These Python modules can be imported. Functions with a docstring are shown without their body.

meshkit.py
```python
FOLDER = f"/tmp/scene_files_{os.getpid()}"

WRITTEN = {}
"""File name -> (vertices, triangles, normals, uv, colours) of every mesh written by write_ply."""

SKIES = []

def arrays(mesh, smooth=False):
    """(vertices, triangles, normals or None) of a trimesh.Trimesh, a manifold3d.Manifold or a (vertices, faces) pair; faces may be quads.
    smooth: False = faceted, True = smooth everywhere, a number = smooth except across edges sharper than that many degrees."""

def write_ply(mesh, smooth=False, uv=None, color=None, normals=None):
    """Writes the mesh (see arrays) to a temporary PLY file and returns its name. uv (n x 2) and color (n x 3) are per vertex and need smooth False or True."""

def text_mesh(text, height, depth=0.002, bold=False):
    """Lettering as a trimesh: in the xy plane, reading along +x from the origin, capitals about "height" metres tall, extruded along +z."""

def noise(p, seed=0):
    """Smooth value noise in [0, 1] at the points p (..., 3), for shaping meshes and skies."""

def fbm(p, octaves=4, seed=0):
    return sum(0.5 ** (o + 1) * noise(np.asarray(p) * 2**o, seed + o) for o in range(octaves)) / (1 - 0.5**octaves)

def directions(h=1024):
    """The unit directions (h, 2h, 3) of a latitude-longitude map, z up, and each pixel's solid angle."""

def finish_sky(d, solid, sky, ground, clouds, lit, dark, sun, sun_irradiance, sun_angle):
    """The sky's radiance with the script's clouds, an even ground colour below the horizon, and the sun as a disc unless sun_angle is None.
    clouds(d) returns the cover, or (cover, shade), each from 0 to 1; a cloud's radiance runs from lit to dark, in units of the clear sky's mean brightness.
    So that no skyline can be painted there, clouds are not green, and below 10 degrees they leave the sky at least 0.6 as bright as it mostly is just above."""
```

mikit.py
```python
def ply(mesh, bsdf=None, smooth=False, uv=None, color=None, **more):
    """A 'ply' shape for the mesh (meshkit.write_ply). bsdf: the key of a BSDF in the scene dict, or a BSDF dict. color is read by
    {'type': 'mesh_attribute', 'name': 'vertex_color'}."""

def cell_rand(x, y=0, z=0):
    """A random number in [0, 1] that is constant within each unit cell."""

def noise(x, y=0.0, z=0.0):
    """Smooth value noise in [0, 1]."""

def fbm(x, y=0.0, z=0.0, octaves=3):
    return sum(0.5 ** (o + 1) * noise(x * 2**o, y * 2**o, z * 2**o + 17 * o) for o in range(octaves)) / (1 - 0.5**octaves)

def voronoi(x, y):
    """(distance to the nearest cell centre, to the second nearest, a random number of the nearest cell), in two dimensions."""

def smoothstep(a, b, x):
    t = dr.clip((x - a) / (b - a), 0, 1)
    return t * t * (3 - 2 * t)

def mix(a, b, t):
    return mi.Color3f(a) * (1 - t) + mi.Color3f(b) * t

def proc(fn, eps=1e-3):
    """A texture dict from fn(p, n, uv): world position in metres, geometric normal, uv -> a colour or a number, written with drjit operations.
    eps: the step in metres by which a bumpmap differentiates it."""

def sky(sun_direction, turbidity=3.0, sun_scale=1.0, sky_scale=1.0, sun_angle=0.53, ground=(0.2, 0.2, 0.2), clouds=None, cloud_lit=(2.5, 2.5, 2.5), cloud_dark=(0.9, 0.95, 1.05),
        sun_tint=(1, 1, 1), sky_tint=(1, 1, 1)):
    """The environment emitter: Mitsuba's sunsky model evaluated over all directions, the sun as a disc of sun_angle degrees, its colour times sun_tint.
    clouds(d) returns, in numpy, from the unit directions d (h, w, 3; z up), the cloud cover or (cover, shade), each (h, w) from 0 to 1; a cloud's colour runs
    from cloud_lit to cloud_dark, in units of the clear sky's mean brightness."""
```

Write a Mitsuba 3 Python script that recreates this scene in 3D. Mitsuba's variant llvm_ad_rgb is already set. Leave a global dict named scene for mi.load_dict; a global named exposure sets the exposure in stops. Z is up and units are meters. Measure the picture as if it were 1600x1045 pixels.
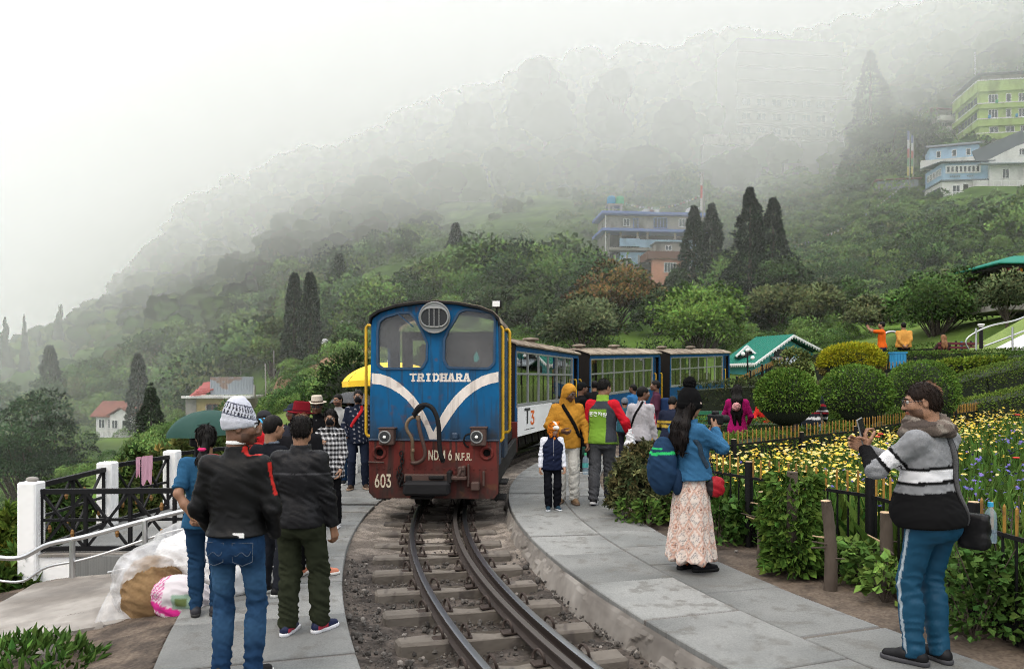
import math, random
import numpy as np, trimesh, drjit as dr, mitsuba as mi
import mikit, meshkit
from mikit import proc, noise, fbm, smoothstep, mix, cell_rand, voronoi
from scipy.interpolate import RBFInterpolator, CubicSpline
from scipy.spatial.transform import Rotation
from shapely.geometry import Polygon, LineString, Point, box as sbox
from shapely.ops import unary_union

# ------------------------------------------------------------------ camera, sky, exposure
T = mi.ScalarTransform4f
scene, labels = {}, {}
W, H, F, CH, HY = 1600.0, 1045.0, 1244.0, 1.71, 596.0     # photo size, focal length in its pixels, eye height, horizon row
scene['camera'] = {'type': 'perspective', 'fov': math.degrees(2 * math.atan(W / 2 / F)), 'fov_axis': 'x',
                   'principal_point_offset_x': 0.0, 'principal_point_offset_y': (H / 2 - HY) / H,
                   'to_world': T().look_at(origin=[0, 0, CH], target=[0, 10, CH], up=[0, 0, 1]),
                   'near_clip': 0.05, 'far_clip': 3000.0, 'medium': {'type': 'ref', 'id': 'fog'}}
scene['daylight'] = mikit.sky([-0.3, -0.5, 0.8], turbidity=3, sun_scale=0.12, sun_angle=40, clouds=lambda d: (np.ones(d.shape[:2]), 1 - np.clip(d[..., 2], 0, 1)),
                              cloud_lit=(3.3, 3.38, 3.52), cloud_dark=(1.15, 1.19, 1.26), ground=(0.15, 0.16, 0.14))
exposure = 3.0

def at(px, py, Y):
    """The point at distance Y that the photograph shows at (px, py)."""
    return np.array([(px - W / 2) / F * Y, Y, CH - (py - HY) / F * Y])

def on(px, py, z=0.0):
    """The point of height z that the photograph shows at (px, py)."""
    return at(px, py, F * (CH - z) / (py - HY))

# ------------------------------------------------------------------ helpers: names
def PLY(mesh, mat, **kw): return mikit.ply(mesh, 'mat_' + mat if mat else None, **kw)
def numbered(key):
    if key not in used: used.add(key); return key
    k = 1
    while f'{key}_{k:03d}' in used: k += 1
    used.add(f'{key}_{k:03d}'); return f'{key}_{k:03d}'
used = set()

def thing(name, label, cat, group=None):
    k = numbered(name); labels[k] = {'label': label, 'category': cat}
    if group: labels[k]['group'] = group
    return k

def struct(name, mesh, mat, parent=None, smooth=False, **kw):
    k = numbered(name if parent is None else parent + '__' + name)
    scene[k] = PLY(mesh, mat, smooth=smooth, **kw)
    if parent is None: labels[k] = {'kind': 'structure'}
    return k

def part(name, mesh, mat, parent, smooth=False, label=None, stuff=False, to_world=None, **kw):
    k = numbered(parent + '__' + name)
    scene[k] = dict(mesh) if isinstance(mesh, dict) else PLY(mesh, mat, smooth=smooth, **kw)
    if to_world is not None: scene[k]['to_world'] = to_world
    if label: labels[k] = {'label': label}
    if stuff: labels.setdefault(k, {})['kind'] = 'stuff'
    return k

def solo(name, mesh, mat, label, cat, group=None, smooth=False, kind=None, **kw):
    k = thing(name, label, cat, group)
    scene[k] = PLY(mesh, mat, smooth=smooth, **kw)
    if kind: labels[k]['kind'] = kind
    return k

# ------------------------------------------------------------------ helpers: meshes
def TM(v, f): return trimesh.Trimesh(np.asarray(v, float), np.asarray(f, int), process=False)
def cat(*ms):
    ms = [m for m in (ms[0] if len(ms) == 1 and isinstance(ms[0], (list, tuple)) else ms) if m is not None]
    o, vs, fs = 0, [], []
    for m in ms:
        vs.append(np.asarray(m.vertices)); fs.append(np.asarray(m.faces) + o); o += len(m.vertices)
    return TM(np.vstack(vs), np.vstack(fs))
def mv(m, t=(0, 0, 0), rz=0.0, R=None, s=None):
    v = np.asarray(m.vertices).copy()
    if s is not None: v = v * s
    if R is not None: v = v @ np.asarray(R).T
    if rz: c, q = math.cos(rz), math.sin(rz); v = v @ np.array([[c, q, 0], [-q, c, 0], [0, 0, 1.]])
    return TM(v + np.asarray(t, float), m.faces)
def rot(x=0, y=0, z=0): return Rotation.from_euler('xyz', [x, y, z], degrees=True).as_matrix()

_cb = {}
def bx(size, c=(0, 0, 0), ch=0.0, R=None):
    """A box of the given full size, its edges chamfered by ch."""
    h = np.asarray(size, float) / 2
    if ch <= 0:
        v = np.array([[a, b, d] for a in (-1, 1) for b in (-1, 1) for d in (-1, 1)], float) * h
        f = [[0, 1, 3], [0, 3, 2], [4, 6, 7], [4, 7, 5], [0, 4, 5], [0, 5, 1], [2, 3, 7], [2, 7, 6], [0, 2, 6], [0, 6, 4], [1, 5, 7], [1, 7, 3]]
    else:
        ch = min(ch, h.min() * 0.6)
        if 'f' not in _cb:
            hh, cc = np.ones(3), 0.3
            vv = np.array([[a * (hh[0] - (0 if k == 0 else cc)), b * (hh[1] - (0 if k == 1 else cc)), d * (hh[2] - (0 if k == 2 else cc))]
                           for a in (-1, 1) for b in (-1, 1) for d in (-1, 1) for k in range(3)])
            hull = trimesh.Trimesh(vv, process=False).convex_hull
            idx = [int(np.argmin(((vv - p) ** 2).sum(1))) for p in hull.vertices]
            _cb['f'] = np.array(idx)[hull.faces]
        v = np.array([[a * (h[0] - (0 if k == 0 else ch)), b * (h[1] - (0 if k == 1 else ch)), d * (h[2] - (0 if k == 2 else ch))]
                      for a in (-1, 1) for b in (-1, 1) for d in (-1, 1) for k in range(3)])
        f = _cb['f']
    if R is not None: v = v @ np.asarray(R).T
    return TM(v + np.asarray(c, float), f)

def beam(a, b, w, h=None, ch=0.0, up=(0, 0, 1)):
    """A bar of section w x h from a to b."""
    a, b = np.asarray(a, float), np.asarray(b, float); d = b - a; L = np.linalg.norm(d); y = d / L
    x = np.cross(y, up)
    if np.linalg.norm(x) < 1e-6: x = np.cross(y, [1, 0, 0])
    x /= np.linalg.norm(x); z = np.cross(x, y)
    return bx((w, L, h or w), (a + b) / 2, ch, np.stack([x, y, z], 1))

def tube(pts, r, n=8, close=True):
    p = np.asarray(pts, float); r = np.broadcast_to(np.asarray(r, float), (len(p),))
    t = np.gradient(p, axis=0); t /= np.linalg.norm(t, axis=1, keepdims=True) + 1e-12
    a = np.cross(t[0], [0, 0, 1.0] if abs(t[0][2]) < 0.9 else [1.0, 0, 0]); a /= np.linalg.norm(a)
    rings, ang = [], np.arange(n) * 2 * np.pi / n
    for i in range(len(p)):
        a = a - t[i] * (a @ t[i]); a /= np.linalg.norm(a) + 1e-12; b = np.cross(t[i], a)
        rings.append(p[i] + r[i] * (np.cos(ang)[:, None] * a + np.sin(ang)[:, None] * b))
    v = np.vstack(rings); f = []
    i, j = np.meshgrid(np.arange(len(p) - 1), np.arange(n), indexing='ij'); i, j = i.ravel(), j.ravel(); k = (j + 1) % n
    f = np.vstack([np.stack([i * n + j, i * n + k, (i + 1) * n + k], 1), np.stack([i * n + j, (i + 1) * n + k, (i + 1) * n + j], 1)])
    if close:
        v = np.vstack([v, p[0], p[-1]]); q = np.arange(n); o = (len(p) - 1) * n
        f = np.vstack([f, np.stack([q, np.full(n, len(v) - 2), (q + 1) % n], 1)[:, [0, 1, 2]], np.stack([o + q, o + (q + 1) % n, np.full(n, len(v) - 1)], 1)])
        f[-2 * n:-n] = np.stack([(q + 1) % n, q, np.full(n, len(v) - 2)], 1)
    return TM(v, f)

def spline(pts, n=24):
    p = np.asarray(pts, float); s = np.r_[0, np.cumsum(np.linalg.norm(np.diff(p, axis=0), axis=1))]
    return CubicSpline(s, p)(np.linspace(0, s[-1], n))

def lathe(prof, n=20, c=(0, 0, 0)):
    prof = np.asarray(prof, float); ang = np.arange(n) * 2 * np.pi / n
    v = np.stack([prof[:, None, 0] * np.cos(ang), prof[:, None, 0] * np.sin(ang), np.broadcast_to(prof[:, None, 1], (len(prof), n))], -1).reshape(-1, 3)
    i, j = np.meshgrid(np.arange(len(prof) - 1), np.arange(n), indexing='ij'); i, j = i.ravel(), j.ravel(); k = (j + 1) % n
    f = np.vstack([np.stack([i * n + j, i * n + k, (i + 1) * n + k], 1), np.stack([i * n + j, (i + 1) * n + k, (i + 1) * n + j], 1)])
    return TM(v + np.asarray(c, float), f)

def prism(poly, depth):
    """A shapely polygon in xy, extruded along +z by depth."""
    gs = getattr(poly, 'geoms', [poly])
    return cat([trimesh.creation.extrude_polygon(g, depth, engine='earcut') for g in gs])
UPR = np.array([[1, 0, 0], [0, 0, -1.], [0, 1, 0]])       # xy drawing -> upright, facing -y
def upright(poly, depth, c=(0, 0, 0)):
    """A drawing in (x, z), its front at c facing -y and its thickness behind it (+y)."""
    m = prism(poly, depth); v = np.asarray(m.vertices)
    return TM(np.stack([v[:, 0], depth - v[:, 2], v[:, 1]], 1)[:, :] + np.asarray(c, float), m.faces)

def sheet(X, Y, Z):
    """A grid of points as a sheet."""
    n, m = X.shape; v = np.stack([X, Y, Z], -1).reshape(-1, 3)
    i, j = np.meshgrid(np.arange(n - 1), np.arange(m - 1), indexing='ij'); q = (i * m + j).ravel()
    return TM(v, np.vstack([np.stack([q, q + m, q + m + 1], 1), np.stack([q, q + m + 1, q + 1], 1)]))
def upward(m):
    n = np.cross(m.vertices[m.faces[:, 1]] - m.vertices[m.faces[:, 0]], m.vertices[m.faces[:, 2]] - m.vertices[m.faces[:, 0]])
    return m if n[:, 2].sum() > 0 else TM(m.vertices, m.faces[:, ::-1])

def text(s, h, bold=True, depth=0.004, sx=1.0):
    """Lettering, upright in (x, z), centred in x, standing on z = 0 and facing -y."""
    m = meshkit.text_mesh(s, h, depth, bold); v = np.asarray(m.vertices).copy()
    v[:, 0] -= (v[:, 0].max() + v[:, 0].min()) / 2; v[:, 0] *= sx
    return TM(np.stack([v[:, 0], -v[:, 2], v[:, 1]], 1), m.faces)

# ------------------------------------------------------------------ helpers: materials
def mat(name, color, rough=0.6, metal=0.0, spec=0.5, two=True, bump=None, **kw):
    c = color if isinstance(color, dict) else {'type': 'rgb', 'value': list(color)}
    r = rough if isinstance(rough, dict) else float(rough)
    b = {'type': 'principled', 'base_color': c, 'roughness': r, 'metallic': float(metal), 'specular': float(spec), **kw}
    if bump is not None: b = {'type': 'bumpmap', 'arbitrary': bump[0], 'scale': float(bump[1]), 'bsdf': b}
    scene['mat_' + name] = {'type': 'twosided', 'bsdf': b} if two else b
    return name
VC = {'type': 'mesh_attribute', 'name': 'vertex_color'}
# ------------------------------------------------------------------ materials of the ground
def slab_tone(k, r):
    def m_slab(p, n, uv):
        b = fbm(p.x * 1.6 + 7 * k, p.y * 1.6, p.z, 4); s = fbm(p.x * 9, p.y * 9, 3.0 + k, 3); g = noise(p.x * 120, p.y * 120)
        c = mix((0.130 * k, 0.134 * k, 0.130 * k), (0.208 * k, 0.210 * k, 0.202 * k), smoothstep(0.25, 0.75, b))
        c = mix(c, (0.10, 0.094, 0.083), 0.6 * smoothstep(0.54, 0.78, s))
        return c * (0.86 + 0.28 * g)
    return m_slab
SLABS = ['paving_stone', 'pale_paving_stone', 'dark_paving_stone']
for n_, k_ in zip(SLABS, (0.92, 1.03, 0.80)): mat(n_, proc(slab_tone(k_, 0)), 0.6, spec=.3, bump=(proc(lambda p, n, uv: fbm(p.x * 14, p.y * 14, 0.0, 4)), 0.008))
mat('joint_dirt', (0.10, 0.09, 0.08), 0.9)
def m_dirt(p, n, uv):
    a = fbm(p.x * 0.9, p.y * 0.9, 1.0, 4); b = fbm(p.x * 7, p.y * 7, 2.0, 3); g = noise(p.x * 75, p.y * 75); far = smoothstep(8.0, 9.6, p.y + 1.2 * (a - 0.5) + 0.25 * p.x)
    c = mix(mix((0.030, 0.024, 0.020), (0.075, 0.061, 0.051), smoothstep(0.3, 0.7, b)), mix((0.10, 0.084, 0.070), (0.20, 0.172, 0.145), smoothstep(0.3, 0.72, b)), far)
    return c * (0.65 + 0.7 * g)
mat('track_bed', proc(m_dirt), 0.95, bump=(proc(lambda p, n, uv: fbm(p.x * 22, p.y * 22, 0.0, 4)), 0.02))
def m_soil(p, n, uv):
    b = fbm(p.x * 5, p.y * 5, 2.0, 4); g = noise(p.x * 60, p.y * 60)
    return mix((0.045, 0.034, 0.026), (0.105, 0.08, 0.06), smoothstep(0.3, 0.7, b)) * (0.7 + 0.6 * g)
mat('soil', proc(m_soil), 0.95, bump=(proc(lambda p, n, uv: fbm(p.x * 18, p.y * 18, 0.0, 4)), 0.03))
def m_concrete(p, n, uv):
    b = fbm(p.x * 1.8, p.y * 3.0, p.z * 2, 4); s = fbm(p.x * 12, p.y * 12, p.z * 6, 3)
    return mix((0.145, 0.13, 0.115), (0.25, 0.232, 0.21), smoothstep(0.3, 0.7, b)) * (0.8 + 0.4 * s)
mat('concrete', proc(m_concrete), 0.85, bump=(proc(lambda p, n, uv: fbm(p.x * 15, p.y * 15, p.z * 15, 4)), 0.012))
def m_plaster(p, n, uv):
    b = fbm(p.x * 3, p.y * 3, p.z * 1.2, 4); s = fbm(p.x * 16, p.y * 16, p.z * 4, 3)
    return mix((0.80, 0.80, 0.79), (0.52, 0.51, 0.48), 0.6 * smoothstep(0.52, 0.75, b * 0.6 + s * 0.4))
mat('white_plaster', proc(m_plaster), 0.8, bump=(proc(lambda p, n, uv: fbm(p.x * 30, p.y * 30, p.z * 30, 3)), 0.004))
def m_hill(p, n, uv):
    a = fbm(p.x / 22, p.y / 22, p.z / 18, 4); b = fbm(p.x / 4.5, p.y / 4.5, p.z / 3.0, 4); t = noise(p.z / 1.7 + 2.0 * a, p.x / 30)
    c = mix((0.030, 0.062, 0.014), (0.095, 0.165, 0.030), smoothstep(0.3, 0.75, b * 0.6 + 0.4 * t))
    c = mix(c, (0.115, 0.13, 0.042), 0.45 * smoothstep(0.55, 0.8, a))
    e = smoothstep(9.0, 4.0, dr.sqrt(dr.square((p.x + 15.5) * 0.75) + dr.square(p.y - 72) * 0.12 + dr.square(p.z - 5.0) * 0.5) + 5 * (b - 0.5))
    return mix(c, mix((0.14, 0.08, 0.05), (0.26, 0.17, 0.11), b), e)
mat('hill_grass', proc(m_hill), 0.95, spec=0.1)

# ------------------------------------------------------------------ terrain
CTL = [(1350, 540, 50), (1480, 520, 42), (1590, 500, 38), (1350, 455, 75), (1500, 345, 92), (1590, 330, 88), (1350, 310, 135), (1545, 290, 100), (1600, 280, 100), (1540, 135, 128), (1450, 190, 130),
       (1230, 265, 168), (1340, 215, 140), (1150, 300, 155), (1020, 425, 108), (1020, 300, 140), (1110, 480, 75), (900, 500, 70), (840, 270, 172), (840, 400, 110), (700, 455, 88), (700, 330, 150),
       (600, 420, 112), (600, 330, 165), (545, 520, 78), (545, 570, 60), (520, 595, 52), (450, 600, 72), (450, 500, 112), (450, 400, 160), (450, 300, 215), (345, 648, 78), (345, 590, 110), (345, 480, 165), (345, 330, 225),
       (270, 500, 175), (250, 440, 195), (302, 335, 236), (352, 308, 246), (480, 280, 256), (236, 432, 226), (268, 392, 231), (600, 285, 262), (180, 668, 110), (140, 605, 150), (180, 540, 180), (110, 580, 190), (60, 560, 200), (0, 640, 130), (0, 575, 205), (0, 740, 75), (100, 740, 70), (200, 700, 80),
       (60, 860, 30), (200, 770, 30), (300, 720, 32), (420, 680, 30), (480, 640, 36), (560, 600, 42), (700, 600, 44), (820, 590, 46), (950, 585, 48), (1100, 575, 46), (1200, 565, 48)]
pts = [tuple(at(*c)) for c in CTL]
pts += [(-6, 12, -2.0), (-7, 8, -2.5), (-8, 4, -3), (-5.5, 18, -2.0), (-6, 24, -1.8), (-9, 16, -4), (-20, 8, -10), (-40, 10, -20), (-4, 30, -.5), (0, 36, -.3), (6, 40, .3), (3, 20, -.4), (8, 8, -.4), (16, 8, 0), (20, 20, .3), (10, 30, .3), (20, 30, 2), (30, 28, 4.5), (40, 40, 9), (0, -10, -.6), (-15, -10, -8), (30, -10, 0), (30, 8, 2),
        (-90, 140, -14), (-150, 160, -30), (-150, 60, -40), (-70, 30, -28), (-120, 240, 0), (-160, 260, -30), (-200, 200, -45), (-70, 260, 66), (-30, 250, 82), (20, 230, 92), (60, 215, 92), (100, 180, 84), (110, 150, 72), (130, 130, 62), (60, 130, 36), (110, 100, 42), (90, 70, 24), (60, 50, 13),
        (-60, 320, 88), (20, 320, 120), (120, 300, 130), (200, 200, 110), (-160, 340, 10), (-220, 320, -40), (200, 80, 60), (100, 20, 20), (100, -20, 10)]
pts = np.array(pts)
_rbf = RBFInterpolator(pts[:, :2] / 50, pts[:, 2], kernel='linear', smoothing=0.02)
def hill_z(x, y):
    x, y = np.asarray(x, float), np.asarray(y, float)
    q = np.stack([x.ravel(), y.ravel()], 1)
    z = _rbf(q / 50).reshape(x.shape)
    far = np.clip((np.hypot(x, y) - 34) / 40, 0, 1)
    nz = (meshkit.fbm(np.stack([x / 16, y / 16, 0 * x], -1), 4, 3) - 0.5) * 5.5 * far
    st = z + nz; k = 2.6; ter = np.floor(st / k) * k + k * np.clip((st / k - np.floor(st / k)) * 1.8 - 0.4, 0, 1)
    return st + (ter - st) * 0.45 * far
gx = np.r_[np.arange(-260, -60, 3.5), np.arange(-60, 80, 1.25), np.arange(80, 262, 3.5)]
gy = np.r_[np.arange(-40, 0, 4.0), np.arange(0, 120, 1.25), np.arange(120, 200, 1.8), np.arange(200, 345, 3.5)]
GX, GY = np.meshgrid(gx, gy, indexing='ij')
HZ = np.minimum(hill_z(GX, GY), 89 + 3 * np.sin(GX / 23) * np.cos(GY / 17))
from scipy.interpolate import RegularGridInterpolator
_hz = RegularGridInterpolator((gx, gy), HZ, bounds_error=False, fill_value=None)
def hz(x, y): return _hz(np.stack([np.asarray(x, float), np.asarray(y, float)], -1))

# the level place the line runs through; the garden climbs from it to the right
GC = np.array([(2, 4, 0), (1, 8, 0), (3, 8, 0), (5, 5, .02), (8, 8, .1), (14, 8, .3), (3, 12, 0), (6, 14, .09), (10, 18, .2), (14, 22, .3), (5, 16, .1), (4, 25, .05), (1, 30, .0), (10, 24, .7), (12.5, 26.5, 2.0), (20, 26, 2.1), (19, 22, 1.3), (16, 18, .6), (7, 30, .5),
               (11, 33, 2.0), (25, 30, 3.6), (5, 42, .6), (12, 42, 2.6), (25, 40, 5.6), (0, 20, 0), (-2, 35, -.1), (2, 20, 0), (2, 15, 0), (7, 22, .3), (9, 36, .6), (24, 18, 1.2), (24, 8, .6), (3, 0, 0), (14, 0, .2), (7.0, 26, .4)], float)
_gr = RBFInterpolator(GC[:, :2] / 10, GC[:, 2], kernel='linear', smoothing=0.002)
def gz(x, y):
    x, y = np.asarray(x, float), np.asarray(y, float)
    return _gr(np.stack([x.ravel(), y.ravel()], 1) / 10).reshape(x.shape)
CX, CY = 19.94, 12.0                                   # centre of the curve of the line
def pol(R, t): return CX - R * np.cos(t), CY + R * np.sin(t)
for a_, b_, Y_, r_ in ((1540, 268, 121, 12), (1510, 305, 106, 9), (1475, 258, 118, 9), (1580, 284, 105, 8), (1455, 215, 133, 8), (1030, 424, 113, 11), (1035, 442, 104, 6), (958, 424, 108, 6), (1240, 268, 168, 16), (176, 676, 110, 8), (340, 652, 79, 6), (135, 606, 152, 7), (1400, 305, 119, 6), (670, 466, 96, 4)):
    q_ = at(a_, b_, Y_); w_ = np.exp(-(np.hypot(GX - q_[0], GY - Y_) / r_) ** 4); HZ = HZ * (1 - w_) + (q_[2] - .2) * w_
    los = (q_[2] - CH) * GY / Y_ + CH - .6; fr = (np.abs(GX - q_[0] * GY / Y_) < r_ * .8) & (GY < Y_) & (GY > Y_ - 32); HZ = np.where(fr, np.minimum(HZ, los), HZ)
_hz = RegularGridInterpolator((gx, gy), HZ, bounds_error=False, fill_value=None)
inside = (GX > 0.5) & (GX < 27) & (GY > -2) & (GY < 43)
HZ = np.where(inside, np.minimum(HZ, gz(GX, GY) - 0.5), HZ)
near = (GX > -5.4) & (GX <= 2) & (GY > -6) & (GY < 38)
HZ = np.where(near, np.minimum(HZ, -0.9), HZ)
struct('hillside', upward(sheet(GX, GY, HZ)), 'hill_grass', smooth=True)

# ------------------------------------------------------------------ the garden's soil and the forecourt beside the train
x, y = np.meshgrid(np.arange(0.2, 27, 0.2), np.arange(-2, 43, 0.2), indexing='ij')
z = gz(x, y) - 0.03 + 0.05 * (meshkit.fbm(np.stack([x * 2, y * 2, 0 * x], -1), 3, 2) - 0.5)
d = np.hypot(x - CX, y - CY)
z = np.where((d > 18.2), np.minimum(z, -0.05), z)
z = np.where((d > 19.98), -0.9, z)
struct('garden_soil', upward(sheet(x, y, z)), 'soil', smooth=True)

# track bed between the two pavements
tt = np.linspace(math.radians(-34), math.radians(24), 420); rr = np.linspace(19.93, 22.1, 60)
TT, RR = np.meshgrid(tt, rr, indexing='ij'); x, y = pol(RR, TT)
bumps = meshkit.fbm(np.stack([x * 5, y * 5, 0 * x], -1), 4, 9) - 0.5
fill = 1 / (1 + np.exp(-(y - 8.6) * 2.2)); mid = np.exp(-((RR - 20.95) / 0.75) ** 4)
z = -0.29 + 0.085 * bumps + fill * (0.07 + 0.035 * (1 - mid) - 0.04 * mid - 0.03 * bumps) + 0.03 * (1 - mid) * (1 - fill)
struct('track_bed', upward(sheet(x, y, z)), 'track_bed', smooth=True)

# ------------------------------------------------------------------ pavements of stone slabs
def slab_piece(R0, R1, t0, t1, zt, th, g, rng, jag=0.0):
    """One slab between two radii and two angles, with a worn top edge."""
    dt0, dt1 = rng.normal(0, 0.0012, 2); n = 6
    tl = np.linspace(t0 + dt0 + g / R0, t1 + dt1 - g / R0, n); tilt = rng.normal(0, 0.0022, 2)
    def ring(rin, rout, z, tr):
        a = np.clip(tl, tl[0] + tr / R0, tl[-1] - tr / R0)
        o = [pol(rin, t) for t in a] + [pol(rout, t) for t in a[::-1]]
        o = np.array(o); return np.column_stack([o, np.full(len(o), z)])
    b, m_, tp = ring(R0 + g, R1 - g, zt - th, 0), ring(R0 + g, R1 - g, zt - 0.008, 0), ring(R0 + g + .007, R1 - g - .007, zt, .007)
    k = len(b); c = m_.mean(0)
    for r_ in (m_, tp): r_[:, 2] += (r_[:, 0] - c[0]) * tilt[0] + (r_[:, 1] - c[1]) * tilt[1]
    if jag: b[:, :2] += rng.normal(0, jag, (k, 2))
    v = np.vstack([b, m_, tp]); q = np.arange(k); q2 = (q + 1) % k; f = []
    for o in (0, k): f += [np.stack([o + q, o + q2, o + k + q2], 1), np.stack([o + q, o + k + q2, o + k + q], 1)]
    o = 2 * k; top = [[o + i, o + i + 1, o + k - 2 - i] for i in range(n - 1)] + [[o + i, o + k - 2 - i, o + k - 1 - i] for i in range(n - 1)]
    f.append(np.array(top)); m = TM(v, np.vstack(f))
    nz = np.cross(v[m.faces[-1][1]] - v[m.faces[-1][0]], v[m.faces[-1][2]] - v[m.faces[-1][0]])[2]
    return m if nz > 0 else TM(v, m.faces[:, ::-1])
rng = np.random.default_rng(11)
def pavement(name, rows, t0, t1, zt, lens, mats):
    R0, R1 = min(r[0] for r in rows), max(r[1] for r in rows)
    ta = np.linspace(t0, t1, 160); ra = np.array([R0 + .012, R1 - .012]); A, B = np.meshgrid(ta, ra, indexing='ij'); x, y = pol(B, A)
    bed = upward(sheet(x, y, 0 * x + zt - 0.011))
    sides = []
    for R in ra:
        zz = np.array([zt - .011, zt - .45]); A, Z = np.meshgrid(ta, zz, indexing='ij'); X, Y = pol(R, A)
        X = X + 0.012 * (meshkit.fbm(np.stack([X * 9, Y * 9, Z * 9], -1), 3, 4) - .5) * (Z < zt - .1)
        sides.append(sheet(X, Y, Z))
    k = struct(name, cat(bed, *sides), 'joint_dirt')
    for ri, (a, b) in enumerate(rows):
        t = t0 - rng.uniform(0, lens / 20)
        while t < t1:
            L = lens * rng.uniform(0.85, 1.2) / 20
            part('slab', slab_piece(a, b, max(t, t0), min(t + L, t1), zt + rng.normal(0, .003), 0.07, 0.0055, rng), SLABS[int(rng.integers(0, 3))], k)
            t += L
    return k
pavement('right_pavement', [(18.5, 19.2), (19.2, 20.0)], math.radians(-32), math.radians(20), 0.0, 1.05, None)
pavement('left_pavement', [(22.0, 23.3)], math.radians(-33), math.radians(0), -0.15, 0.95, None)
pavement('left_pavement', [(22.0, 22.9), (22.9, 23.9), (23.9, 24.9)], math.radians(0.4), math.radians(36), -0.15, 0.95, None)
# broken mortar edge of the right pavement along the track
ta = np.linspace(math.radians(-32), math.radians(2), 700); zz = np.linspace(-0.035, -0.36, 12); A, Z = np.meshgrid(ta, zz, indexing='ij')
x0, y0 = pol(20.0, A); crk = meshkit.fbm(np.stack([x0 * 2.5, y0 * 2.5, Z * 5], -1), 4, 21); step = np.clip((crk - 0.46) * 22, 0, 1)
X, Y = pol(20.004 + 0.10 * (np.clip((-Z - .035) / .3, 0, 1)) ** .8 * (0.45 + 0.55 * step) + .006 * step, A)
struct('kerb', sheet(X, Y, Z), 'concrete', smooth=False)
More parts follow.
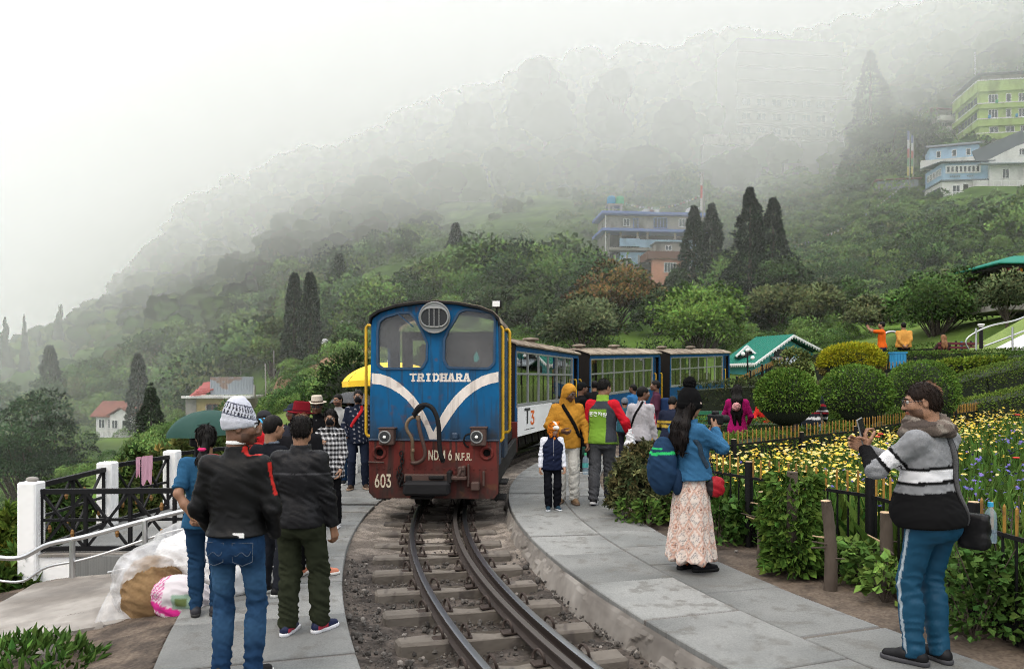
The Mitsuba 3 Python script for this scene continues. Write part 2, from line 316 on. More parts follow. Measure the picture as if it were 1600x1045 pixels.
# terrace floor, ramp and bare earth left of the line
def flat(poly, z, th=0.0): m = prism(poly, max(th, 0.01)); return mv(m, (0, 0, z - max(th, 0.01)))
arc = [pol(23.93, t) for t in np.linspace(math.radians(36), math.radians(-8.5), 40)]
terrace = Polygon([(-5.1, 8.62), (-5.33, 10.4), (-5.12, 11.9), (-5.6, 14), (-5.8, 20), (-5.2, 26)] + [tuple(a) for a in arc])
struct('terrace_floor', flat(terrace.buffer(0), -0.158, 0.6), 'paving_stone')
x, y = np.meshgrid(np.linspace(-6.3, -1.7, 90), np.linspace(2.0, 8.66, 110), indexing='ij'); d = np.hypot(x - CX, y - CY)
z = -0.20 - 0.22 * np.clip((d - 23.35) / 1.3, 0, 1) - 0.10 * np.clip((d - 24.6) / 1.5, 0, 1) + 0.05 * (meshkit.fbm(np.stack([x * 3, y * 3, 0 * x], -1), 4, 5) - .5)
struct('bare_earth', upward(sheet(x, y, np.where(d < 23.25, -.6, z))), 'soil', smooth=True)
ramp = Polygon([on(-60, 985, -.38)[:2], on(0, 938, -.38)[:2], on(58, 905, -.38)[:2], on(185, 885, -.36)[:2], on(320, 860, -.30)[:2], on(318, 930, -.25)[:2], on(180, 985, -.36)[:2], on(60, 1010, -.42)[:2], on(-90, 1030, -.45)[:2]])
rm = mv(prism(ramp.buffer(.05), 0.30), (0, 0, -.69)); rm = rm.subdivide_to_size(0.3); v = np.array(rm.vertices); top = v[:, 2] > -.45
d = np.hypot(v[:, 0] - CX, v[:, 1] - CY)
v[top, 2] += 0.16 * np.clip((24.9 - d[top]) / 1.5, -0.6, 1) + 0.03 * (meshkit.fbm(np.stack([v[top, 0] * 2, v[top, 1] * 2, 0 * v[top, 0]], -1), 3, 8) - .5)
struct('concrete_ramp', TM(v, rm.faces), 'concrete', smooth=30)

# ------------------------------------------------------------------ the railway line
mat('rail_side', (0.035, 0.026, 0.022), 0.75, 0.2)
mat('rail_top', (0.30, 0.31, 0.33), 0.32, 1.0)
mat('rail_top_worn', (0.10, 0.088, 0.08), 0.55, 0.7)
mat('rusty_iron', (0.05, 0.036, 0.03), 0.7, 0.4)
def m_sleeper(p, n, uv):
    b = fbm(p.x * 6, p.y * 6, p.z * 9, 4); s = smoothstep(0.55, 0.7, fbm(p.x * 11, p.y * 4, p.z * 3, 3))
    return mix(mix((0.070, 0.059, 0.048), (0.150, 0.132, 0.112), b), (0.05, 0.042, 0.038), s * 0.8)
mat('sleeper_concrete', proc(m_sleeper), 0.9, bump=(proc(lambda p, n, uv: fbm(p.x * 40, p.y * 40, p.z * 40, 3)), 0.006))
TRK = np.array([pol(20.95, math.radians(a)) for a in range(-40, 1, 4)] + [(-.93, 14.2), (-.58, 17.2), (.15, 20.4), (1.35, 24.0), (3.05, 27.9), (5.2, 31.3), (7.35, 34.6), (10.2, 38.6)])
_ts = np.r_[0, np.cumsum(np.linalg.norm(np.diff(TRK, axis=0), axis=1))]; _tc = CubicSpline(_ts, TRK)
S0 = float(_ts[10])                                       # where the curve stands abreast of its centre (y = 12)
def trk(s):
    p, t = _tc(S0 + s), _tc(S0 + s, 1); t = t / np.linalg.norm(t); return p, t, np.array([t[1], -t[0]])   # point, forward, right
def grade(s): return max(0.0, (s - 9.0) * 0.037)
track = thing('railway_track', 'narrow gauge railway track with concrete sleepers curving towards the train', 'railway track')
RAILZ = -0.085
def rail(off, s0, s1, prof, dz=0.0, n=120):
    v = []
    for s in np.linspace(s0, s1, n):
        p, t, r = trk(s); z = RAILZ + grade(s) + dz
        v.append([[*(p + r * (off + a)), z + b] for a, b in prof])
    v = np.array(v); k = len(prof)
    i, j = np.meshgrid(np.arange(n - 1), np.arange(k - 1), indexing='ij'); q = (i * k + j).ravel()
    return TM(v.reshape(-1, 3), np.vstack([np.stack([q, q + 1, q + k + 1], 1), np.stack([q, q + k + 1, q + k], 1)]))
side = [(-.045, -.10), (-.045, -.092), (-.010, -.078), (-.008, -.03), (-.026, -.022), (-.027, -.006)]
head = [(-.027, -.006), (-.022, 0), (0, .0015), (.022, 0), (.027, -.006)]
for off, sm, nm in ((-.33, 'rail_top', 'rail'), (.33, 'rail_top', 'rail'), (.205, 'rail_top_worn', 'check_rail')):
    k = part(nm, cat(rail(off, -11, 24, side), rail(off, -11, 24, [(-a, b) for a, b in side[::-1]])), 'rail_side', track, smooth=40)
    part('running_surface', rail(off, -11, 24, head, dz=-.006 if nm != 'rail' else 0), sm, k, smooth=60)
rng = np.random.default_rng(5)
def sleeper_mesh(rng):
    L = 1.5; m = bx((L, .20, .17), (0, 0, 0), .02).subdivide().subdivide(); v = np.array(m.vertices)
    u = np.abs(v[:, 0]) / (L / 2); top = v[:, 2] > .07
    v[top, 2] -= 0.035 * np.clip(1 - (u[top] / .42) ** 2, 0, 1)
    v += (meshkit.fbm(v * 9 + rng.uniform(0, 50), 3)[:, None] - .5) * 0.018
    return TM(v, m.faces)
def clip_mesh():
    a = np.linspace(-.6, 4.6, 18); ring = np.stack([0 * a, .052 * np.cos(a), .05 + .045 * np.sin(a)], 1); ring[:, 0] = np.linspace(-.03, .03, 18)
    return cat(tube(ring, .011, 6), bx((.11, .09, .022), (0, 0, .004), .006))
CLIP = PLY(clip_mesh(), 'rusty_iron', smooth=40)
SLEEPERS = [PLY(sleeper_mesh(rng), 'sleeper_concrete', smooth=35) for _ in range(5)]
s = -9.6; i = 0
while s < 0.9:
    p, t, r = trk(s); ang = math.degrees(math.atan2(r[1], r[0])); i += 1
    y = p[1]; zs = -.262 - .008 * rng.uniform() - (0.016 if y > 9.2 else 0)
    tw = T().translate([*(p + r * rng.normal(0, .02)), zs + .005]).rotate([0, 0, 1], ang + rng.normal(0, 1.0))
    part('sleeper', SLEEPERS[i % 5], None, track, to_world=tw)
    for off in (-.33, .33):
        for d in (-.095, .095):
            if off > 0 and d < 0: d = -.225
            q = p + r * (off + d)
            part('rail_clip', CLIP, None, track, to_world=T().translate([*q, -.185]).rotate([0, 0, 1], ang + (0 if d < 0 else 180) + rng.normal(0, 5)))
    s += .70
# loose stones of the ballast
def pebble(rng):
    m = trimesh.creation.icosphere(subdivisions=0, radius=1.0); v = np.array(m.vertices) * rng.uniform(.6, 1.2, 3); v += rng.normal(0, .10, v.shape); return v, np.array(m.faces)
mat('gravel', {**VC}, 0.9)
vs, fs, cs, o = [], [], [], 0
for _ in range(9000):
    R = rng.uniform(20.02, 21.98); t = math.radians(rng.uniform(-31, 0)); x, y = pol(R, t)
    if y > 9.2 + rng.normal(0, 1): continue
    v, f = pebble(rng); sc = min(.030, .006 + rng.exponential(.006)); d = 20.95 - R
    zb = -.275 + .03 * (abs(d) > .8)
    v = v * sc + [x, y, zb + rng.uniform(-.01, .03)]; vs.append(v); fs.append(f + o); o += len(v)
    g = rng.uniform(.03, .105) if rng.random() < .93 else .2; cs.append(np.tile(np.array([g, g * .90, g * .80]), (len(v), 1)))
solo('ballast_stones', TM(np.vstack(vs), np.vstack(fs)), 'gravel', 'loose grey gravel scattered between the sleepers', 'gravel', kind='stuff', color=np.vstack(cs))
# ------------------------------------------------------------------ air
HAZE_LO, HAZE_HI = np.array([-266., -46., -75.]), np.array([266., 350., 102.])
def fog_density():
    n = (40, 64, 64)
    z, y, x = np.meshgrid(*[np.linspace(HAZE_LO[a], HAZE_HI[a], n[i]) for i, a in enumerate((2, 1, 0))], indexing='ij')
    ss = lambda a, b, v: (lambda t: t * t * (3 - 2 * t))(np.clip((v - a) / (b - a), 0, 1))
    nz = meshkit.fbm(np.stack([x / 55, y / 55, z / 40], -1), 3, 5) - 0.5
    base = 21 + 24 * ss(25, 65, x) * (1 - ss(118, 148, y)) - 6 * ss(-60, -140, x)
    d = 0.0026 + 0.0042 * ss(88, 180, y) + 0.0175 * ss(-6, 16, z - base + 26 * nz) + 0.003 * ss(-60, -180, x) * ss(90, 190, y)
    d = np.minimum(d, .0205) * ss(22, 62, y) * (1 - ss(88, 99, z)) * (1 - ss(45, 85, z - hz(np.clip(x, -259, 259), np.clip(y, -39, 340))))
    return np.ascontiguousarray(d[..., None], dtype=np.float32)
scene['fog'] = {'type': 'heterogeneous', 'albedo': {'type': 'constvolume', 'value': {'type': 'rgb', 'value': [0.999, 0.999, 0.999]}},
                'sigma_t': {'type': 'gridvolume', 'grid': mi.VolumeGrid(fog_density()), 'filter_type': 'trilinear',
                            'to_world': T().translate(HAZE_LO.tolist()).scale((HAZE_HI - HAZE_LO).tolist())}}
scene['haze'] = {'type': 'cube', 'to_world': T().translate(((HAZE_LO + HAZE_HI) / 2).tolist()).scale(((HAZE_HI - HAZE_LO) / 2).tolist()),
                 'bsdf': {'type': 'null'}, 'interior': {'type': 'ref', 'id': 'fog'}}
labels['haze'] = {'label': 'pale mist hanging over the hillside and thickening towards the summit', 'category': 'mist', 'kind': 'stuff'}

# ------------------------------------------------------------------ materials of the train
def dense(p):
    p = np.asarray(p, float); s = np.r_[0, np.cumsum(np.linalg.norm(np.diff(p, axis=0), axis=1))]; q = np.unique(np.r_[s, np.linspace(0, s[-1], 14)]); return np.stack([np.interp(q, s, p[:, i]) for i in range(3)], 1)
def grime(c, dirt, lo, hi, k=0.8, streak=0.0, rust=(0.10, 0.045, 0.025)):
    def f(p, n, uv):
        a = fbm(p.x * 4, p.y * 4, p.z * 3, 4); b = fbm(p.x * 22, p.y * 22, p.z * 7, 3); h = smoothstep(hi, lo, p.z + 0.5 * (a - 0.5))
        t = k * dr.clip(h * (0.35 + 0.9 * b) + 0.5 * smoothstep(0.58, 0.78, a), 0, 1); o = mix(c, dirt, t)
        if streak:
            s = fbm(p.x * 26, p.y * 26, p.z * 1.1, 3); o = mix(o, dirt, streak * smoothstep(0.52, 0.72, s)); o = mix(o, rust, streak * 0.9 * smoothstep(0.66, 0.76, fbm(p.x * 9, p.y * 9, p.z * 6 + 5.0, 4)))
        return o * (0.82 + 0.36 * b)
    return proc(f)
mat('loco_blue', grime((0.004, 0.092, 0.225), (0.030, 0.032, 0.034), 0.8, 1.5, 0.9, 0.45), 0.5, spec=0.16)
mat('loco_red', grime((0.155, 0.026, 0.021), (0.032, 0.024, 0.021), 0.1, 1.05, 0.95, 0.8), 0.65, spec=0.15)
mat('loco_white', grime((0.70, 0.64, 0.58), (0.26, 0.20, 0.16), 0.6, 1.4, 0.7, 0.35), 0.55, spec=.2)
mat('dark_blue', grime((0.012, 0.05, 0.11), (0.03, 0.028, 0.026), 0.3, 2.2, 0.8), 0.5)
mat('car_blue', grime((0.006, 0.062, 0.17), (0.03, 0.028, 0.026), 0.3, 1.3, 0.7), 0.5, spec=.18)
mat('black_steel', (0.014, 0.013, 0.013), 0.65, 0.1, spec=.2)
mat('black_paint', (0.008, 0.008, 0.009), 0.5, spec=.2)
mat('rubber', (0.011, 0.011, 0.012), 0.7, spec=.2)
mat('brass_pipe', (0.17, 0.12, 0.075), 0.55, 0.4)
mat('brown_pipe', (0.07, 0.04, 0.032), 0.6, 0.2)
mat('yellow_rail', grime((0.62, 0.36, 0.012), (0.12, 0.075, 0.03), 0.2, 0.5, 0.55), 0.5)
mat('cream_letter', (0.55, 0.48, 0.36), 0.6)
mat('aluminium', (0.24, 0.245, 0.24), 0.45, 0.5)
mat('lamp_glass', (0.92, 0.92, 0.86), 0.1)
mat('cab_inside', (0.035, 0.037, 0.04), 0.8, spec=.2)
mat('pale_yellow', (0.55, 0.46, 0.2), 0.7)
mat('teal_cloth', (0.05, 0.28, 0.24), 0.8)
mat('car_end', (0.012, 0.010, 0.009), 0.8, spec=.15)
mat('seat_brown', (0.05, 0.028, 0.02), 0.6); mat('seat_dark', (0.028, 0.026, 0.022), 0.8)
mat('white_board', (0.72, 0.72, 0.71), 0.45)
mat('orange_print', (0.62, 0.12, 0.03), 0.5)
mat('grey_print', (0.035, 0.036, 0.04), 0.5)
def m_roof(p, n, uv):
    b = fbm(p.x * 1.6, p.y * 1.6, 0.0, 4); s = fbm(p.x * 9, p.y * 9, 0.0, 3)
    return mix((0.13, 0.10, 0.075), (0.27, 0.225, 0.17), smoothstep(0.3, 0.7, 0.6 * b + 0.4 * s))
mat('rusty_roof', proc(m_roof), 0.75)
scene['mat_window_glass'] = {'type': 'thindielectric', 'int_ior': 1.52}
scene['mat_dusty_glass'] = {'type': 'blendbsdf', 'weight': mikit.proc(lambda p, n, uv: 0.10 + 0.26 * fbm(p.x * 3, p.y * 3, p.z * 3, 4)), 'a': {'type': 'thindielectric', 'int_ior': 1.52},
                            'b': {'type': 'twosided', 'bsdf': {'type': 'diffuse', 'reflectance': {'type': 'rgb', 'value': [0.30, 0.30, 0.30]}}}}

# ------------------------------------------------------------------ the diesel locomotive
loco = thing('diesel_locomotive', 'small blue and dark red diesel locomotive with white V stripe heading the train', 'locomotive')
LO, LR = (-1.03, 10.54, 0.0), -math.radians(3.2)
def L(m): return mv(m, LO, LR)
def lp(name, m, mt, parent=None, smooth=False, **kw): return part(name, L(m), mt, parent or loco, smooth=smooth, **kw)
def U(x, y): return ((x - 412) / 352.0, 0.168 + (980 - y) / 352.0)
roof_arc = [(-.865, 2.50), (-.845, 2.585), (-.74, 2.655), (-.5, 2.725), (-.2, 2.765), (.03, 2.775), (.3, 2.755), (.6, 2.70), (.78, 2.63), (.86, 2.55), (.875, 2.48)]
face = Polygon([(-.862, .93), (.855, .93), (.862, 1.6), (.845, 2.5)] + [(a * .965, b - .035) for a, b in roof_arc[::-1][1:-1]] + [(-.835, 2.5), (-.858, 1.6)])
wl = Polygon([U(*q) for q in ((150, 205), (158, 160), (185, 140), (250, 122), (300, 122), (320, 150), (350, 205), (374, 262), (372, 335), (352, 372), (170, 372), (150, 355))]).buffer(.02).buffer(-.075).buffer(.055)
wr = Polygon([U(*q) for q in ((690, 150), (675, 122), (560, 108), (530, 120), (515, 150), (480, 205), (464, 245), (462, 335), (480, 368), (665, 372), (688, 350))]).buffer(.02).buffer(-.075).buffer(.055)
body = upright(face.difference(wl.buffer(.012)).difference(wr.buffer(.012)), .05, (0, 0, 0))
fk = lp('front_panel', body, 'loco_blue')
for wpoly, nm in ((wl, 'left'), (wr, 'right')):
    w = lp('windscreen_frame', upright(wpoly.buffer(.030).difference(wpoly), .075, (0, -.018, 0)), 'dark_blue')
    g = wpoly.buffer(.006); v, f = trimesh.creation.triangulate_polygon(g, engine='earcut'); m = TM(np.stack([v[:, 0], 0 * v[:, 0] + .03, v[:, 1]], 1), f)
    lp('pane', m, 'dusty_glass', w)
lp('wiper', beam((-.50, -.03, 2.62), (-.27, -.03, 2.43), .02, .012), 'dark_blue')
# red buffer beam, rounded at the lower corners
beamp = Polygon([(-.865, .24), (-.80, .168), (.79, .168), (.85, .24), (.856, .926), (-.866, .926)])
holes = [Point(U(157, 768)).buffer(.05), Point(U(658, 768)).buffer(.05)]
bk = lp('buffer_beam', upright(beamp.difference(unary_union(holes)), .07, (0, -.035, 0)), 'loco_red')
lp('beam_top_edge', bx((1.73, .05, .022), (-.005, -.03, .937), .005), 'dark_blue')
for hx in ((157, 768), (658, 768)):
    u, z = U(*hx); ang = np.linspace(0, 2 * np.pi, 25)
    lp('buffer_socket', tube(np.stack([u + .078 * np.cos(ang), 0 * ang - .04, z + .078 * np.sin(ang)], 1), .020, 6, close=False), 'loco_red', bk, smooth=True)
    lp('socket_back', upright(Point(u, z).buffer(.07), .02, (0, .06, 0)), 'black_steel', bk)
bolts = [bx((.018, .02, .018), (*[U(x, 842)[0]], -.04, U(x, 842)[1]), .004) for x in range(150, 700, 28)]
lp('bolt_row', cat(bolts), 'loco_red', bk, stuff=True)
# white stripe and lettering, painted on: raised by a paint's thickness
up_l = [(118, 398), (160, 402), (205, 417), (245, 442), (282, 473), (315, 505), (345, 545), (372, 595), (392, 640), (408, 672)]
up_r = [(424, 640), (445, 595), (472, 552), (508, 506), (545, 470), (585, 440), (635, 412), (672, 400), (712, 392)]
lo_r = [(712, 440), (672, 448), (635, 462), (595, 486), (560, 515), (520, 560), (488, 605), (455, 655), (424, 712)]
lo_l = [(391, 712), (372, 655), (350, 612), (318, 565), (285, 525), (250, 495), (205, 468), (160, 452), (118, 448)]
lp('white_stripe', upright(Polygon([U(*q) for q in up_l + up_r + lo_r + lo_l]), .004, (0, -.003, 0)), 'loco_white')
def letters(s, x0, x1, y0, y1, mt, dy, par, bold=True, nm='lettering'):
    (u0, za), (u1, zb) = U(x0, y1), U(x1, y0); h = zb - za; m = text(s, h, bold); w = np.ptp(m.vertices[:, 0]); v = np.array(m.vertices); v[:, 0] *= (u1 - u0) / w
    return lp(nm, mv(TM(v, m.faces), ((u0 + u1) / 2, dy, za)), mt, par)
def stroke_letters(s, x0, x1, y0, y1, mt, dy, par, w=.021):
    S = {'T': [((.5, 0), (.5, 1)), ((.05, 1), (.95, 1)), ((.3, 0), (.7, 0))], 'I': [((.5, 0), (.5, 1)), ((.25, 0), (.75, 0)), ((.25, 1), (.75, 1))], 'R': [((.18, 0), (.18, 1)), ((.18, 1), (.7, 1)), ((.7, 1), (.85, .85)), ((.85, .85), (.85, .65)), ((.85, .65), (.7, .5)), ((.7, .5), (.18, .5)), ((.5, .5), (.88, 0)), ((.02, 0), (.36, 0)), ((.75, 0), (1, 0))],
         'D': [((.18, 0), (.18, 1)), ((.05, 1), (.6, 1)), ((.6, 1), (.88, .75)), ((.88, .75), (.88, .25)), ((.88, .25), (.6, 0)), ((.6, 0), (.05, 0))], 'H': [((.15, 0), (.15, 1)), ((.85, 0), (.85, 1)), ((.15, .5), (.85, .5)), ((0, 0), (.32, 0)), ((.68, 0), (1, 0)), ((0, 1), (.32, 1)), ((.68, 1), (1, 1))], 'A': [((.12, 0), (.42, 1)), ((.42, 1), (.62, 1)), ((.62, 1), (.88, 0)), ((.25, .38), (.78, .38)), ((0, 0), (.28, 0)), ((.72, 0), (1, 0))]}
    (u0, z0), (u1, z1) = U(x0, y1), U(x1, y0); n = len(s); wd = (u1 - u0) / n; L_ = []
    for i, c in enumerate(s):
        for a, b in S[c]: L_.append(LineString([(u0 + (i + .1 + .8 * q[0]) * wd, z0 + w * .6 + q[1] * (z1 - z0 - 1.2 * w)) for q in (a, b)]).buffer(w * (.62 if abs(a[0] - b[0]) < .35 else .5), cap_style=3))
    return lp('lettering', upright(unary_union(L_), .004, (0, dy, 0)), mt, par)
stroke_letters('TRIDHARA', 295, 582, 399, 438, 'loco_white', -.003, fk)
letters('NDM 6', 387, 497, 757, 800, 'cream_letter', -.0365, bk); letters('N.F.R.', 514, 588, 768, 802, 'cream_letter', -.0365, bk); letters('603', 135, 212, 870, 929, 'cream_letter', -.0365, bk)
# headlight
u, z = U(417, 142); ang = np.linspace(0, 2 * np.pi, 33)
hl = lp('headlight', upright(Point(0, 0).buffer(.203, 24), .07, (u, -.075, z)), 'aluminium')
def stad(w, h, n=10):
    r = h; a = np.linspace(-np.pi / 2, np.pi / 2, n); return np.r_[np.stack([w - r + r * np.cos(a), r * np.sin(a)], 1), np.stack([-(w - r) - r * np.cos(a), -r * np.sin(a)], 1)]
sp = stad(.185, .125)
lp('rim', tube(np.stack([u + .2 * np.cos(ang), 0 * ang - .075, z + .2 * np.sin(ang)], 1), .012, 6, False), 'aluminium', hl, smooth=True)
lp('lens', upright(Polygon(sp), .012, (u, -.09, z)), 'cab_inside', hl)
sp2 = np.vstack([sp, sp[:1]]); lp('lens_rim', tube(np.stack([u + sp2[:, 0], 0 * sp2[:, 0] - .092, z + sp2[:, 1]], 1), .014, 6, False), 'aluminium', hl, smooth=True)
for k in (-.065, 0, .065): lp('guard_bar', bx((.010, .014, .24), (u + k, -.10, z)), 'aluminium', hl)
# marker lamps
for (xa, ya, xb, yb) in ((160, 655, 230, 730), (585, 650, 655, 732)):
    (u0, z1), (u1, z0) = U(xa, ya), U(xb, yb); cx, cz = (u0 + u1) / 2, (z0 + z1) / 2
    k = lp('marker_lamp', cat(bx((u1 - u0, .16, z1 - z0), (cx + .008, -.08, cz), .012), bx((u1 - u0 + .03, .17, .018), (cx + .01, -.085, z1 + .005), .004)), 'brown_pipe')
    a = np.linspace(0, 2 * np.pi, 25); lp('rim', tube(np.stack([cx - .012 + .075 * np.cos(a), 0 * a - .165, cz + .075 * np.sin(a)], 1), .012, 6, False), 'aluminium', k, smooth=True)
    lp('lens', upright(Point(cx - .012, cz).buffer(.068), .01, (0, -.172, 0)), 'cab_inside', k)
    lp('bulb', mv(trimesh.creation.icosphere(subdivisions=2, radius=.022), (cx - .012, -.178, cz)), 'lamp_glass', k, smooth=True)
# hoses
def hose(pts, r, mt, nm, y0=-.13): P = np.array([(U(a, b)[0], -abs(c), U(a, b)[1]) for a, b, c in pts]); return lp(nm, tube(spline(P, 30), r, 8), mt, smooth=True)
hose([(318, 812, .06), (318, 740, .12), (312, 690, .15), (292, 650, .16), (300, 618, .16), (340, 600, .14)], .024, 'brass_pipe', 'brake_pipe')
hose([(310, 812, .08), (350, 808, .11), (374, 785, .13), (372, 730, .15), (356, 670, .16), (348, 610, .15)], .026, 'brown_pipe', 'brake_pipe')
hose([(330, 600, .14), (335, 575, .17), (365, 545, .19), (400, 548, .20), (432, 590, .21), (444, 650, .20), (446, 720, .18), (452, 775, .17), (460, 800, .15)], .030, 'rubber', 'air_hose')
hose([(325, 590, .13), (345, 570, .16), (372, 550, .18)], .034, 'black_steel', 'hose_collar')
for q, s in (((345, 605), .055), ((322, 755), .04), ((460, 800), .05), ((372, 545), .05)): lp('hose_coupling', bx((s, s * 1.4, s * 1.2), (U(*q)[0], -.14, U(*q)[1]), .012), 'brass_pipe' if q[0] < 400 and q[1] > 560 else 'black_steel')
# chain, coupling and buffer
ch = []
for k in range(9):
    x_, y_ = 262 + 5 * math.sin(k * 1.1), 772 + k * 17; u, z = U(x_, y_); a = np.linspace(0, 2 * np.pi, 13); e = np.stack([.022 * np.cos(a), 0 * a, .034 * np.sin(a)], 1); e = e @ rot(z=90 * (k % 2)).T
    ch.append(tube(e + [u, -.07, z], .009, 5, False))
for k in range(5):
    u, z = U(255 - k * 3 + 12, 915 - k * 13); a = np.linspace(0, 2 * np.pi, 13); ch.append(tube(np.stack([.02 * np.cos(a), 0 * a, .03 * np.sin(a)], 1) @ rot(z=90 * ((k + 1) % 2)).T + [u - .03, -.075, z], .009, 5, False))
lp('safety_chain', cat(ch), 'black_steel', smooth=True)
(u0, z1), (u1, z0) = U(286, 893), U(495, 955)
bm = bx((u1 - u0, .26, z1 - z0), ((u0 + u1) / 2, -.20, (z0 + z1) / 2), .03).subdivide().subdivide(); v = np.array(bm.vertices); v += (meshkit.fbm(v * 14, 3)[:, None] - .5) * .02
bf = lp('buffer', TM(v, bm.faces), 'rubber', smooth=30)
lp('buffer_plate', bx((u1 - u0 + .05, .06, .10), ((u0 + u1) / 2, -.09, z1 + .03), .01), 'brown_pipe', bf)
for (x_, y_, w, h, d) in ((545, 850, .10, .12, .12), (530, 880, .22, .05, .14), (575, 870, .025, .30, .08), (645, 885, .03, .2, .06), (608, 918, .11, .11, .12), (490, 875, .06, .16, .16), (300, 885, .08, .08, .12), (430, 878, .20, .05, .14), (555, 835, .05, .06, .16), (365, 968, .3, .04, .18)):
    u, z = U(x_, y_); lp('coupling_gear', bx((w, d, h), (u, -.035 - d / 2, z), .012), 'brown_pipe' if x_ > 520 else 'black_steel')
hose([(500, 870, .1), (520, 890, .14), (540, 850, .15), (560, 835, .12)], .02, 'brown_pipe', 'coupling_lever'); hose([(575, 740, .05), (555, 720, .07), (560, 690, .09), (590, 680, .1)], .012, 'rubber', 'lamp_cable'); hose([(108, 812, .05), (140, 812, .08), (180, 813, .06)], .012, 'brown_pipe', 'step_bar')
lp('plug_socket', cat(bx((.09, .06, .09), (U(510, 690)[0], -.03, U(510, 690)[1]), .02)), 'dark_blue')
# cab: roof, sides, rear wall, inside
CABL = 1.85
ra = np.array(roof_arc); outer = [(a, b) for a, b in roof_arc]; inner = [(a * .985, b - .03) for a, b in roof_arc[::-1]]
lp('roof', upright(Polygon(outer + inner).buffer(0), CABL + .10, (0, -.07, 0)), 'black_steel', smooth=30)
lp('roof_sheet', upright(Polygon([(a * 1.004, b + .012) for a, b in roof_arc] + [(a, b + .003) for a, b in roof_arc[::-1]]).buffer(0), CABL + .02, (0, .0, 0)), 'rusty_roof', smooth=30)
for s in (-1, 1):
    sidep = Polygon([(.05, .93), (.48, .93), (.48, 2.5), (.05, 2.5)])
    def wall(y0, y1, z0, z1, nm='cab_side', mt='dark_blue', t=.04): return lp(nm, bx((t, y1 - y0, z1 - z0), (s * .84, (y0 + y1) / 2, (z0 + z1) / 2), .004), mt)
    wall(.052, .42, .60, 2.50); wall(1.12, CABL, .60, 2.50); wall(.422, 1.118, 2.2, 2.50); lp('cab_door', bx((.03, .69, .95), (s * .80, .77, 1.06)), 'dark_blue')
    for X, yy, zt, zb in ((.897, .20, 2.44, .92), (.937, 1.10, 2.46, .98)) if s > 0 else ((-.945, .14, 2.46, .98),):
        lp('handrail', tube(dense([(s * .85, yy, zt), (X - s * .02, yy, zt + .005), (X, yy, zt - .03), (X, yy, zb + .03), (X - s * .02, yy, zb), (s * .85, yy, zb - .01)]), .021, 8), 'yellow_rail', smooth=True)
    lp('cab_step', bx((.26, .5, .03), (s * .80, .78, .30), .006), 'black_steel'); lp('cab_step', bx((.2, .5, .03), (s * .80, .78, .08), .006), 'black_steel')
    for yy in (.55, 1.0): lp('step_hanger', bx((.03, .03, .62), (s * .78, yy, .36)), 'black_steel')
    lp('sole_bar', bx((.08, 5.0, .28), (s * .80, 2.55, .47), .01), 'black_steel')
rw = sbox(-.78, .95, .78, 2.48).difference(sbox(-.62, 1.7, -.2, 2.35)).difference(sbox(.2, 1.7, .62, 2.35))
lp('cab_rear_wall', upright(rw, .04, (0, CABL - .04, 0)), 'cab_inside'); lp('cab_floor', bx((1.6, CABL, .06), (0, CABL / 2, .90)), 'black_steel'); lp('control_desk', bx((1.4, .42, .55), (0, .32, 1.45), .03), 'cab_inside')
lp('cab_curtain', upright(Polygon([(-.50, 1.98), (-.34, 1.98), (-.34, 2.24), (-.38, 2.29), (-.46, 2.29), (-.50, 2.24)]), .01, (0, CABL - .055, 0)), 'pale_yellow'); lp('driver_seat', cat(bx((.42, .12, .55), (-.35, 1.25, 1.62), .05), bx((.42, .42, .1), (-.35, 1.05, 1.33), .03)), 'black_steel')
lp('signal_flag', upright(Polygon([U(592, 318), U(606, 294), U(620, 330), U(608, 345), U(595, 345)]), .006, (0, .12, 0)), 'teal_cloth')
# hood, underframe, wheels
lp('engine_hood', cat(bx((1.25, 3.1, 1.05), (0, CABL + 1.56, 1.40), .06)), 'car_blue')
for k in range(16): lp('louvre', bx((.03, .10, .55), (.64, CABL + .35 + k * .15, 1.5), .006, rot(z=25)), 'car_blue')
lp('exhaust', tube(np.array([(0, 3.2, 1.9), (0, 3.2, 2.15)]), .1, 12), 'black_steel'); lp('frame', bx((1.5, 5.0, .22), (0, 2.6, .72), .01), 'black_steel'); lp('rear_beam', bx((1.7, .06, .6), (0, 5.12, .62), .01), 'loco_red')
def wheelset(y, z=.26, r=.33):
    ms = []
    for s in (-1, 1):
        w = lathe([(0.02, -.05), (.12, -.05), (.13, -.02), (r - .07, -.015), (r - .06, -.05), (r, -.05), (r + .002, .03), (r + .035, .045), (r + .03, .06), (r - .06, .06), (.1, .05), (0.02, .05)], 28)
        ms.append(mv(w, (s * .35, y, z), R=rot(y=-90 * s)))
    return cat(*ms, tube([(-.35, y, z), (.35, y, z)], .05, 10))
for y in (1.0, 2.2, 3.4, 4.6): lp('wheelset', wheelset(y), 'black_steel', smooth=35)
hz_ = [(-.07, .07, 2.80)]
sl = lp('spotlight', cat(bx((.13, .10, .10), (.805, .35, 2.76), .012), bx((.03, .03, .12), (.80, .38, 2.66))), 'black_paint'); lp('lens', bx((.10, .008, .075), (.80, .296, 2.762)), 'white_board', sl)

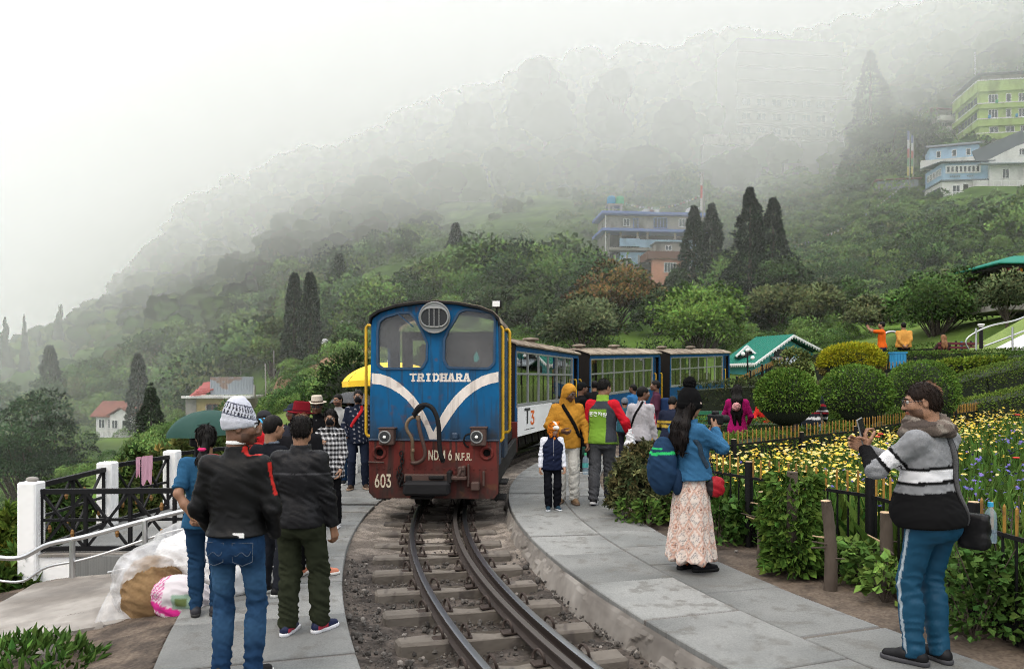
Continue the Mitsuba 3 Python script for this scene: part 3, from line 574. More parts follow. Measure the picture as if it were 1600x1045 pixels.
# ------------------------------------------------------------------ the passenger coaches
CAR_LABELS = ['blue passenger coach with a white printed board, right behind the locomotive', 'blue passenger coach between the first coach and the last one', 'last blue passenger coach of the train, beside the turquoise pavilion']
mat('window_frame_grey', (0.26, 0.265, 0.26), 0.45, 0.3)
mat('curtain_yellow', (0.26, 0.19, 0.015), 0.85)
def coach(i, mid, heading, slope, z0, L0):
    c = thing('passenger_coach', CAR_LABELS[i], 'coach', 'coaches of the train')
    q = math.radians(heading); d = np.array([math.sin(q), math.cos(q)]); r = np.array([d[1], -d[0]])
    o = np.array(mid) - r * .95                                   # from the middle of the right side to the middle of the floor
    def P(m):
        v = np.asarray(m.vertices); return TM(np.column_stack([o[0] + v[:, :1] * r[0] + v[:, 1:2] * d[0], o[1] + v[:, :1] * r[1] + v[:, 1:2] * d[1], v[:, 2:] + z0 + slope * v[:, 1:2]]), m.faces)
    def cp(name, m, mt, parent=None, smooth=False, **kw): return part(name, P(m), mt, parent or c, smooth=smooth, **kw)
    h = L0 / 2; y0, y1 = -h + .10, h - .95; n = 6
    cp('floor', bx((1.86, L0, .12), (0, 0, .62)), 'black_steel'); cp('underframe', bx((1.5, L0 - .1, .26), (0, 0, .42), .02), 'black_steel')
    ra = [(-1.02, 2.50), (-.98, 2.545), (-.6, 2.66), (0, 2.715), (.6, 2.66), (.98, 2.545), (1.02, 2.50)]
    rk = cp('roof', upright(Polygon(ra + [(a * .98, b - .03) for a, b in ra[::-1]]), L0 + .12, (0, -h - .06, 0)), 'rusty_roof', smooth=25)
    for k in range(1, 7): cp('seam', tube(np.array([(a, -h + L0 * k / 7, b + .006) for a, b in ra]), .010, 4), 'rusty_roof', rk)
    for yy in ((-.42 * L0, .02 * L0) if i else (.02 * L0,)): cp('roof_vent', cat(lathe([(.02, .075), (.19, .055), (.22, .02), (.21, .0), (.12, 0), (.10, -.09), (.02, -.09)], 16, (.35, yy, 2.76))), 'rusty_roof', rk, smooth=40)
    for e in (-1, 1): cp('end_wall', upright(Polygon([(-.93, .56), (.93, .56), (.95, 2.50), (.6, 2.64), (0, 2.69), (-.6, 2.64), (-.95, 2.50)]).difference(sbox(-.3, .7, .3, 2.3) if e > 0 else sbox(-.02, 2.2, .02, 2.21)), .05, (0, e * h - .025 - e * .02, 0)), 'car_end')
    for s in (-1, 1):
        X = s * .93
        cp('side_panel', bx((.04, y1 - y0 + .1, .62), (X, (y0 + y1) / 2, .87), .004), 'car_blue'); cp('waist_rail', bx((.055, y1 - y0 + .1, .05), (X, (y0 + y1) / 2, 1.195), .006), 'window_frame_grey')
        cp('cant_rail', bx((.045, L0 - .06, .15), (X, 0, 2.435), .006), 'car_blue')
        for yy in (-h + .05, h - .04, y1 + .10): cp('corner_post', bx((.05, .10 if yy != y1 + .1 else .2, 1.82), (X, yy, 1.45), .006), 'car_blue')
        wf = cp('window_band', cat(*[bx((.05, .055 if k % n else .07, 1.15), (X, y0 + (y1 - y0) * k / n, 1.785), .005) for k in range(n + 1)], *[bx((.046, y1 - y0, hh), (X, (y0 + y1) / 2, zz), .004) for zz, hh in ((2.345, .04), (1.885, .045), (1.235, .03))]), 'window_frame_grey')
        for k in range(n):
            a, b = y0 + (y1 - y0) * k / n + .03, y0 + (y1 - y0) * (k + 1) / n - .03
            for za, zb in ((1.25, 1.862), (1.908, 2.325)): cp('pane', sheet(*[np.array(w_) for w_ in ([[X, X], [X, X]], [[a, a], [b, b]], [[za, zb], [za, zb]])]), 'window_glass', wf)
        dk = cp('door', bx((.03, .60, 1.72), (s * .80, h - .44, 1.5), .004), 'dark_blue'); cp('window', bx((.034, .34, .6), (s * .80, h - .44, 1.95)), 'car_end', dk)
        for yy in ((h - .80, h - .06) if i < 2 else (h - .80,)):
            zt, zb = 1.75, .72; cp('handrail', tube(dense([(s * .95, yy, zt), (s * 1.02, yy, zt), (s * 1.03, yy, zt - .05), (s * 1.03, yy, zb + .05), (s * 1.02, yy, zb), (s * .95, yy, zb)]), .02, 7), 'yellow_rail', smooth=True)
        cp('door_step', bx((.3, .6, .03), (s * .86, h - .44, .34), .005), 'black_steel')
    for k in range(5):
        yy = y0 + .45 + k * .98
        for s in (-1, 1): cp('seat', cat(bx((.78, .42, .10), (s * .48, yy, 1.02), .03), bx((.78, .10, .62), (s * .48, yy + .24, 1.32), .03)), 'seat_brown')
    rg = np.random.default_rng(40 + i)
    for k in range(n):
        a = y0 + (y1 - y0) * (k + .5) / n; part_h = rg.uniform(.95, 1.09); cp('window_blind', bx((.012, (y1 - y0) / n - .06, part_h), (-.895, a, 2.33 - part_h / 2), 0), 'seat_dark')
        cp('mullion', bx((.03, .022, .60), (.925, a, 1.555), 0), 'car_end', wf)
    for k in range(5): cp('curtain', bx((.02, rg.uniform(.12, .3), .42), (-.86, y0 + rg.uniform(.3, 4.6), 2.11), .005), 'curtain_yellow')
    for yy in (-h + .9, -h + 1.9, h - 1.9, h - .9): cp('wheelset', wheelset(yy, .20, .28), 'black_steel', smooth=35)
    for yy in (-h + 1.4, h - 1.4): cp('bogie_frame', cat(*[bx((.10, 1.7, .14), (s * .56, yy, .26), .02) for s in (-1, 1)]), 'black_steel')
    for k in range(9): cp('truss', cat(bx((.04, .05, .3), (.85, -h + .6 + k * .62, .45), .004, rot(x=28))), 'black_steel')
    cp('coupling', bx((.2, .7, .2), (0, -h - .3, .5), .03), 'black_steel')
    if i == 0:
        b = cp('advert_board', bx((.012, 3.3, .62), (.962, -h + 1.78, .87), .003), 'white_board')
        R = np.array([[0, -1., 0], [1, 0, 0], [0, 0, 1]])
        def lt(s, hgt, yy, z, mt, sx): m = text(s, hgt, True, .004, sx); cp('lettering', mv(m, (.972, yy, z), R=R), mt, b)
        lt('T', .33, -h + .92, .80, 'grey_print', 1.9); lt('3', .30, -h + 1.38, .76, 'orange_print', 1.6)
        cp('lettering', cat(*[bx((.003, .035, .018), (.970, -h + .72 + .05 * k, .67)) for k in range(18)]), 'grey_print', b)
    return c
coach(0, (1.02, 20.05), 15.5, 0.004, 0.0, 7.1); coach(1, (4.05, 27.55), 28.0, 0.035, .165, 7.1); coach(2, (8.25, 34.5), 34.0, 0.037, .43, 7.1)
# ------------------------------------------------------------------ figures: one continuous body, clothes over it
def smin(a, b, k):
    if k <= 0: return np.minimum(a, b)
    h = np.maximum(k - np.abs(a - b), 0) / k
    return np.minimum(a, b) - h * h * k * 0.25

class Field:
    """A distance field on a grid; add() blends shapes in, mesh() is its surface."""
    def __init__(s, lo, hi, cell):
        s.lo = np.asarray(lo, float); s.c = cell; s.n = np.ceil((np.asarray(hi) - s.lo) / cell).astype(int) + 2
        s.D = np.full(s.n, 0.5, np.float32)
    def _blk(s, lo, hi):
        a = np.clip(np.floor((np.asarray(lo) - s.lo) / s.c).astype(int), 0, s.n); b = np.clip(np.ceil((np.asarray(hi) - s.lo) / s.c).astype(int) + 1, 0, s.n)
        if (b <= a).any(): return None, None
        g = np.meshgrid(*[(s.lo[i] + np.arange(a[i], b[i]) * s.c).astype(np.float32) for i in range(3)], indexing='ij')
        return tuple(slice(a[i], b[i]) for i in range(3)), np.stack(g, -1)
    def add(s, shape, k=0.0, sub=False, clip=()):
        fn, lo, hi = shape; m = k + 2.5 * s.c
        sl, p = s._blk(np.asarray(lo) - m, np.asarray(hi) + m)
        if sl is None: return s
        d = fn(p)
        for c, n in clip: d = np.maximum(d, (p - np.asarray(c, np.float32)) @ np.asarray(n, np.float32))
        s.D[sl] = -smin(-s.D[sl], d, k) if sub else smin(s.D[sl], d, k)
        return s
    def cut(s, c, n):
        """Keeps what lies behind the plane through c with the outward normal n."""
        sl, p = s._blk(s.lo, s.lo + s.n * s.c); s.D[sl] = np.maximum(s.D[sl], (p - np.asarray(c, np.float32)) @ np.asarray(n, np.float32)); return s
    def mesh(s):
        D = np.pad(s.D, 1, constant_values=0.5); ins = D < 0; n = np.array(D.shape)
        cnt = sum(ins[i:n[0] - 1 + i, j:n[1] - 1 + j, k:n[2] - 1 + k].astype(np.int8) for i in (0, 1) for j in (0, 1) for k in (0, 1))
        act = (cnt > 0) & (cnt < 8); ci = np.argwhere(act)
        if not len(ci): return TM(np.zeros((0, 3)), np.zeros((0, 3), int))
        idx = np.full(act.shape, -1, np.int32); idx[act] = np.arange(len(ci))
        acc, w = np.zeros((len(ci), 3)), np.zeros(len(ci))
        for ax in range(3):
            o1, o2 = [a for a in range(3) if a != ax]
            for i in (0, 1):
                for j in (0, 1):
                    a = ci.copy(); a[:, o1] += i; a[:, o2] += j; b = a.copy(); b[:, ax] += 1
                    da, db = D[tuple(a.T)], D[tuple(b.T)]; x = (da < 0) != (db < 0)
                    t = da / np.where(x, da - db, 1); q = a.astype(float); q[:, ax] += t
                    acc[x] += q[x]; w[x] += 1
        v = (acc / w[:, None] - 1) * s.c + s.lo; F_ = []
        for ax in range(3):
            o1, o2 = (ax + 1) % 3, (ax + 2) % 3
            sl1, sl2 = [slice(None)] * 3, [slice(None)] * 3; sl1[ax] = slice(0, -1); sl2[ax] = slice(1, None)
            A, B = ins[tuple(sl1)], ins[tuple(sl2)]; e = np.argwhere(A != B)
            e = e[(e[:, o1] > 0) & (e[:, o2] > 0) & (e[:, o1] < n[o1] - 1) & (e[:, o2] < n[o2] - 1)]
            fl = A[tuple(e.T)]
            def cid(d1, d2): q = e.copy(); q[:, o1] += d1; q[:, o2] += d2; return idx[tuple(q.T)]
            a, b, c, d = cid(-1, -1), cid(0, -1), cid(0, 0), cid(-1, 0)
            f1 = np.where(fl[:, None], np.stack([a, b, c], 1), np.stack([a, c, b], 1)); f2 = np.where(fl[:, None], np.stack([a, c, d], 1), np.stack([a, d, c], 1))
            F_ += [f1, f2]
        return TM(v, np.vstack(F_))

def rc(a, b, ra, rb):
    a, b = np.asarray(a, np.float32), np.asarray(b, np.float32); ba = b - a; l2 = float(ba @ ba) + 1e-12
    def fn(p):
        q = p - a; t = np.clip((q @ ba) / l2, 0, 1)
        return np.sqrt(((q - t[..., None] * ba) ** 2).sum(-1)) - (ra + (rb - ra) * t)
    r = max(ra, rb); return fn, np.minimum(a, b) - r, np.maximum(a, b) + r
def ell(c, r, R=None):
    c, r = np.asarray(c, np.float32), np.asarray(r, np.float32)
    def fn(p):
        q = p - c
        if R is not None: q = q @ np.asarray(R, np.float32)
        k0 = np.sqrt(((q / r) ** 2).sum(-1)); k1 = np.sqrt(((q / r ** 2) ** 2).sum(-1)) + 1e-9
        return k0 * (k0 - 1) / k1
    m = r.max() if R is not None else r; return fn, c - m, c + m
def rbx(c, half, rad, R=None):
    c, h = np.asarray(c, np.float32), np.asarray(half, np.float32) - rad
    def fn(p):
        q = p - c
        if R is not None: q = q @ np.asarray(R, np.float32)
        q = np.abs(q) - h; return np.sqrt((np.maximum(q, 0) ** 2).sum(-1)) + np.minimum(q.max(-1), 0) - rad
    m = np.linalg.norm(half) if R is not None else np.asarray(half); return fn, c - m, c + m
def loft(o, R, tab, e=2.3):
    """Superelliptic sections (z, half width, half depth, forward shift) along the z of a frame R at o."""
    o, R, tab = np.asarray(o, np.float32), np.asarray(R, np.float32), np.asarray(tab, np.float32); z0, z1 = tab[0, 0], tab[-1, 0]
    tz, cs = tab[:, 0], CubicSpline(tab[:, 0], tab[:, 1:])
    zz = np.linspace(z0, z1, 80); T_ = cs(zz)
    def fn(p):
        q = (p - o) @ R; z = np.clip(q[..., 2], z0, z1)
        a, b, y = (np.interp(z, zz, T_[:, i]).astype(np.float32) for i in range(3))
        k = (np.abs(q[..., 0] / a) ** e + np.abs((q[..., 1] - y) / b) ** e) ** (1 / e)
        return np.maximum((k - 1) * np.minimum(a, b) * 0.9, np.maximum(q[..., 2] - z1, z0 - q[..., 2]))
    m = max(tab[:, 1].max(), tab[:, 2].max() + np.abs(tab[:, 3]).max()) + .02
    e_ = np.array([o + R @ np.array([sx * m, sy * m, z]) for sx in (-1, 1) for sy in (-1, 1) for z in (z0, z1)])
    return fn, e_.min(0), e_.max(0)

def unit(v): v = np.asarray(v, float); return v / (np.linalg.norm(v) + 1e-12)
def ik(a, c, l1, l2, pole):
    """The middle joint of a two-bone limb from a to c; c comes back within reach."""
    a, c = np.asarray(a, float), np.asarray(c, float); d = c - a; L = np.linalg.norm(d)
    if L > (l1 + l2) * .998: c = a + d / L * (l1 + l2) * .998; d = c - a; L = np.linalg.norm(d)
    u = d / L; x = (l1 * l1 - l2 * l2 + L * L) / (2 * L); h = math.sqrt(max(l1 * l1 - x * x, 0)); p = np.asarray(pole, float); p = unit(p - u * (p @ u))
    return a + u * x + p * h, c

def crease(m, amp, f=13.0, seed=0, centers=(), base=0.35, R=.16):
    """Folds of cloth: ridged noise along the normals, stronger near the given joints."""
    v = np.asarray(m.vertices)
    if not len(v): return m
    q = v * f; w = np.full(len(v), base)
    for c, k in centers: w = np.maximum(w, k * np.exp(-((v - np.asarray(c)) ** 2).sum(1) / (2 * R * R)))
    warp = meshkit.noise(q * .6, seed + 3) * 1.6
    n1 = 1 - 2 * np.abs(meshkit.noise(np.stack([q[:, 0] * .9 + warp, q[:, 1] * .9, q[:, 2] * 1.8 + .8 * (q[:, 0] + q[:, 1])], -1), seed) - .5) * 2
    n2 = meshkit.noise(q * .5, seed + 1) - .5
    nv = _vn(m); w = w * np.clip((.92 - np.abs(nv[:, 2])) * 5, 0, 1)
    return TM(v + nv * (amp * w * (0.75 * n1 + .9 * n2))[:, None], m.faces)
def _vn(m):
    v, f = np.asarray(m.vertices), np.asarray(m.faces); n = np.zeros_like(v); fn = np.cross(v[f[:, 1]] - v[f[:, 0]], v[f[:, 2]] - v[f[:, 0]])
    for k in range(3): np.add.at(n, f[:, k], fn)
    return n / (np.linalg.norm(n, axis=1, keepdims=True) + 1e-12)

mat('skin', {**VC}, 0.5, spec=0.35)
mat('cloth', {**VC}, 0.9, spec=0.08, bump=(proc(lambda p, n, uv: noise(p.x * 260, p.y * 260, p.z * 260)), 0.0012))
mat('shiny_cloth', {**VC}, 0.5, spec=0.16)
mat('hair', {**VC}, 0.5, spec=0.14)
mat('leather', {**VC}, 0.5, spec=0.2)
mat('eye_white', (0.6, 0.58, 0.55), 0.2)
mat('glasses', (0.012, 0.012, 0.013), 0.15)
HAIR = (0.005, 0.004, 0.0035); SKIN = (0.24, 0.125, 0.075); DARKSKIN = (0.13, 0.065, 0.04); PALE = (0.36, 0.21, 0.14)

def cards(P, D, S, col, rng, asp=.42, fold=.25, up=None):
    """One folded leaf at each point: base P, direction D, length S; col one colour per leaf."""
    n = len(P); D = D / (np.linalg.norm(D, axis=1, keepdims=True) + 1e-9)
    r = rng.normal(size=(n, 3)) if up is None else up + .35 * rng.normal(size=(n, 3)); X = np.cross(D, r); X /= np.linalg.norm(X, axis=1, keepdims=True) + 1e-9; N = np.cross(X, D)
    S = np.broadcast_to(np.asarray(S, float), (n,))[:, None]
    m = P + D * S * .5; v = np.stack([P, m + X * S * asp * .5 + N * S * fold * .3, P + D * S - N * S * fold * .25, m - X * S * asp * .5 + N * S * fold * .3], 1).reshape(-1, 3)
    i = np.arange(n)[:, None] * 4; f = np.hstack([i, i + 1, i + 2, i, i + 2, i + 3]).reshape(-1, 3)
    return TM(v, f), np.repeat(col, 4, 0)
class Person:
    def __init__(s, label, pos, h=1.68, yaw=0.0, cell=.016, skin=SKIN, w=1.0, lean=(0, 0), twist=0, head=(0, 0, 0), feet=None, R=None, L=None, seed=0, belly=0.0, hip=None, group=None, sit=None):
        """R and L: (wrist, elbow pole) in units of a 1.7 m figure, x to its right, y ahead, z up. head: yaw (+ = to its left), pitch (+ = down), tilt. yaw as seen from above, 0 = facing away from the camera."""
        s.k = k = h / 1.7; s.cell, s.seed, s.w, s.belly, s.skin = cell, seed, w, belly, skin; s.pos, s.yaw = np.asarray(pos, float), math.radians(yaw)
        s.key = thing('person', label, 'person', group); s.rng = np.random.default_rng(900 + seed)
        s.hipc = np.array(hip if hip is not None else (0, 0, .895)) * k; s.RT = rot(x=-lean[0], y=lean[1], z=twist)
        s.N = s.hipc + s.RT @ (np.array([0, -.01, .545]) * k); s.RH = rot(z=head[0]) @ rot(x=-head[1], y=head[2])
        s.hc = s.N + s.RT @ (np.array([0, .012, .075]) * k) + s.RH @ (np.array([0, .02, .083]) * k)
        s.sh, s.el, s.wr, s.hp, s.kn, s.an, s.ft = {}, {}, {}, {}, {}, {}, {}
        feet = feet or ((.10, .0, -8), (-.10, .0, 8))                 # right, left: x, y, toe-out (negative = to the right), lift
        for sd, ft, arm in ((1, feet[0], R), (-1, feet[1], L)):
            s.sh[sd] = s.N + s.RT @ (np.array([sd * .164 * w, -.012, -.074]) * k)
            wr, pole = arm if arm else ((.245, .06, .80), (.35, -1, 0))
            wr = np.array(wr) * k * np.array([sd, 1, 1]); s.el[sd], s.wr[sd] = ik(s.sh[sd], wr, .285 * k, .255 * k, np.array(pole) * np.array([sd, 1, 1]))
            s.hp[sd] = s.hipc + np.array([sd * .088, 0, -.02]) * k
            a = np.array([ft[0], ft[1], .085 + (ft[3] if len(ft) > 3 else 0)]) * k
            s.kn[sd], s.an[sd] = ik(s.hp[sd], a, .403 * k, .398 * k, (sd * .15, 1, 0)); s.ft[sd] = (ft[2], ft[4] if len(ft) > 4 else 0)
    # --- output
    def out(s, name, m, mt, col, parent=None, smooth=True, label=None):
        if not len(m.faces): return None
        v = np.asarray(m.vertices); c = np.asarray(col(v) if callable(col) else np.tile(np.asarray(col, float), (len(v), 1)))
        if callable(col) is False: c = c * (0.9 + 0.2 * meshkit.noise(v * 14, 7))[:, None]
        return part(name, mv(m, s.pos, s.yaw), mt, parent or s.key, smooth=smooth, color=c, label=label)
    def hard(s, name, m, mt, parent=None, smooth=False, label=None): return part(name, mv(m, s.pos, s.yaw), mt, parent or s.key, smooth=smooth, label=label)
    def box(s, pad=.12):
        P = np.array([*s.sh.values(), *s.el.values(), *s.wr.values(), *s.hp.values(), *s.kn.values(), *s.an.values(), s.N, s.hc]); return P.min(0) - pad - .05, P.max(0) + pad + .08
    # --- skin
    def hand(s, sd, curl=.35, spread=.06, u=None, n=None, cell=None, thumb=.5):
        k = s.k; w0 = s.wr[sd]; u = unit(w0 - s.el[sd]) if u is None else unit(u); n = np.asarray(n if n is not None else (-sd * .9, .35, 0), float); n = unit(n - u * (n @ u)); t = np.cross(u, n) * sd
        s.grip = getattr(s, 'grip', {}); s.grip[sd] = w0 + (u * .085 + n * .03) * k; s.hf = getattr(s, 'hf', {}); s.hf[sd] = (u, n, t)
        f = Field(w0 - .22 * k, w0 + .22 * k, cell or max(.0054, s.cell * .42))
        kn = []
        for i, (off, ln) in enumerate(((.030, .082), (.010, .090), (-.010, .085), (-.028, .068))):
            b = w0 + (u * .012 + t * off * .5) * k; m = w0 + (u * (.092 - .004 * abs(i - 1)) + t * off + n * -.002) * k; f.add(rc(b, m, .0155 * k, .0125 * k), .012)
            a, d, r = m, unit(u + t * (off * 6 * spread)), .0098 - .0006 * abs(i - 1)
            cc = curl * (1 + .12 * (i - 1.5)); th = 0
            for bend, fr in ((1.25, .46), (1.65, .31), (1.0, .23)):
                th += bend * cc; q = a + (d * math.cos(th) + n * math.sin(th)) * ln * fr * k; f.add(rc(a, q, r * k, r * .88 * k), .003); a, r = q, r * .9
        a = w0 + (u * .02 + t * .022 + n * .008) * k; b = a + unit(u * .75 + t * .62 + n * .25) * .048 * k; c = b + unit(u * .9 + t * (.35 - thumb * .5) + n * (.25 + thumb * .6)) * .032 * k; e = c + unit(u * .9 + t * (.1 - thumb * .6) + n * (.2 + thumb * .8)) * .026 * k
        f.add(rc(a, b, .0165 * k, .0125 * k), .012).add(rc(b, c, .0118 * k, .0105 * k), .004).add(rc(c, e, .0105 * k, .0088 * k), .003)
        f.add(rc(s.wr[sd] - unit(s.wr[sd] - s.el[sd]) * .05 * k, w0 + u * .01 * k, .0275 * k, .024 * k), .015)
        return f.mesh()
    def headmesh(s):
        k, R, c = s.k, s.RH, s.hc; P = lambda *q: c + R @ (np.array(q) * k)
        E = lambda q, r: ell(P(*q), np.array(r) * k, R)
        f = Field(c - .19 * k, c + .17 * k, max(.0062, s.cell * .6))
        f.add(E((0, -.012, .028), (.074, .093, .086))).add(E((0, .028, -.032), (.056, .064, .074)), .03).add(E((0, .066, -.088), (.026, .022, .02)), .025)
        for sd in (1, -1): f.add(E((sd * .038, .056, -.022), (.026, .03, .03)), .02).add(E((sd * .05, .01, -.062), (.02, .04, .03)), .025)
        f.add(E((0, .078, .030), (.05, .016, .011)), .015)
        for sd in (1, -1): f.add(E((sd * .031, .098, .011), (.017, .014, .011)), .012, sub=True)
        f.add(rc(P(0, .088, .012), P(0, .108, -.026), .0085 * k, .0125 * k), .012)
        for sd in (1, -1): f.add(E((sd * .013, .098, -.030), (.009, .010, .008)), .006)
        f.add(E((0, .090, -.052), (.022, .010, .006)), .006).add(E((0, .088, -.063), (.020, .010, .007)), .006)
        for sd in (1, -1):
            Re = R @ rot(z=-sd * 25, x=-8); f.add(ell(P(sd * .077, -.008, -.005), np.array((.008, .020, .032)) * k, Re), .008); f.add(ell(P(sd * .087, -.004, -.002), np.array((.006, .010, .018)) * k, Re), .005, sub=True)
        f.add(rc(P(0, -.035, -.05), s.N + s.RT @ (np.array([0, .0, -.02]) * k), .052 * k, .058 * k), .03)
        return f.mesh()
    def body(s, hands=((1, {}), (-1, {})), arms=(), legs=False, face=True, beard=0.0, col=None):
        k = s.k; lo, hi = s.box(); f = Field(lo, hi, max(s.cell, .022))
        f.add(loft(s.hipc, s.RT, np.array([(-.06, .13, .085, 0), (.1, .125, .08, 0), (.3, .15, .09, 0), (.42, .14, .08, 0), (.5, .07, .06, 0)]) * k))
        for sd in (1, -1):
            f.add(rc(s.sh[sd], s.el[sd], .046 * k, .036 * k), .04).add(rc(s.el[sd], s.wr[sd], .034 * k, .026 * k), .015)
            f.add(rc(s.hp[sd], s.kn[sd], .07 * k, .046 * k), .03).add(rc(s.kn[sd], s.an[sd], .045 * k, .033 * k), .02)
            q = math.radians(s.ft[sd][0]); d = np.array([-math.sin(q), math.cos(q), 0]); f.add(rc(s.an[sd] + np.array([0, 0, -.045]) * k - d * .03 * k, s.an[sd] + np.array([0, 0, -.055]) * k + d * .10 * k, .032 * k, .026 * k), .02)
        f.add(rc(s.N, s.hc, .05 * k, .05 * k), .03)
        ms = [f.mesh(), s.headmesh()] + [s.hand(sd, **kw) for sd, kw in hands]
        for sd in arms:
            g = Field(np.minimum(s.el[sd], s.wr[sd]) - .09, np.maximum(s.el[sd], s.wr[sd]) + .09, max(.007, s.cell * .6))
            g.add(rc(s.el[sd] + unit(s.sh[sd] - s.el[sd]) * .1 * k, s.el[sd], .041 * k, .036 * k)).add(rc(s.el[sd], s.wr[sd] * .45 + s.el[sd] * .55, .036 * k, .037 * k), .03).add(rc(s.wr[sd] * .45 + s.el[sd] * .55, s.wr[sd], .037 * k, .0265 * k), .03); ms.append(g.mesh())
        m = cat(ms); sk = np.array(s.skin); c = s.hc; Ri = s.RH.T
        def paint(v):
            q = (v - c) @ s.RH / k; o = np.tile(sk, (len(v), 1)) * (0.88 + .24 * meshkit.noise(v * 30, 3))[:, None]
            hd = np.linalg.norm(v - c, axis=1) < .2 * k
            lip = hd & (q[:, 1] > .080) & (np.abs(q[:, 2] + .058) < .0125) & (np.abs(q[:, 0]) < .024); o[lip] *= (.95, .6, .6)
            if beard:
                b = hd & (q[:, 1] > .012) & (q[:, 2] < -.036) & (q[:, 2] > -.118) & ~lip; o[b] = o[b] * (1 - beard) + np.array(HAIR) * 1.6 * beard
                b = hd & (q[:, 1] > .085) & (np.abs(q[:, 2] + .042) < .007) & (np.abs(q[:, 0]) < .028); o[b] = o[b] * (1 - beard) + np.array(HAIR) * beard
            return o
        b = s.out('body', m, 'skin', paint)
        if face:
            P = lambda *q: c + s.RH @ (np.array(q) * k)
            for sd in (1, -1):
                e = s.hard('eye', mv(trimesh.creation.icosphere(subdivisions=2, radius=.0115 * k), P(sd * .031, .080, .011)), 'eye_white', b, smooth=True)
                s.out('iris', mv(trimesh.creation.icosphere(subdivisions=1, radius=.0062 * k), P(sd * .031, .0885, .0105)), 'hair', (.015, .008, .005), e)
                s.out('eyebrow', tube(np.array([P(sd * .014, .096, .030), P(sd * .032, .095, .036), P(sd * .050, .080, .029)]), np.array([.0032, .0038, .002]) * k, 6), 'hair', HAIR, b)
        s.bodykey = b; return s
    # --- hair and headgear
    def hair(s, color=HAIR, style='short', bald=False, name='hair', length=0.0, low=-.055):
        k, R, c = s.k, s.RH, s.hc; P = lambda *q: c + R @ (np.array(q) * k); E = lambda q, r: ell(P(*q), np.array(r) * k, R)
        f = Field(c - .2 * k - np.array([0, 0, length]), c + .19 * k, max(.0062, s.cell * .6))
        f.add(E((0, -.017, .034), (.081, .097, .090))).add(E((0, -.05, -.02), (.070, .055, .06)), .03)
        f.add(E((0, .105, -.035), (.078, .080, .092)), .012, sub=True)
        for sd in (1, -1): f.add(E((sd * .085, .012, -.022), (.028, .034, .042)), .01, sub=True)
        if style == 'short': f.cut(P(0, 0, low), R @ np.array([0, .35, -1.0]))
        if style == 'long':
            back = s.N + s.RT @ (np.array([0, -.10, -.02]) * k)
            f2 = [(P(0, -.06, .0), back, .075, .075), (back, back + np.array([0, -.025, -length * .5]), .08, .085), (back + np.array([0, -.025, -length * .5]), back + np.array([.01, -.03, -length]), .082, .045)]
            for a, b, r0, r1 in f2:
                for dx in (-.045, .045): f.add(rc(a + s.RT @ np.array([dx, 0, 0]), b + s.RT @ np.array([dx, 0, 0]), r0 * .64 * k, r1 * .60 * k), .05)
        if style == 'tail':
            a = P(0, -.10, .0); b = s.N + s.RT @ (np.array([0, -.12, -.03]) * k); f.add(rc(a, b, .032 * k, .045 * k), .03).add(rc(b, b + np.array([0, -.01, -length]), .045 * k, .03 * k), .03)
        m = f.mesh(); v = np.asarray(m.vertices); q = (v - c) @ R
        st = meshkit.noise(np.stack([np.arctan2(q[:, 0], -q[:, 1]) * 14, q[:, 2] * 9, 0 * q[:, 0]], -1), s.seed) - .5
        m = TM(v + _vn(m) * (st * (.007 if style == 'short' else .013) * k)[:, None], m.faces)
        def paint(v):
            q = (v - c) @ R; g = .6 + .9 * meshkit.noise(np.stack([np.arctan2(q[:, 0], -q[:, 1]) * 30, q[:, 2] * 20, 0 * q[:, 0]], -1), 3); o = np.array(color) * g[:, None]
            if bald:
                d = np.linalg.norm((q / k - np.array(bald)) * (1, 1, 1), axis=1); t = np.clip((.070 - d) / .03, 0, 1)[:, None]; o = o * (1 - t) + np.array(s.skin) * .85 * t
            return o
        if s.cell < .0125 or style == 'long' and s.cell < .02:
            v = np.asarray(m.vertices); rg = s.rng; n = 2600 if style == 'short' else 4200; i = rg.integers(0, len(v), n); N = _vn(m)[i]; fl = np.tile(R @ np.array([0, -.55, -.8]), (n, 1)) if style == 'short' else np.tile([0, -.1, -1.0], (n, 1))
            D = fl - N * (fl * N).sum(1, keepdims=True) + N * (.14 if style == 'short' else .0) + rg.normal(0, .20 if style == 'short' else .04, (n, 3)); P0 = v[i] - N * (.003 if style == 'short' else .004); c0 = paint(v)[i]
            mc, cc = cards(P0, D, (.026 if style == 'short' else .055) * k * rg.uniform(.6, 1.4, n), c0 * rg.uniform(.7, 1.9, (n, 1)), rg, .12, .2, up=N); base = paint(v)
            k_ = part(name, mv(cat(m, mc), s.pos, s.yaw), 'hair', s.key, smooth=True, color=np.vstack([base * (.9 + .2 * meshkit.noise(v * 14, 7))[:, None], cc])); return k_
        return s.out(name, m, 'hair', paint)
    def beanie(s, color, z0=-.005, tall=.03, name='beanie', pom=False, rib=True, big=1.0):
        k, R, c = s.k, s.RH, s.hc; P = lambda *q: c + R @ (np.array(q) * k); E = lambda q, r: ell(P(*q), np.array(r) * k, R)
        f = Field(c - .2 * k, c + (.25 + tall) * k, max(.0065, s.cell * .6)); B = big
        f.add(E((0, -.014, .03), (.085 * B, .104 * B, .10 + .2 * tall))).add(E((0, -.03, .06 + tall), (.066 * B, .078 * B, .075 + tall * .4)), .05)
        f.cut(P(0, 0, z0), R @ np.array([0, .18, -1.0])); cu = Field(c - .2 * k, c + .2 * k, max(.0065, s.cell * .6))
        m = f.mesh(); v = np.asarray(m.vertices); q = (v - c) @ R / k
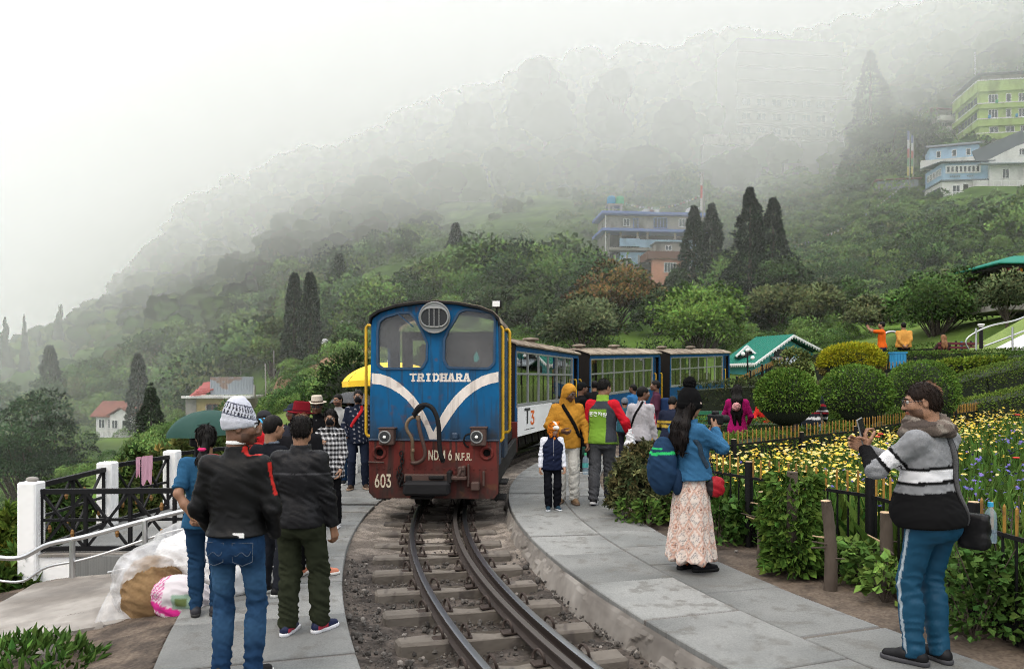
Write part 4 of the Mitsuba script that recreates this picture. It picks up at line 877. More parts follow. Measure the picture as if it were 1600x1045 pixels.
        if rib: m = TM(v + _vn(m) * (.0022 * np.sin(np.arctan2(q[:, 0], q[:, 1]) * 46) * (1 - np.clip((q[:, 2] - .1) * 8, 0, 1)) + .006 * (meshkit.noise(q * 20, 2) - .5) + .006 * np.clip((z0 + .055 - q[:, 2]) * 60, 0, 1))[:, None] * k, m.faces)
        b = s.out(name, m, 'cloth', (lambda v: color((v - c) @ R / k)) if callable(color) else color)
        if pom:
            ic = trimesh.creation.icosphere(subdivisions=4, radius=.062 * k); w = np.asarray(ic.vertices); w = w * (1 + .35 * (meshkit.noise(w / k * 160, 4) - .5) + .2 * (meshkit.noise(w / k * 50, 1) - .5))[:, None]
            s.out('pompom', mv(TM(w, ic.faces), P(0, -.03, .175 + tall)), 'cloth', color if not callable(color) else (.01, .01, .01), b)
        return b
    def hat(s, color, brim=.135, crown=.11, name='brimmed_hat', band=None, z=.055, tilt=0, mt='cloth'):
        k, R = s.k, s.RH @ rot(x=tilt); c = s.hc + s.RH @ (np.array([0, -.012, z]) * k)
        pr = [(.001, crown * .86), (.045, crown * .96), (.068, crown), (.08, crown * .9), (.088, .03), (.093, .012), (brim * .85, .0), (brim, .008), (brim + .003, .004), (brim * .85, -.006), (.09, -.004), (.083, .01)]
        m = lathe(np.array(pr) * k, 36); v = np.array(m.vertices); v[:, 1] *= 1.14; v[:, 2] += .06 * np.abs(v[:, 0]) * (np.hypot(v[:, 0], v[:, 1]) > .1 * k)
        h = s.out(name, mv(TM(v, m.faces), c, R=R), mt, color)
        if band is not None:
            m2 = lathe(np.array([(.0905, .014), (.0925, .016), (.0905, .036), (.086, .038)]) * k, 36); v = np.array(m2.vertices); v[:, 1] *= 1.14; s.out('band', mv(TM(v, m2.faces), c, R=R), 'cloth', band, h)
        return h
    def cap(s, color, name='cap'):
        k, R, c = s.k, s.RH, s.hc; P = lambda *q: c + R @ (np.array(q) * k)
        f = Field(c - .17 * k, c + .24 * k, max(.007, s.cell * .6)); f.add(ell(P(0, -.014, .035), np.array((.084, .101, .096)) * k, R)); f.cut(P(0, 0, .04), R @ np.array([0, .1, -1.0]))
        f.add(ell(P(0, .11, .045), np.array((.07, .075, .010)) * k, R @ rot(x=-12)), .008); return s.out(name, f.mesh(), 'cloth', color)
    def glasses(s, dark=True):
        k, R, c = s.k, s.RH, s.hc; P = lambda *q: c + R @ (np.array(q) * k); a = np.linspace(0, 2 * np.pi, 21); ms = []
        for sd in (1, -1):
            ring = np.array([P(sd * .032 + .024 * math.cos(t), .104, .008 + .018 * math.sin(t)) for t in a]); ms.append(tube(ring, .0022 * k, 5, False))
            ms.append(tube(np.array([P(sd * .056, .102, .012), P(sd * .08, .05, .012), P(sd * .08, -.01, .006)]), .002 * k, 5))
            if dark: ms.append(TM(np.vstack([ring, P(sd * .032, .107, .008)[None]]), [[i, (i + 1) % 21, 21] for i in range(20)]))
        ms.append(tube(np.array([P(-.009, .106, .014), P(0, .109, .016), P(.009, .106, .014)]), .002 * k, 5)); return s.hard('glasses', cat(ms), 'glasses', smooth=False)
    def mask(s, color=(.012, .012, .014)):
        k, R, c = s.k, s.RH, s.hc; P = lambda *q: c + R @ (np.array(q) * k); E = lambda q, r: ell(P(*q), np.array(r) * k, R)
        f = Field(c - .17 * k, c + .17 * k, max(.006, s.cell * .5)); f.add(E((0, .034, -.045), (.066, .074, .066))).add(E((0, .09, -.03), (.03, .028, .035)), .03)
        f.cut(P(0, .03, -.012), R @ np.array([0, -.35, 1.0])); f.cut(P(0, .015, 0), R @ np.array([0, -1.0, 0])); m = f.mesh(); k_ = s.out('face_mask', m, 'cloth', color)
        return k_
    # --- clothes
    TOP = np.array([(-.07, .178, .128, .0), (.05, .170, .120, .004), (.15, .166, .118, .008), (.27, .182, .124, .006), (.37, .184, .122, 0), (.43, .160, .108, -.006), (.475, .118, .090, -.010), (.515, .080, .075, -.006), (.56, .069, .071, .004)])
    def top(s, color, hem=-.07, sleeve=1.0, r=1.0, puff=1.0, collar=.575, name='jacket', mt='cloth', amp=.012, vest=False, flare=0.0, cuff=None, open_neck=False, grow=0.0, sl_r=1.0, label=None):
        k = s.k; lo, hi = s.box(.2); f = Field(lo, hi, s.cell); t = s.TOP.copy(); t[:, 1] *= s.w
        t = t[t[:, 0] < collar - .01]; end = np.array([[collar, .068, .07, .006]]); t = np.vstack([t, end])
        t[0, 0] = hem; t[0, 1:3] += flare; bl = np.exp(-((t[:, 0] - .08) / .13) ** 2) * s.belly; t[:, 2] += bl; t[:, 3] += bl * .8; t[:, 1] += bl * .6
        fz = np.clip((t[:, :1] - .06) / .12, 0, 1); t[:, 1:3] = t[:, 1:3] * (r * .95 * fz + max(r, 1.05) * (1 - fz)) + grow; t[:, 2] += .012 * (1 - fz[:, 0]); t[:, 3] -= .010 * (1 - fz[:, 0]); f.add(loft(s.hipc, s.RT, t * k))
        if not vest:
            for sd in (1, -1):
                sh, el, wr = s.sh[sd], s.el[sd], s.wr[sd]; q = sl_r * r * .92
                f.add(rc(sh - np.array([sd * .03 * k, 0, 0]), sh, .064 * k * q, .063 * k * q), .06)
                if sleeve <= .5:
                    e = sh + (el - sh) * sleeve * 2; f.add(rc(sh, e, .068 * k * q * puff, .064 * k * q * puff), .03, clip=[(e, unit(el - sh))])
                else:
                    e = el + (wr - el) * (sleeve - .5) * 2
                    f.add(rc(sh, el, .062 * k * q * puff, .056 * k * q * puff), .045); f.add(rc(el, e, .056 * k * q * puff, .043 * k * q * puff), .022, clip=[(e, unit(wr - el))])
        if open_neck: f.add(ell(s.N + s.RT @ (np.array([0, .03, .05]) * k), np.array((.066, .075, .06)) * k), .01, sub=True)
        m = f.mesh(); cs = [(s.el[1], 1.0), (s.el[-1], 1.0), (s.hipc + s.RT @ np.array([0, 0, .06]), .8), (s.sh[1] - [0, 0, .12], .7), (s.sh[-1] - [0, 0, .12], .7)]
        m = crease(m, amp * 1.15 if s.cell < .013 else amp, 14, s.seed, cs, .26); s.topmesh = m
        return s.out(name, m, mt, color, label=label)
    def trousers(s, color, waist=.09, th=.088, kn=.066, an=.056, name='trousers', mt='cloth', amp=.012, hem=.02, belly=True, seat=1.0, label=None, pelvis=True):
        k = s.k; lo, hi = s.box(.15); f = Field(lo, np.minimum(hi, [9, 9, s.hipc[2] + .3 * k]), s.cell)
        if pelvis: f.add(loft(s.hipc, np.eye(3), np.array([(-.13, .15, .095, -.01), (-.05, .172 * seat, .122, -.012), (.03, .166, .112, -.004), (waist, .158, .104, .004)]) * np.array([1, min(s.w, 1.0), 1, 1]) * k))
        for sd in (1, -1):
            if pelvis: f.add(ell(s.hipc + np.array([sd * .075, -.062, -.045]) * k, np.array((.080, .072, .090)) * k * seat), .05)
            hp, kn_, a = s.hp[sd], s.kn[sd], s.an[sd]; d = unit(a - kn_); e = a + d * hem * k
            f.add(rc(hp + np.array([sd * .006, -.004, -.03]) * k, kn_, th * k, kn * k), .035); f.add(rc(kn_, e, kn * k, an * k), .02, clip=[(e, d)])
            f.add(ell(kn_ * .62 + a * .38 + np.array([0, -.018, 0]) * k, np.array((an * 1.03, an * 1.1, .13)) * k), .04)
        m = f.mesh(); cs = [(s.kn[1] + [0, -.03, 0], 1.1), (s.kn[-1] + [0, -.03, 0], 1.1), (s.an[1] + [0, 0, .05], 1.25), (s.an[-1] + [0, 0, .05], 1.25), (s.hipc + np.array([0, -.05, -.1]) * k, .8)]
        m = crease(m, amp * 1.15, 14, s.seed + 20, cs, .26, .12); return s.out(name, m, mt, color, label=label)
    def shoes(s, color, sole=(.6, .6, .58), name='shoe', high=.0, length=1.0, stripe=None):
        k = s.k
        for sd in (1, -1):
            q = math.radians(s.ft[sd][0]); pt = math.radians(s.ft[sd][1]); d = np.array([-math.sin(q), math.cos(q), 0]) ; x = np.array([math.cos(q), math.sin(q), 0]); a = s.an[sd]
            dz = np.array([0, 0, 1.0]); d, dz = d * math.cos(pt) - dz * math.sin(pt), dz * math.cos(pt) + d * math.sin(pt)
            g = lambda fx, fy, fz: a + (x * fx + d * fy * length + dz * (fz - .085)) * k
            f = Field(a - .30 * k, a + .30 * k, max(.0065, s.cell * .55))
            f.add(rc(g(0, -.045, .045), g(0, .06, .05), .036 * k, .038 * k)).add(rc(g(0, .06, .045), g(sd * .006, .155, .034), .041 * k, .030 * k), .02).add(rc(g(0, -.03, .05), g(0, -.012, .095 + high), .036 * k, .038 * k), .03)
            f.cut(g(0, 0, .012), -dz); m = f.mesh()
            c2 = color
            kx = s.out(name, m, 'leather', (lambda v, g=g: stripe((v - a) @ np.stack([x, d, dz], 1) / k)) if stripe else c2)
            so = Field(a - .30 * k, a + .30 * k, max(.0065, s.cell * .5)); so.add(rc(g(0, -.05, .02), g(sd * .004, .155, .02), .041 * k, .042 * k)).add(rc(g(0, .04, .02), g(sd * .006, .12, .02), .045 * k, .046 * k), .01)
            so.cut(g(0, 0, .030), dz); so.cut(g(0, 0, .001), -dz); s.out('sole', so.mesh(), 'leather', sole, kx)
    def strap(s, a, b, color, width=.045, lift=.012, name='strap', out_dir=None, n=24, mt='cloth', parent=None, mid=None):
        """A flat belt laid over the torso from a to b (points in figure units), pushed out to the surface of the top."""
        k = s.k; pts = np.array([a, b] if mid is None else [a, *mid, b], float) * k; pts = spline(pts, n) if len(pts) > 2 else np.linspace(pts[0], pts[1], n)
        from scipy.spatial import cKDTree
        tv = np.asarray(s.topmesh.vertices); tr = cKDTree(tv); nv = _vn(s.topmesh); t = np.gradient(pts, axis=0); t /= np.linalg.norm(t, axis=1, keepdims=True); P = []; Nn = []
        for p in pts:
            dd, ii = tr.query(p, 6); P.append(tv[ii].mean(0)); Nn.append(unit(nv[ii].mean(0)))
        P, Nn = np.array(P), np.array(Nn)
        for _ in range(3): P[1:-1] = (P[:-2] + 2 * P[1:-1] + P[2:]) / 4; Nn[1:-1] = (Nn[:-2] + 2 * Nn[1:-1] + Nn[2:]) / 4
        tt = np.gradient(P, axis=0); sdv = np.cross(tt, Nn); sdv /= np.linalg.norm(sdv, axis=1, keepdims=True) + 1e-9
        w = width * k / 2; rows = [P + Nn * lift * k + sdv * w, P + Nn * (lift + .004) * k, P + Nn * lift * k - sdv * w, P - Nn * .004 - sdv * w * .9, P - Nn * .004 + sdv * w * .9]
        m = len(P); v = np.vstack(rows); f = []
        for r_ in range(5):
            o, o2 = r_ * m, ((r_ + 1) % 5) * m; i = np.arange(m - 1); f += [np.stack([o + i, o2 + i, o2 + i + 1], 1), np.stack([o + i, o2 + i + 1, o + i + 1], 1)]
        return s.out(name, TM(v, np.vstack(f)), mt, color, parent)
# ------------------------------------------------------------------ plants
mat('leaf', {**VC}, 0.7, spec=0.08)
mat('bark', proc(lambda p, n, uv: mix((0.035, 0.026, 0.02), (0.11, 0.085, 0.065), fbm(p.x * 9, p.y * 9, p.z * 2.5, 4))), 0.9)
mat('cut_wood', (0.42, 0.30, 0.18), 0.8)
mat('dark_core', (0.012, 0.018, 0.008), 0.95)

def joinc(lst):
    return cat([m for m, c in lst]), np.vstack([c for m, c in lst])
def sph(n, rng): v = rng.normal(size=(n, 3)); return v / np.linalg.norm(v, axis=1, keepdims=True)
def tones(base, n, rng, k=.35, warm=.12):
    b = np.asarray(base, float); t = np.exp(rng.normal(0, k, n))[:, None]; c = b * t; c[:, 0] *= np.exp(rng.normal(0, warm, n)); return np.clip(c, .003, .6)

def broad(h, r, n, leaf, col, seed, trunk=.35, clumps=26, flat=.8, tr=.03, open_=.0, asp=.55, droop=.2, col2=None, frac2=.0):
    """Broad-leaved tree at the origin: (trunk and limbs, leaves, leaf colours)."""
    rng = np.random.default_rng(seed); z0 = h * trunk; cz = (h + z0) / 2; rz = (h - z0) / 2 * 1.02
    C = []
    while len(C) < clumps:
        q = sph(1, rng)[0] * rng.uniform(.35, .92) ** .6; q[2] = q[2] * 1.0 if q[2] > -.3 else -.3 * rng.uniform()
        C.append([q[0] * r * .82, q[1] * r * .82, cz + q[2] * rz * .85])
    C = np.array(C); limbs = [tube(spline(np.array([(0, 0, -.4), (.03 * h * rng.normal() * .4, .02 * h * rng.normal(), z0 * .6), (.02 * h * rng.normal(), .02 * h * rng.normal(), z0 + .25 * (h - z0)), (0, 0, z0 + .6 * (h - z0))]), 10), np.linspace(tr * h, tr * h * .3, 10), 7)]
    for c in C[rng.permutation(len(C))[:max(7, clumps // 2)]]:
        b = np.array([0, 0, z0 * rng.uniform(.65, 1.3)]); limbs.append(tube(spline(np.array([b, b * .45 + c * .55 + [0, 0, .06 * h * rng.uniform(-.3, 1)], c * .97]), 7), np.linspace(tr * h * .42, tr * h * .08, 7), 5))
    w = rng.uniform(.6, 1.4, len(C)); cr = r * (.30 + .10 * w) * (26 / clumps) ** .33; L = []
    ct = np.exp(rng.normal(0, .28, len(C)))
    ci = rng.choice(len(C), n, p=w / w.sum()); d = sph(n, rng); d[:, 2] = np.where(d[:, 2] < -.35, -d[:, 2] * .6, d[:, 2]); rad = rng.uniform(.45, 1.05, n) ** .5
    P = C[ci] + d * (cr[ci] * rad)[:, None] * np.array([1, 1, flat]); D = d * .8 + rng.normal(0, .45, (n, 3)); D[:, 2] -= droop
    c = tones(col, n, rng, .25) * ct[ci][:, None]
    if col2 is not None: m = rng.random(n) < frac2; c[m] = tones(col2, int(m.sum()), rng, .25)
    m, cc = cards(P, D, leaf * rng.uniform(.7, 1.35, n), c, rng, asp)
    return cat(limbs), m, cc
def conifer(h, r, n, leaf, col, seed, tr=.022, prof=None, base=.06, ragged=.25):
    """Conifer: tiers of drooping sprays round a tapering trunk."""
    rng = np.random.default_rng(seed); t = rng.uniform(0, 1, n) ** 1.05; prof = prof or (lambda t: np.minimum((1 - t) ** .85, .35 + t * 4))
    a = rng.uniform(0, 2 * np.pi, n); lob = 1 + ragged * (meshkit.noise(np.stack([np.cos(a) * 2.2 + 5, np.sin(a) * 2.2 + 5, t * h / (r * .55)], -1), seed) - .5) * 2
    rad = r * prof(t) * lob * rng.uniform(.55, 1.0, n) ** .5; z = h * (base + (1 - base) * t)
    P = np.stack([rad * np.cos(a), rad * np.sin(a), z - .12 * rad], 1); D = np.stack([np.cos(a), np.sin(a), rng.normal(-.1, .5, n)], 1) + rng.normal(0, .3, (n, 3)); D[:, 2] += .9 * t ** 3
    g = meshkit.noise(P / (r * .5), seed + 2); ok = meshkit.noise(P / (r * .34) + 7, seed + 5) > .30 - .1 * t; P, D, g, n = P[ok], D[ok], g[ok], int(ok.sum()); m, c = cards(P, D, leaf * rng.uniform(.6, 1.3, n), tones(col, n, rng, .25) * (.65 + .7 * g)[:, None], rng, .5)
    return tube(np.array([(0, 0, -.5), (0, 0, h * .5), (0, 0, h * .97)]), [tr * h, tr * h * .6, .01 * h * .3], 7), m, c
def dome(rx, ry, h, n, leaf, col, seed, z0=.0, asp=.5, bump=.10, stand=.7, e=2.0):
    """A bush as a dome of leaves: sprays on an uneven shell and some inside."""
    rng = np.random.default_rng(seed); d = sph(n, rng); d[:, 2] = np.abs(d[:, 2]) if z0 == 0 else d[:, 2]; s = rng.uniform(.55, 1.0, n) ** .35
    lump = 1 + bump * 2 * (meshkit.fbm(d * 2.6 + 9, 3, seed) - .5)
    q = np.sign(d) * np.abs(d) ** (2 / e); P = q * np.array([rx, ry, h]) * (s * lump)[:, None] + [0, 0, z0]
    N = d / np.array([rx, ry, h]); N /= np.linalg.norm(N, axis=1, keepdims=True); D = N * stand + rng.normal(0, .45, (n, 3)); D[:, 2] += .15
    g = meshkit.fbm(P * (2.2 / max(rx, .4)), 3, seed + 1); return cards(P, D, leaf * rng.uniform(.65, 1.35, n), tones(col, n, rng, .25) * (.55 + .95 * g)[:, None], rng, asp)

def crown_ply(m, c, kind, h, r, k=.82, flat=0.0):
    """A crown whose normals follow its rounded shape more than each leaf, as far foliage reads."""
    v = np.asarray(m.vertices); n0 = np.repeat(np.cross(v[1::4] - v[0::4], v[3::4] - v[0::4]), 4, 0); n0 /= np.linalg.norm(n0, axis=1, keepdims=True) + 1e-9
    q = v.copy(); q[:, 2] = .45 * r if kind == 'con' else (v[:, 2] - .45 * h) * r / max(.5 * h, .1); n = q / (np.linalg.norm(q, axis=1, keepdims=True) + 1e-9); n[:, 2] += .25; n0 *= np.sign((n0 * n).sum(1, keepdims=True) + 1e-9); n = n * k + n0 * (1 - k); n = n * (1 - flat) + np.array([0, 0, 1.0]) * flat; n /= np.linalg.norm(n, axis=1, keepdims=True)
    path = meshkit.write_ply(m, False, None, c, normals=n); return {'type': 'ply', 'filename': path, 'face_normals': False, 'bsdf': {'type': 'ref', 'id': 'mat_leaf'}}
def soft_ply(m, c, flat):
    n = _vn(m) * (1 - flat) + np.array([0, 0, flat]); n /= np.linalg.norm(n, axis=1, keepdims=True) + 1e-9; path = meshkit.write_ply(m, False, None, c, normals=n); return {'type': 'ply', 'filename': path, 'face_normals': False, 'bsdf': {'type': 'ref', 'id': 'mat_leaf'}}
def blobs(h, r, col, seed, n=9, sub=2, kind='b', z0=.25):
    """A far crown: uneven lumps of foliage, for trees that the mist leaves as soft masses."""
    rng = np.random.default_rng(seed); ms, cs = [], []
    for i in range(n):
        m = trimesh.creation.icosphere(subdivisions=sub); v = np.array(m.vertices); v = v * (1 + 1.1 * (meshkit.fbm(v * 2.3 + rng.uniform(0, 40), 3, seed) - .5))[:, None]
        if kind == 'con': t = i / n; s, c = np.array([r * (1 - t) * .8 + .05 * r, r * (1 - t) * .8 + .05 * r, h / n * 1.1]), np.array([rng.normal(0, .06) * r, rng.normal(0, .06) * r, h * (.06 + .9 * t)])
        else: a, u = rng.uniform(0, 6.28), rng.uniform(0, 1); s = np.array([1, 1, .85]) * r * rng.uniform(.36, .58); c = np.array([r * .6 * u * math.cos(a), r * .6 * u * math.sin(a), h * rng.uniform(z0 + .1, .86)])
        ms.append(TM(v * s + c, m.faces)); cs.append(np.tile(np.array(col) * rng.uniform(.75, 1.25), (len(v), 1)))
    return cat(ms), np.vstack(cs)
# ---- trees that can be told apart
G_DARK, G_MID, G_LIGHT, G_OLIVE, G_RUST, G_CON = (.026, .048, .015), (.046, .088, .020), (.095, .165, .032), (.075, .092, .035), (.125, .078, .028), (.014, .028, .014)
def tree(kind, label, px, pb, pt, Y, wpx, seed, n=5200, group=None, cat_='tree', name=None, **kw):
    if kind == 'con': kw['ragged'] = kw.get('ragged', .25) * 2.2
    b = at(px, pb, Y); x, y = b[0], Y; zg = hz(x, y).item() if Y > 30 and not (0.5 < x < 27 and Y < 43) else gz(x, y).item(); base = min(b[2], zg); h = at(px, pt, Y)[2] - base; r = wpx / 2 / F * Y
    px_m = F / Y; leaf = kw.pop('leaf', 5.4 / px_m); n = int(n * (1.15 if Y < 100 else .8)); k = thing(name or ('conifer_tree' if kind == 'con' else 'broadleaf_tree'), label, cat_, group)
    if kind == 'con': t, m, c = conifer(h, r, n, leaf, kw.pop('col', G_CON), seed, **kw)
    else: t, m, c = broad(h, r, n, leaf, kw.pop('col', G_MID), seed, **kw)
    part('trunk', mv(t, (x, y, base)), 'bark', k, smooth=60)
    if Y > 140: m, c = blobs(h, r, c.mean(0), seed, 12, 2, kind, .12); part('crown', soft_ply(mv(m, (x, y, base)), c, .85), None, k); return k
    part('crown', crown_ply(m, c, kind, h, r, .95 if Y > 110 else .35 if kind == 'con' else .55, .8 if Y > 140 else .4 if Y > 110 else 0), None, k, to_world=T().translate([float(x), float(y), float(base)])); return k
narrow = lambda t: np.minimum(np.minimum(1.0, (1 - t) * 1.7 + .05), .7 + 2 * t)
cyp = lambda t: np.minimum((1 - t) ** .62, .55 + 2.5 * t)
spire = lambda t: np.minimum((1 - t) ** .8, .45 + 3 * t)
tree('con', 'left of two tall dark cypresses on the slope left of the engine', 460, 580, 430, 72, 40, 1, n=6000, prof=cyp, ragged=.16)
tree('con', 'right of two tall dark cypresses on the slope left of the engine', 485, 575, 428, 70, 38, 2, n=6000, prof=cyp, ragged=.16)
tree('con', 'slender misty conifer up the slope right of the two cypresses', 530, 505, 400, 96, 33, 3, n=4500, prof=cyp, ragged=.2, col=(.022, .04, .02))
tree('con', 'small dark pointed conifer just above the engine roof', 646, 485, 420, 86, 28, 4, n=3500, prof=spire)
tree('con', 'broad dusky conifer on the hillside above the right end of the engine roof', 712, 490, 352, 100, 62, 5, n=6000, prof=spire, ragged=.35, col=(.018, .032, .018))
tree('con', 'dusky conifer half hidden beside the broad one above the engine', 742, 495, 405, 98, 50, 6, n=4500, prof=spire, ragged=.35)
tree('con', 'tall dark conifer beside the house with the red roof', 216, 660, 556, 92, 36, 7, n=5000, prof=cyp, ragged=.16)
tree('con', 'small very dark conifer in front of the tall one near the red roof', 236, 660, 602, 50, 40, 8, n=4200, prof=spire, col=(.012, .026, .008))
tree('con', 'pale misty conifer above the big tree at the left edge', 78, 620, 542, 125, 32, 9, n=3000, prof=cyp)
for i, (px, pt, w, lb) in enumerate(((8, 492, 40, 'ghostly conifer nearest the left edge of the picture'), (38, 488, 26, 'thin ghostly conifer second from the left edge'), (92, 472, 44, 'tallest ghostly conifer in the mist at the left'), (62, 515, 36, 'short ghostly conifer left of the tallest misty one'), (120, 520, 40, 'ghostly conifer right of the tallest misty one at the left'))):
    tree('con', lb, px, 620, pt, 185 + 4 * i, w, 20 + i, n=2200, prof=spire, group='ghostly conifers in the mist at the left', ragged=.35)
tree('con', 'left one of the pair of dark conifers below the blue and grey house', 1084, 480, 325, 78, 62, 10, n=7000, prof=spire, ragged=.3, col=(.013, .030, .012))
tree('con', 'right one of the pair of dark conifers below the blue and grey house', 1112, 480, 322, 80, 66, 11, n=7000, prof=spire, ragged=.3, col=(.013, .030, .012))
tree('con', 'tallest dark conifer left of centre in the clump on the green slope', 1172, 500, 296, 69, 76, 12, n=9000, prof=spire, ragged=.35, col=(.012, .026, .012), base=.22)
tree('con', 'wide dark conifer leaning against the tallest one on its right', 1208, 500, 312, 70, 80, 13, n=9000, prof=spire, ragged=.35, col=(.012, .026, .012), base=.12)
tree('con', 'tall grey conifer veiled in mist left of the lime green building', 1360, 250, 84, 132, 84, 14, n=5000, prof=spire, ragged=.25)
tree('broad', 'misty round topped tree behind the lime green building', 1452, 200, 80, 152, 72, 15, n=3500, col=G_DARK)
tree('broad', 'wide misty tree below the veiled conifer', 1390, 300, 185, 128, 120, 16, n=5000, col=G_DARK, flat=.6)
tree('broad', 'large airy dark green tree filling the left edge', 48, 845, 588, 58, 190, 17, n=10000, col=(.022, .044, .018), clumps=64, flat=.6, trunk=.04)
tree('broad', 'broad tree with rust brown leaves below the blue and grey house', 958, 560, 404, 60, 170, 18, n=9000, col=G_RUST, clumps=44, flat=.55, trunk=.25, col2=(.05, .065, .02), frac2=.35)
tree('broad', 'grey green tree in front of the rust brown one', 912, 560, 456, 50, 150, 19, n=8000, col=(.062, .080, .036), clumps=36, trunk=.15, flat=.7)
tree('broad', 'fresh bright green tree behind the last coach', 1094, 575, 438, 50, 160, 20, n=10000, col=G_LIGHT, clumps=56, trunk=.02, flat=.9)
tree('broad', 'small dark tree beside the salmon house', 1060, 490, 424, 76, 44, 21, n=3500, col=G_DARK, clumps=18)
tree('broad', 'olive many stemmed tree behind the turquoise roof', 1214, 560, 445, 54, 96, 22, n=6000, col=G_OLIVE, trunk=.4, clumps=24)
tree('broad', 'thin olive tree right of the turquoise roof', 1275, 555, 448, 52, 96, 23, n=6000, col=G_OLIVE, trunk=.4, clumps=24)
tree('broad', 'young green tree above the yellow green bush', 1326, 545, 418, 58, 62, 24, n=4500, col=G_MID, trunk=.2, clumps=18)
tree('broad', 'olive tree behind the man in orange', 1362, 545, 468, 48, 90, 25, n=5500, col=G_OLIVE, trunk=.35, clumps=22)
tree('broad', 'large rounded green tree behind the two men on the terrace', 1462, 545, 420, 41, 170, 26, n=10000, col=G_MID, trunk=.03, clumps=60, flat=.9)
tree('broad', 'rounded grey green bush beside the small red pavilion', 1572, 510, 425, 36, 90, 27, n=6000, col=(.062, .085, .035), trunk=.08, clumps=26, flat=.8)
tree('broad', 'dense green tree on the slope below the pale blue house', 1478, 425, 335, 78, 130, 28, n=6500, col=G_MID, trunk=.1, clumps=30)
tree('broad', 'dense green tree at the right edge below the white house', 1572, 420, 322, 80, 120, 29, n=6500, col=G_MID, trunk=.1, clumps=30)
tree('broad', 'dark green tree on the slope left of the dense ones', 1412, 450, 375, 76, 90, 30, n=5000, col=(.04, .07, .02), trunk=.1, clumps=24)
tree('broad', 'dark round tree behind the first coach', 822, 540, 442, 62, 110, 31, n=6000, col=(.036, .058, .02), trunk=.15, clumps=28)
tree('broad', 'shadowy tree between the engine and the first coach', 868, 545, 470, 58, 80, 32, n=4500, col=(.030, .050, .018), trunk=.15, clumps=20)
tree('broad', 'dark bushy tree behind the end of the engine', 770, 530, 440, 66, 90, 33, n=5500, col=(.034, .054, .022), trunk=.1, clumps=26)
tree('broad', 'small young tree on the bare slope beside the engine', 543, 605, 505, 58, 52, 34, n=3500, col=(.05, .085, .03), trunk=.3, clumps=14)
tree('broad', 'light green tree left of the two cypresses', 426, 590, 488, 76, 60, 35, n=4500, col=(.085, .13, .04), trunk=.15, clumps=20)
tree('broad', 'dark tree hugging the foot of the conifer clump', 1222, 500, 400, 64, 90, 36, n=5000, col=G_DARK, trunk=.12, clumps=24)
tree('broad', 'dark green tree below the salmon house', 1030, 545, 452, 56, 84, 37, n=5000, col=(.03, .05, .018), trunk=.15, clumps=24)
tree('broad', 'deep green tree closing the gap behind the turquoise roof', 1165, 565, 455, 56, 80, 38, n=5000, col=(.032, .055, .02), trunk=.2, clumps=24)
tree('broad', 'dark foliage tree beyond the terrace lawn', 1530, 520, 445, 46, 90, 39, n=5000, col=(.04, .065, .022), trunk=.1, clumps=24)
for i, (px, pb, pt, Y, w, lb) in enumerate(((850, 220, 90, 175, 120, 'tallest dim tree in the cloud, straight above the pagoda'), (960, 235, 100, 172, 90, 'dim tall tree in the cloud up right of the pagoda'), (740, 240, 165, 185, 90, 'dim tree in the cloud up left of the pagoda'), (1050, 270, 170, 165, 90, 'dim tree in the cloud just left of the white sheets'), (600, 300, 255, 215, 60, 'farthest left dim tree on the misty skyline'), (1160, 310, 235, 150, 70, 'dim tree in front of the concrete wall below the white sheets'), (1010, 310, 230, 150, 80, 'dim tree on the slope above the blue and grey house'))):
    tree('broad', lb, px, pb, pt, Y, w, 50 + i, n=3000, col=G_DARK, group='dim trees in the cloud', clumps=22)

# ---- the wooded hillside as one mass: a few models set out many times
WCOL = [(.030, .064, .018), (.049, .098, .026), (.076, .136, .034), (.070, .094, .034), (.028, .057, .020), (.088, .150, .036), (.064, .118, .028), (.092, .150, .036), (.038, .082, .022)]
def wood(tag_, n, leaf, cl, calm=1.0):
    out = []
    for i, col in enumerate(WCOL):
        if i < 6: t, m, c = broad(1.0, .48 + .06 * (i % 3), n, leaf, col, 300 + i, trunk=.08, clumps=cl, tr=.02)
        else: m, c = dome(.62, .62, .7, n, leaf, col, 300 + i, bump=.25)
        c = c.mean(0) * (c / c.mean(0)) ** calm
        if tag_ == 'far': m, c = blobs(1.0, .62, c.mean(0), 700 + i, 6, 2, 'b', .05); scene[f'wood_model_{tag_}{i}'] = {'type': 'shapegroup', 'crown': soft_ply(m, c, .88)}; out.append(f'wood_model_{tag_}{i}'); continue
        scene[f'wood_model_{tag_}{i}'] = {'type': 'shapegroup', 'crown': crown_ply(m, c, 'b', 1.0, .55, .75 if tag_ == 'near' else 1.0, {'near': 0, 'mid': .5}.get(tag_, .3))}; out.append(f'wood_model_{tag_}{i}')
    return out
WNEAR, WMID, WFAR = wood('near', 1500, .06, 20), wood('mid', 700, .09, 14, .6), wood('far', 330, .15, 12, .15)
rng = np.random.default_rng(77); labels['hillside_wood'] = {'label': 'dense wood and scrub covering the hillside as far as the mist lets one see', 'category': 'woodland', 'kind': 'stuff'}; used.add('hillside_wood')
CLEAR = [(840, 330, 140, 19), (760, 375, 110, 13), (1310, 400, 92, 17), (1300, 360, 110, 15), (1010, 420, 104, 15), (600, 460, 105, 10), (545, 560, 62, 8), (560, 590, 55, 8), (520, 600, 50, 6), (350, 640, 80, 8), (175, 660, 108, 9), (140, 600, 150, 8), (1510, 300, 98, 13), (1230, 250, 165, 12), (1560, 270, 104, 12), (1250, 460, 62, 10), (1350, 470, 66, 10), (960, 370, 125, 12)]
CLEAR = [(*at(a, b, Y)[:2], r) for a, b, Y, r in CLEAR]
cnt, tries = 0, 0
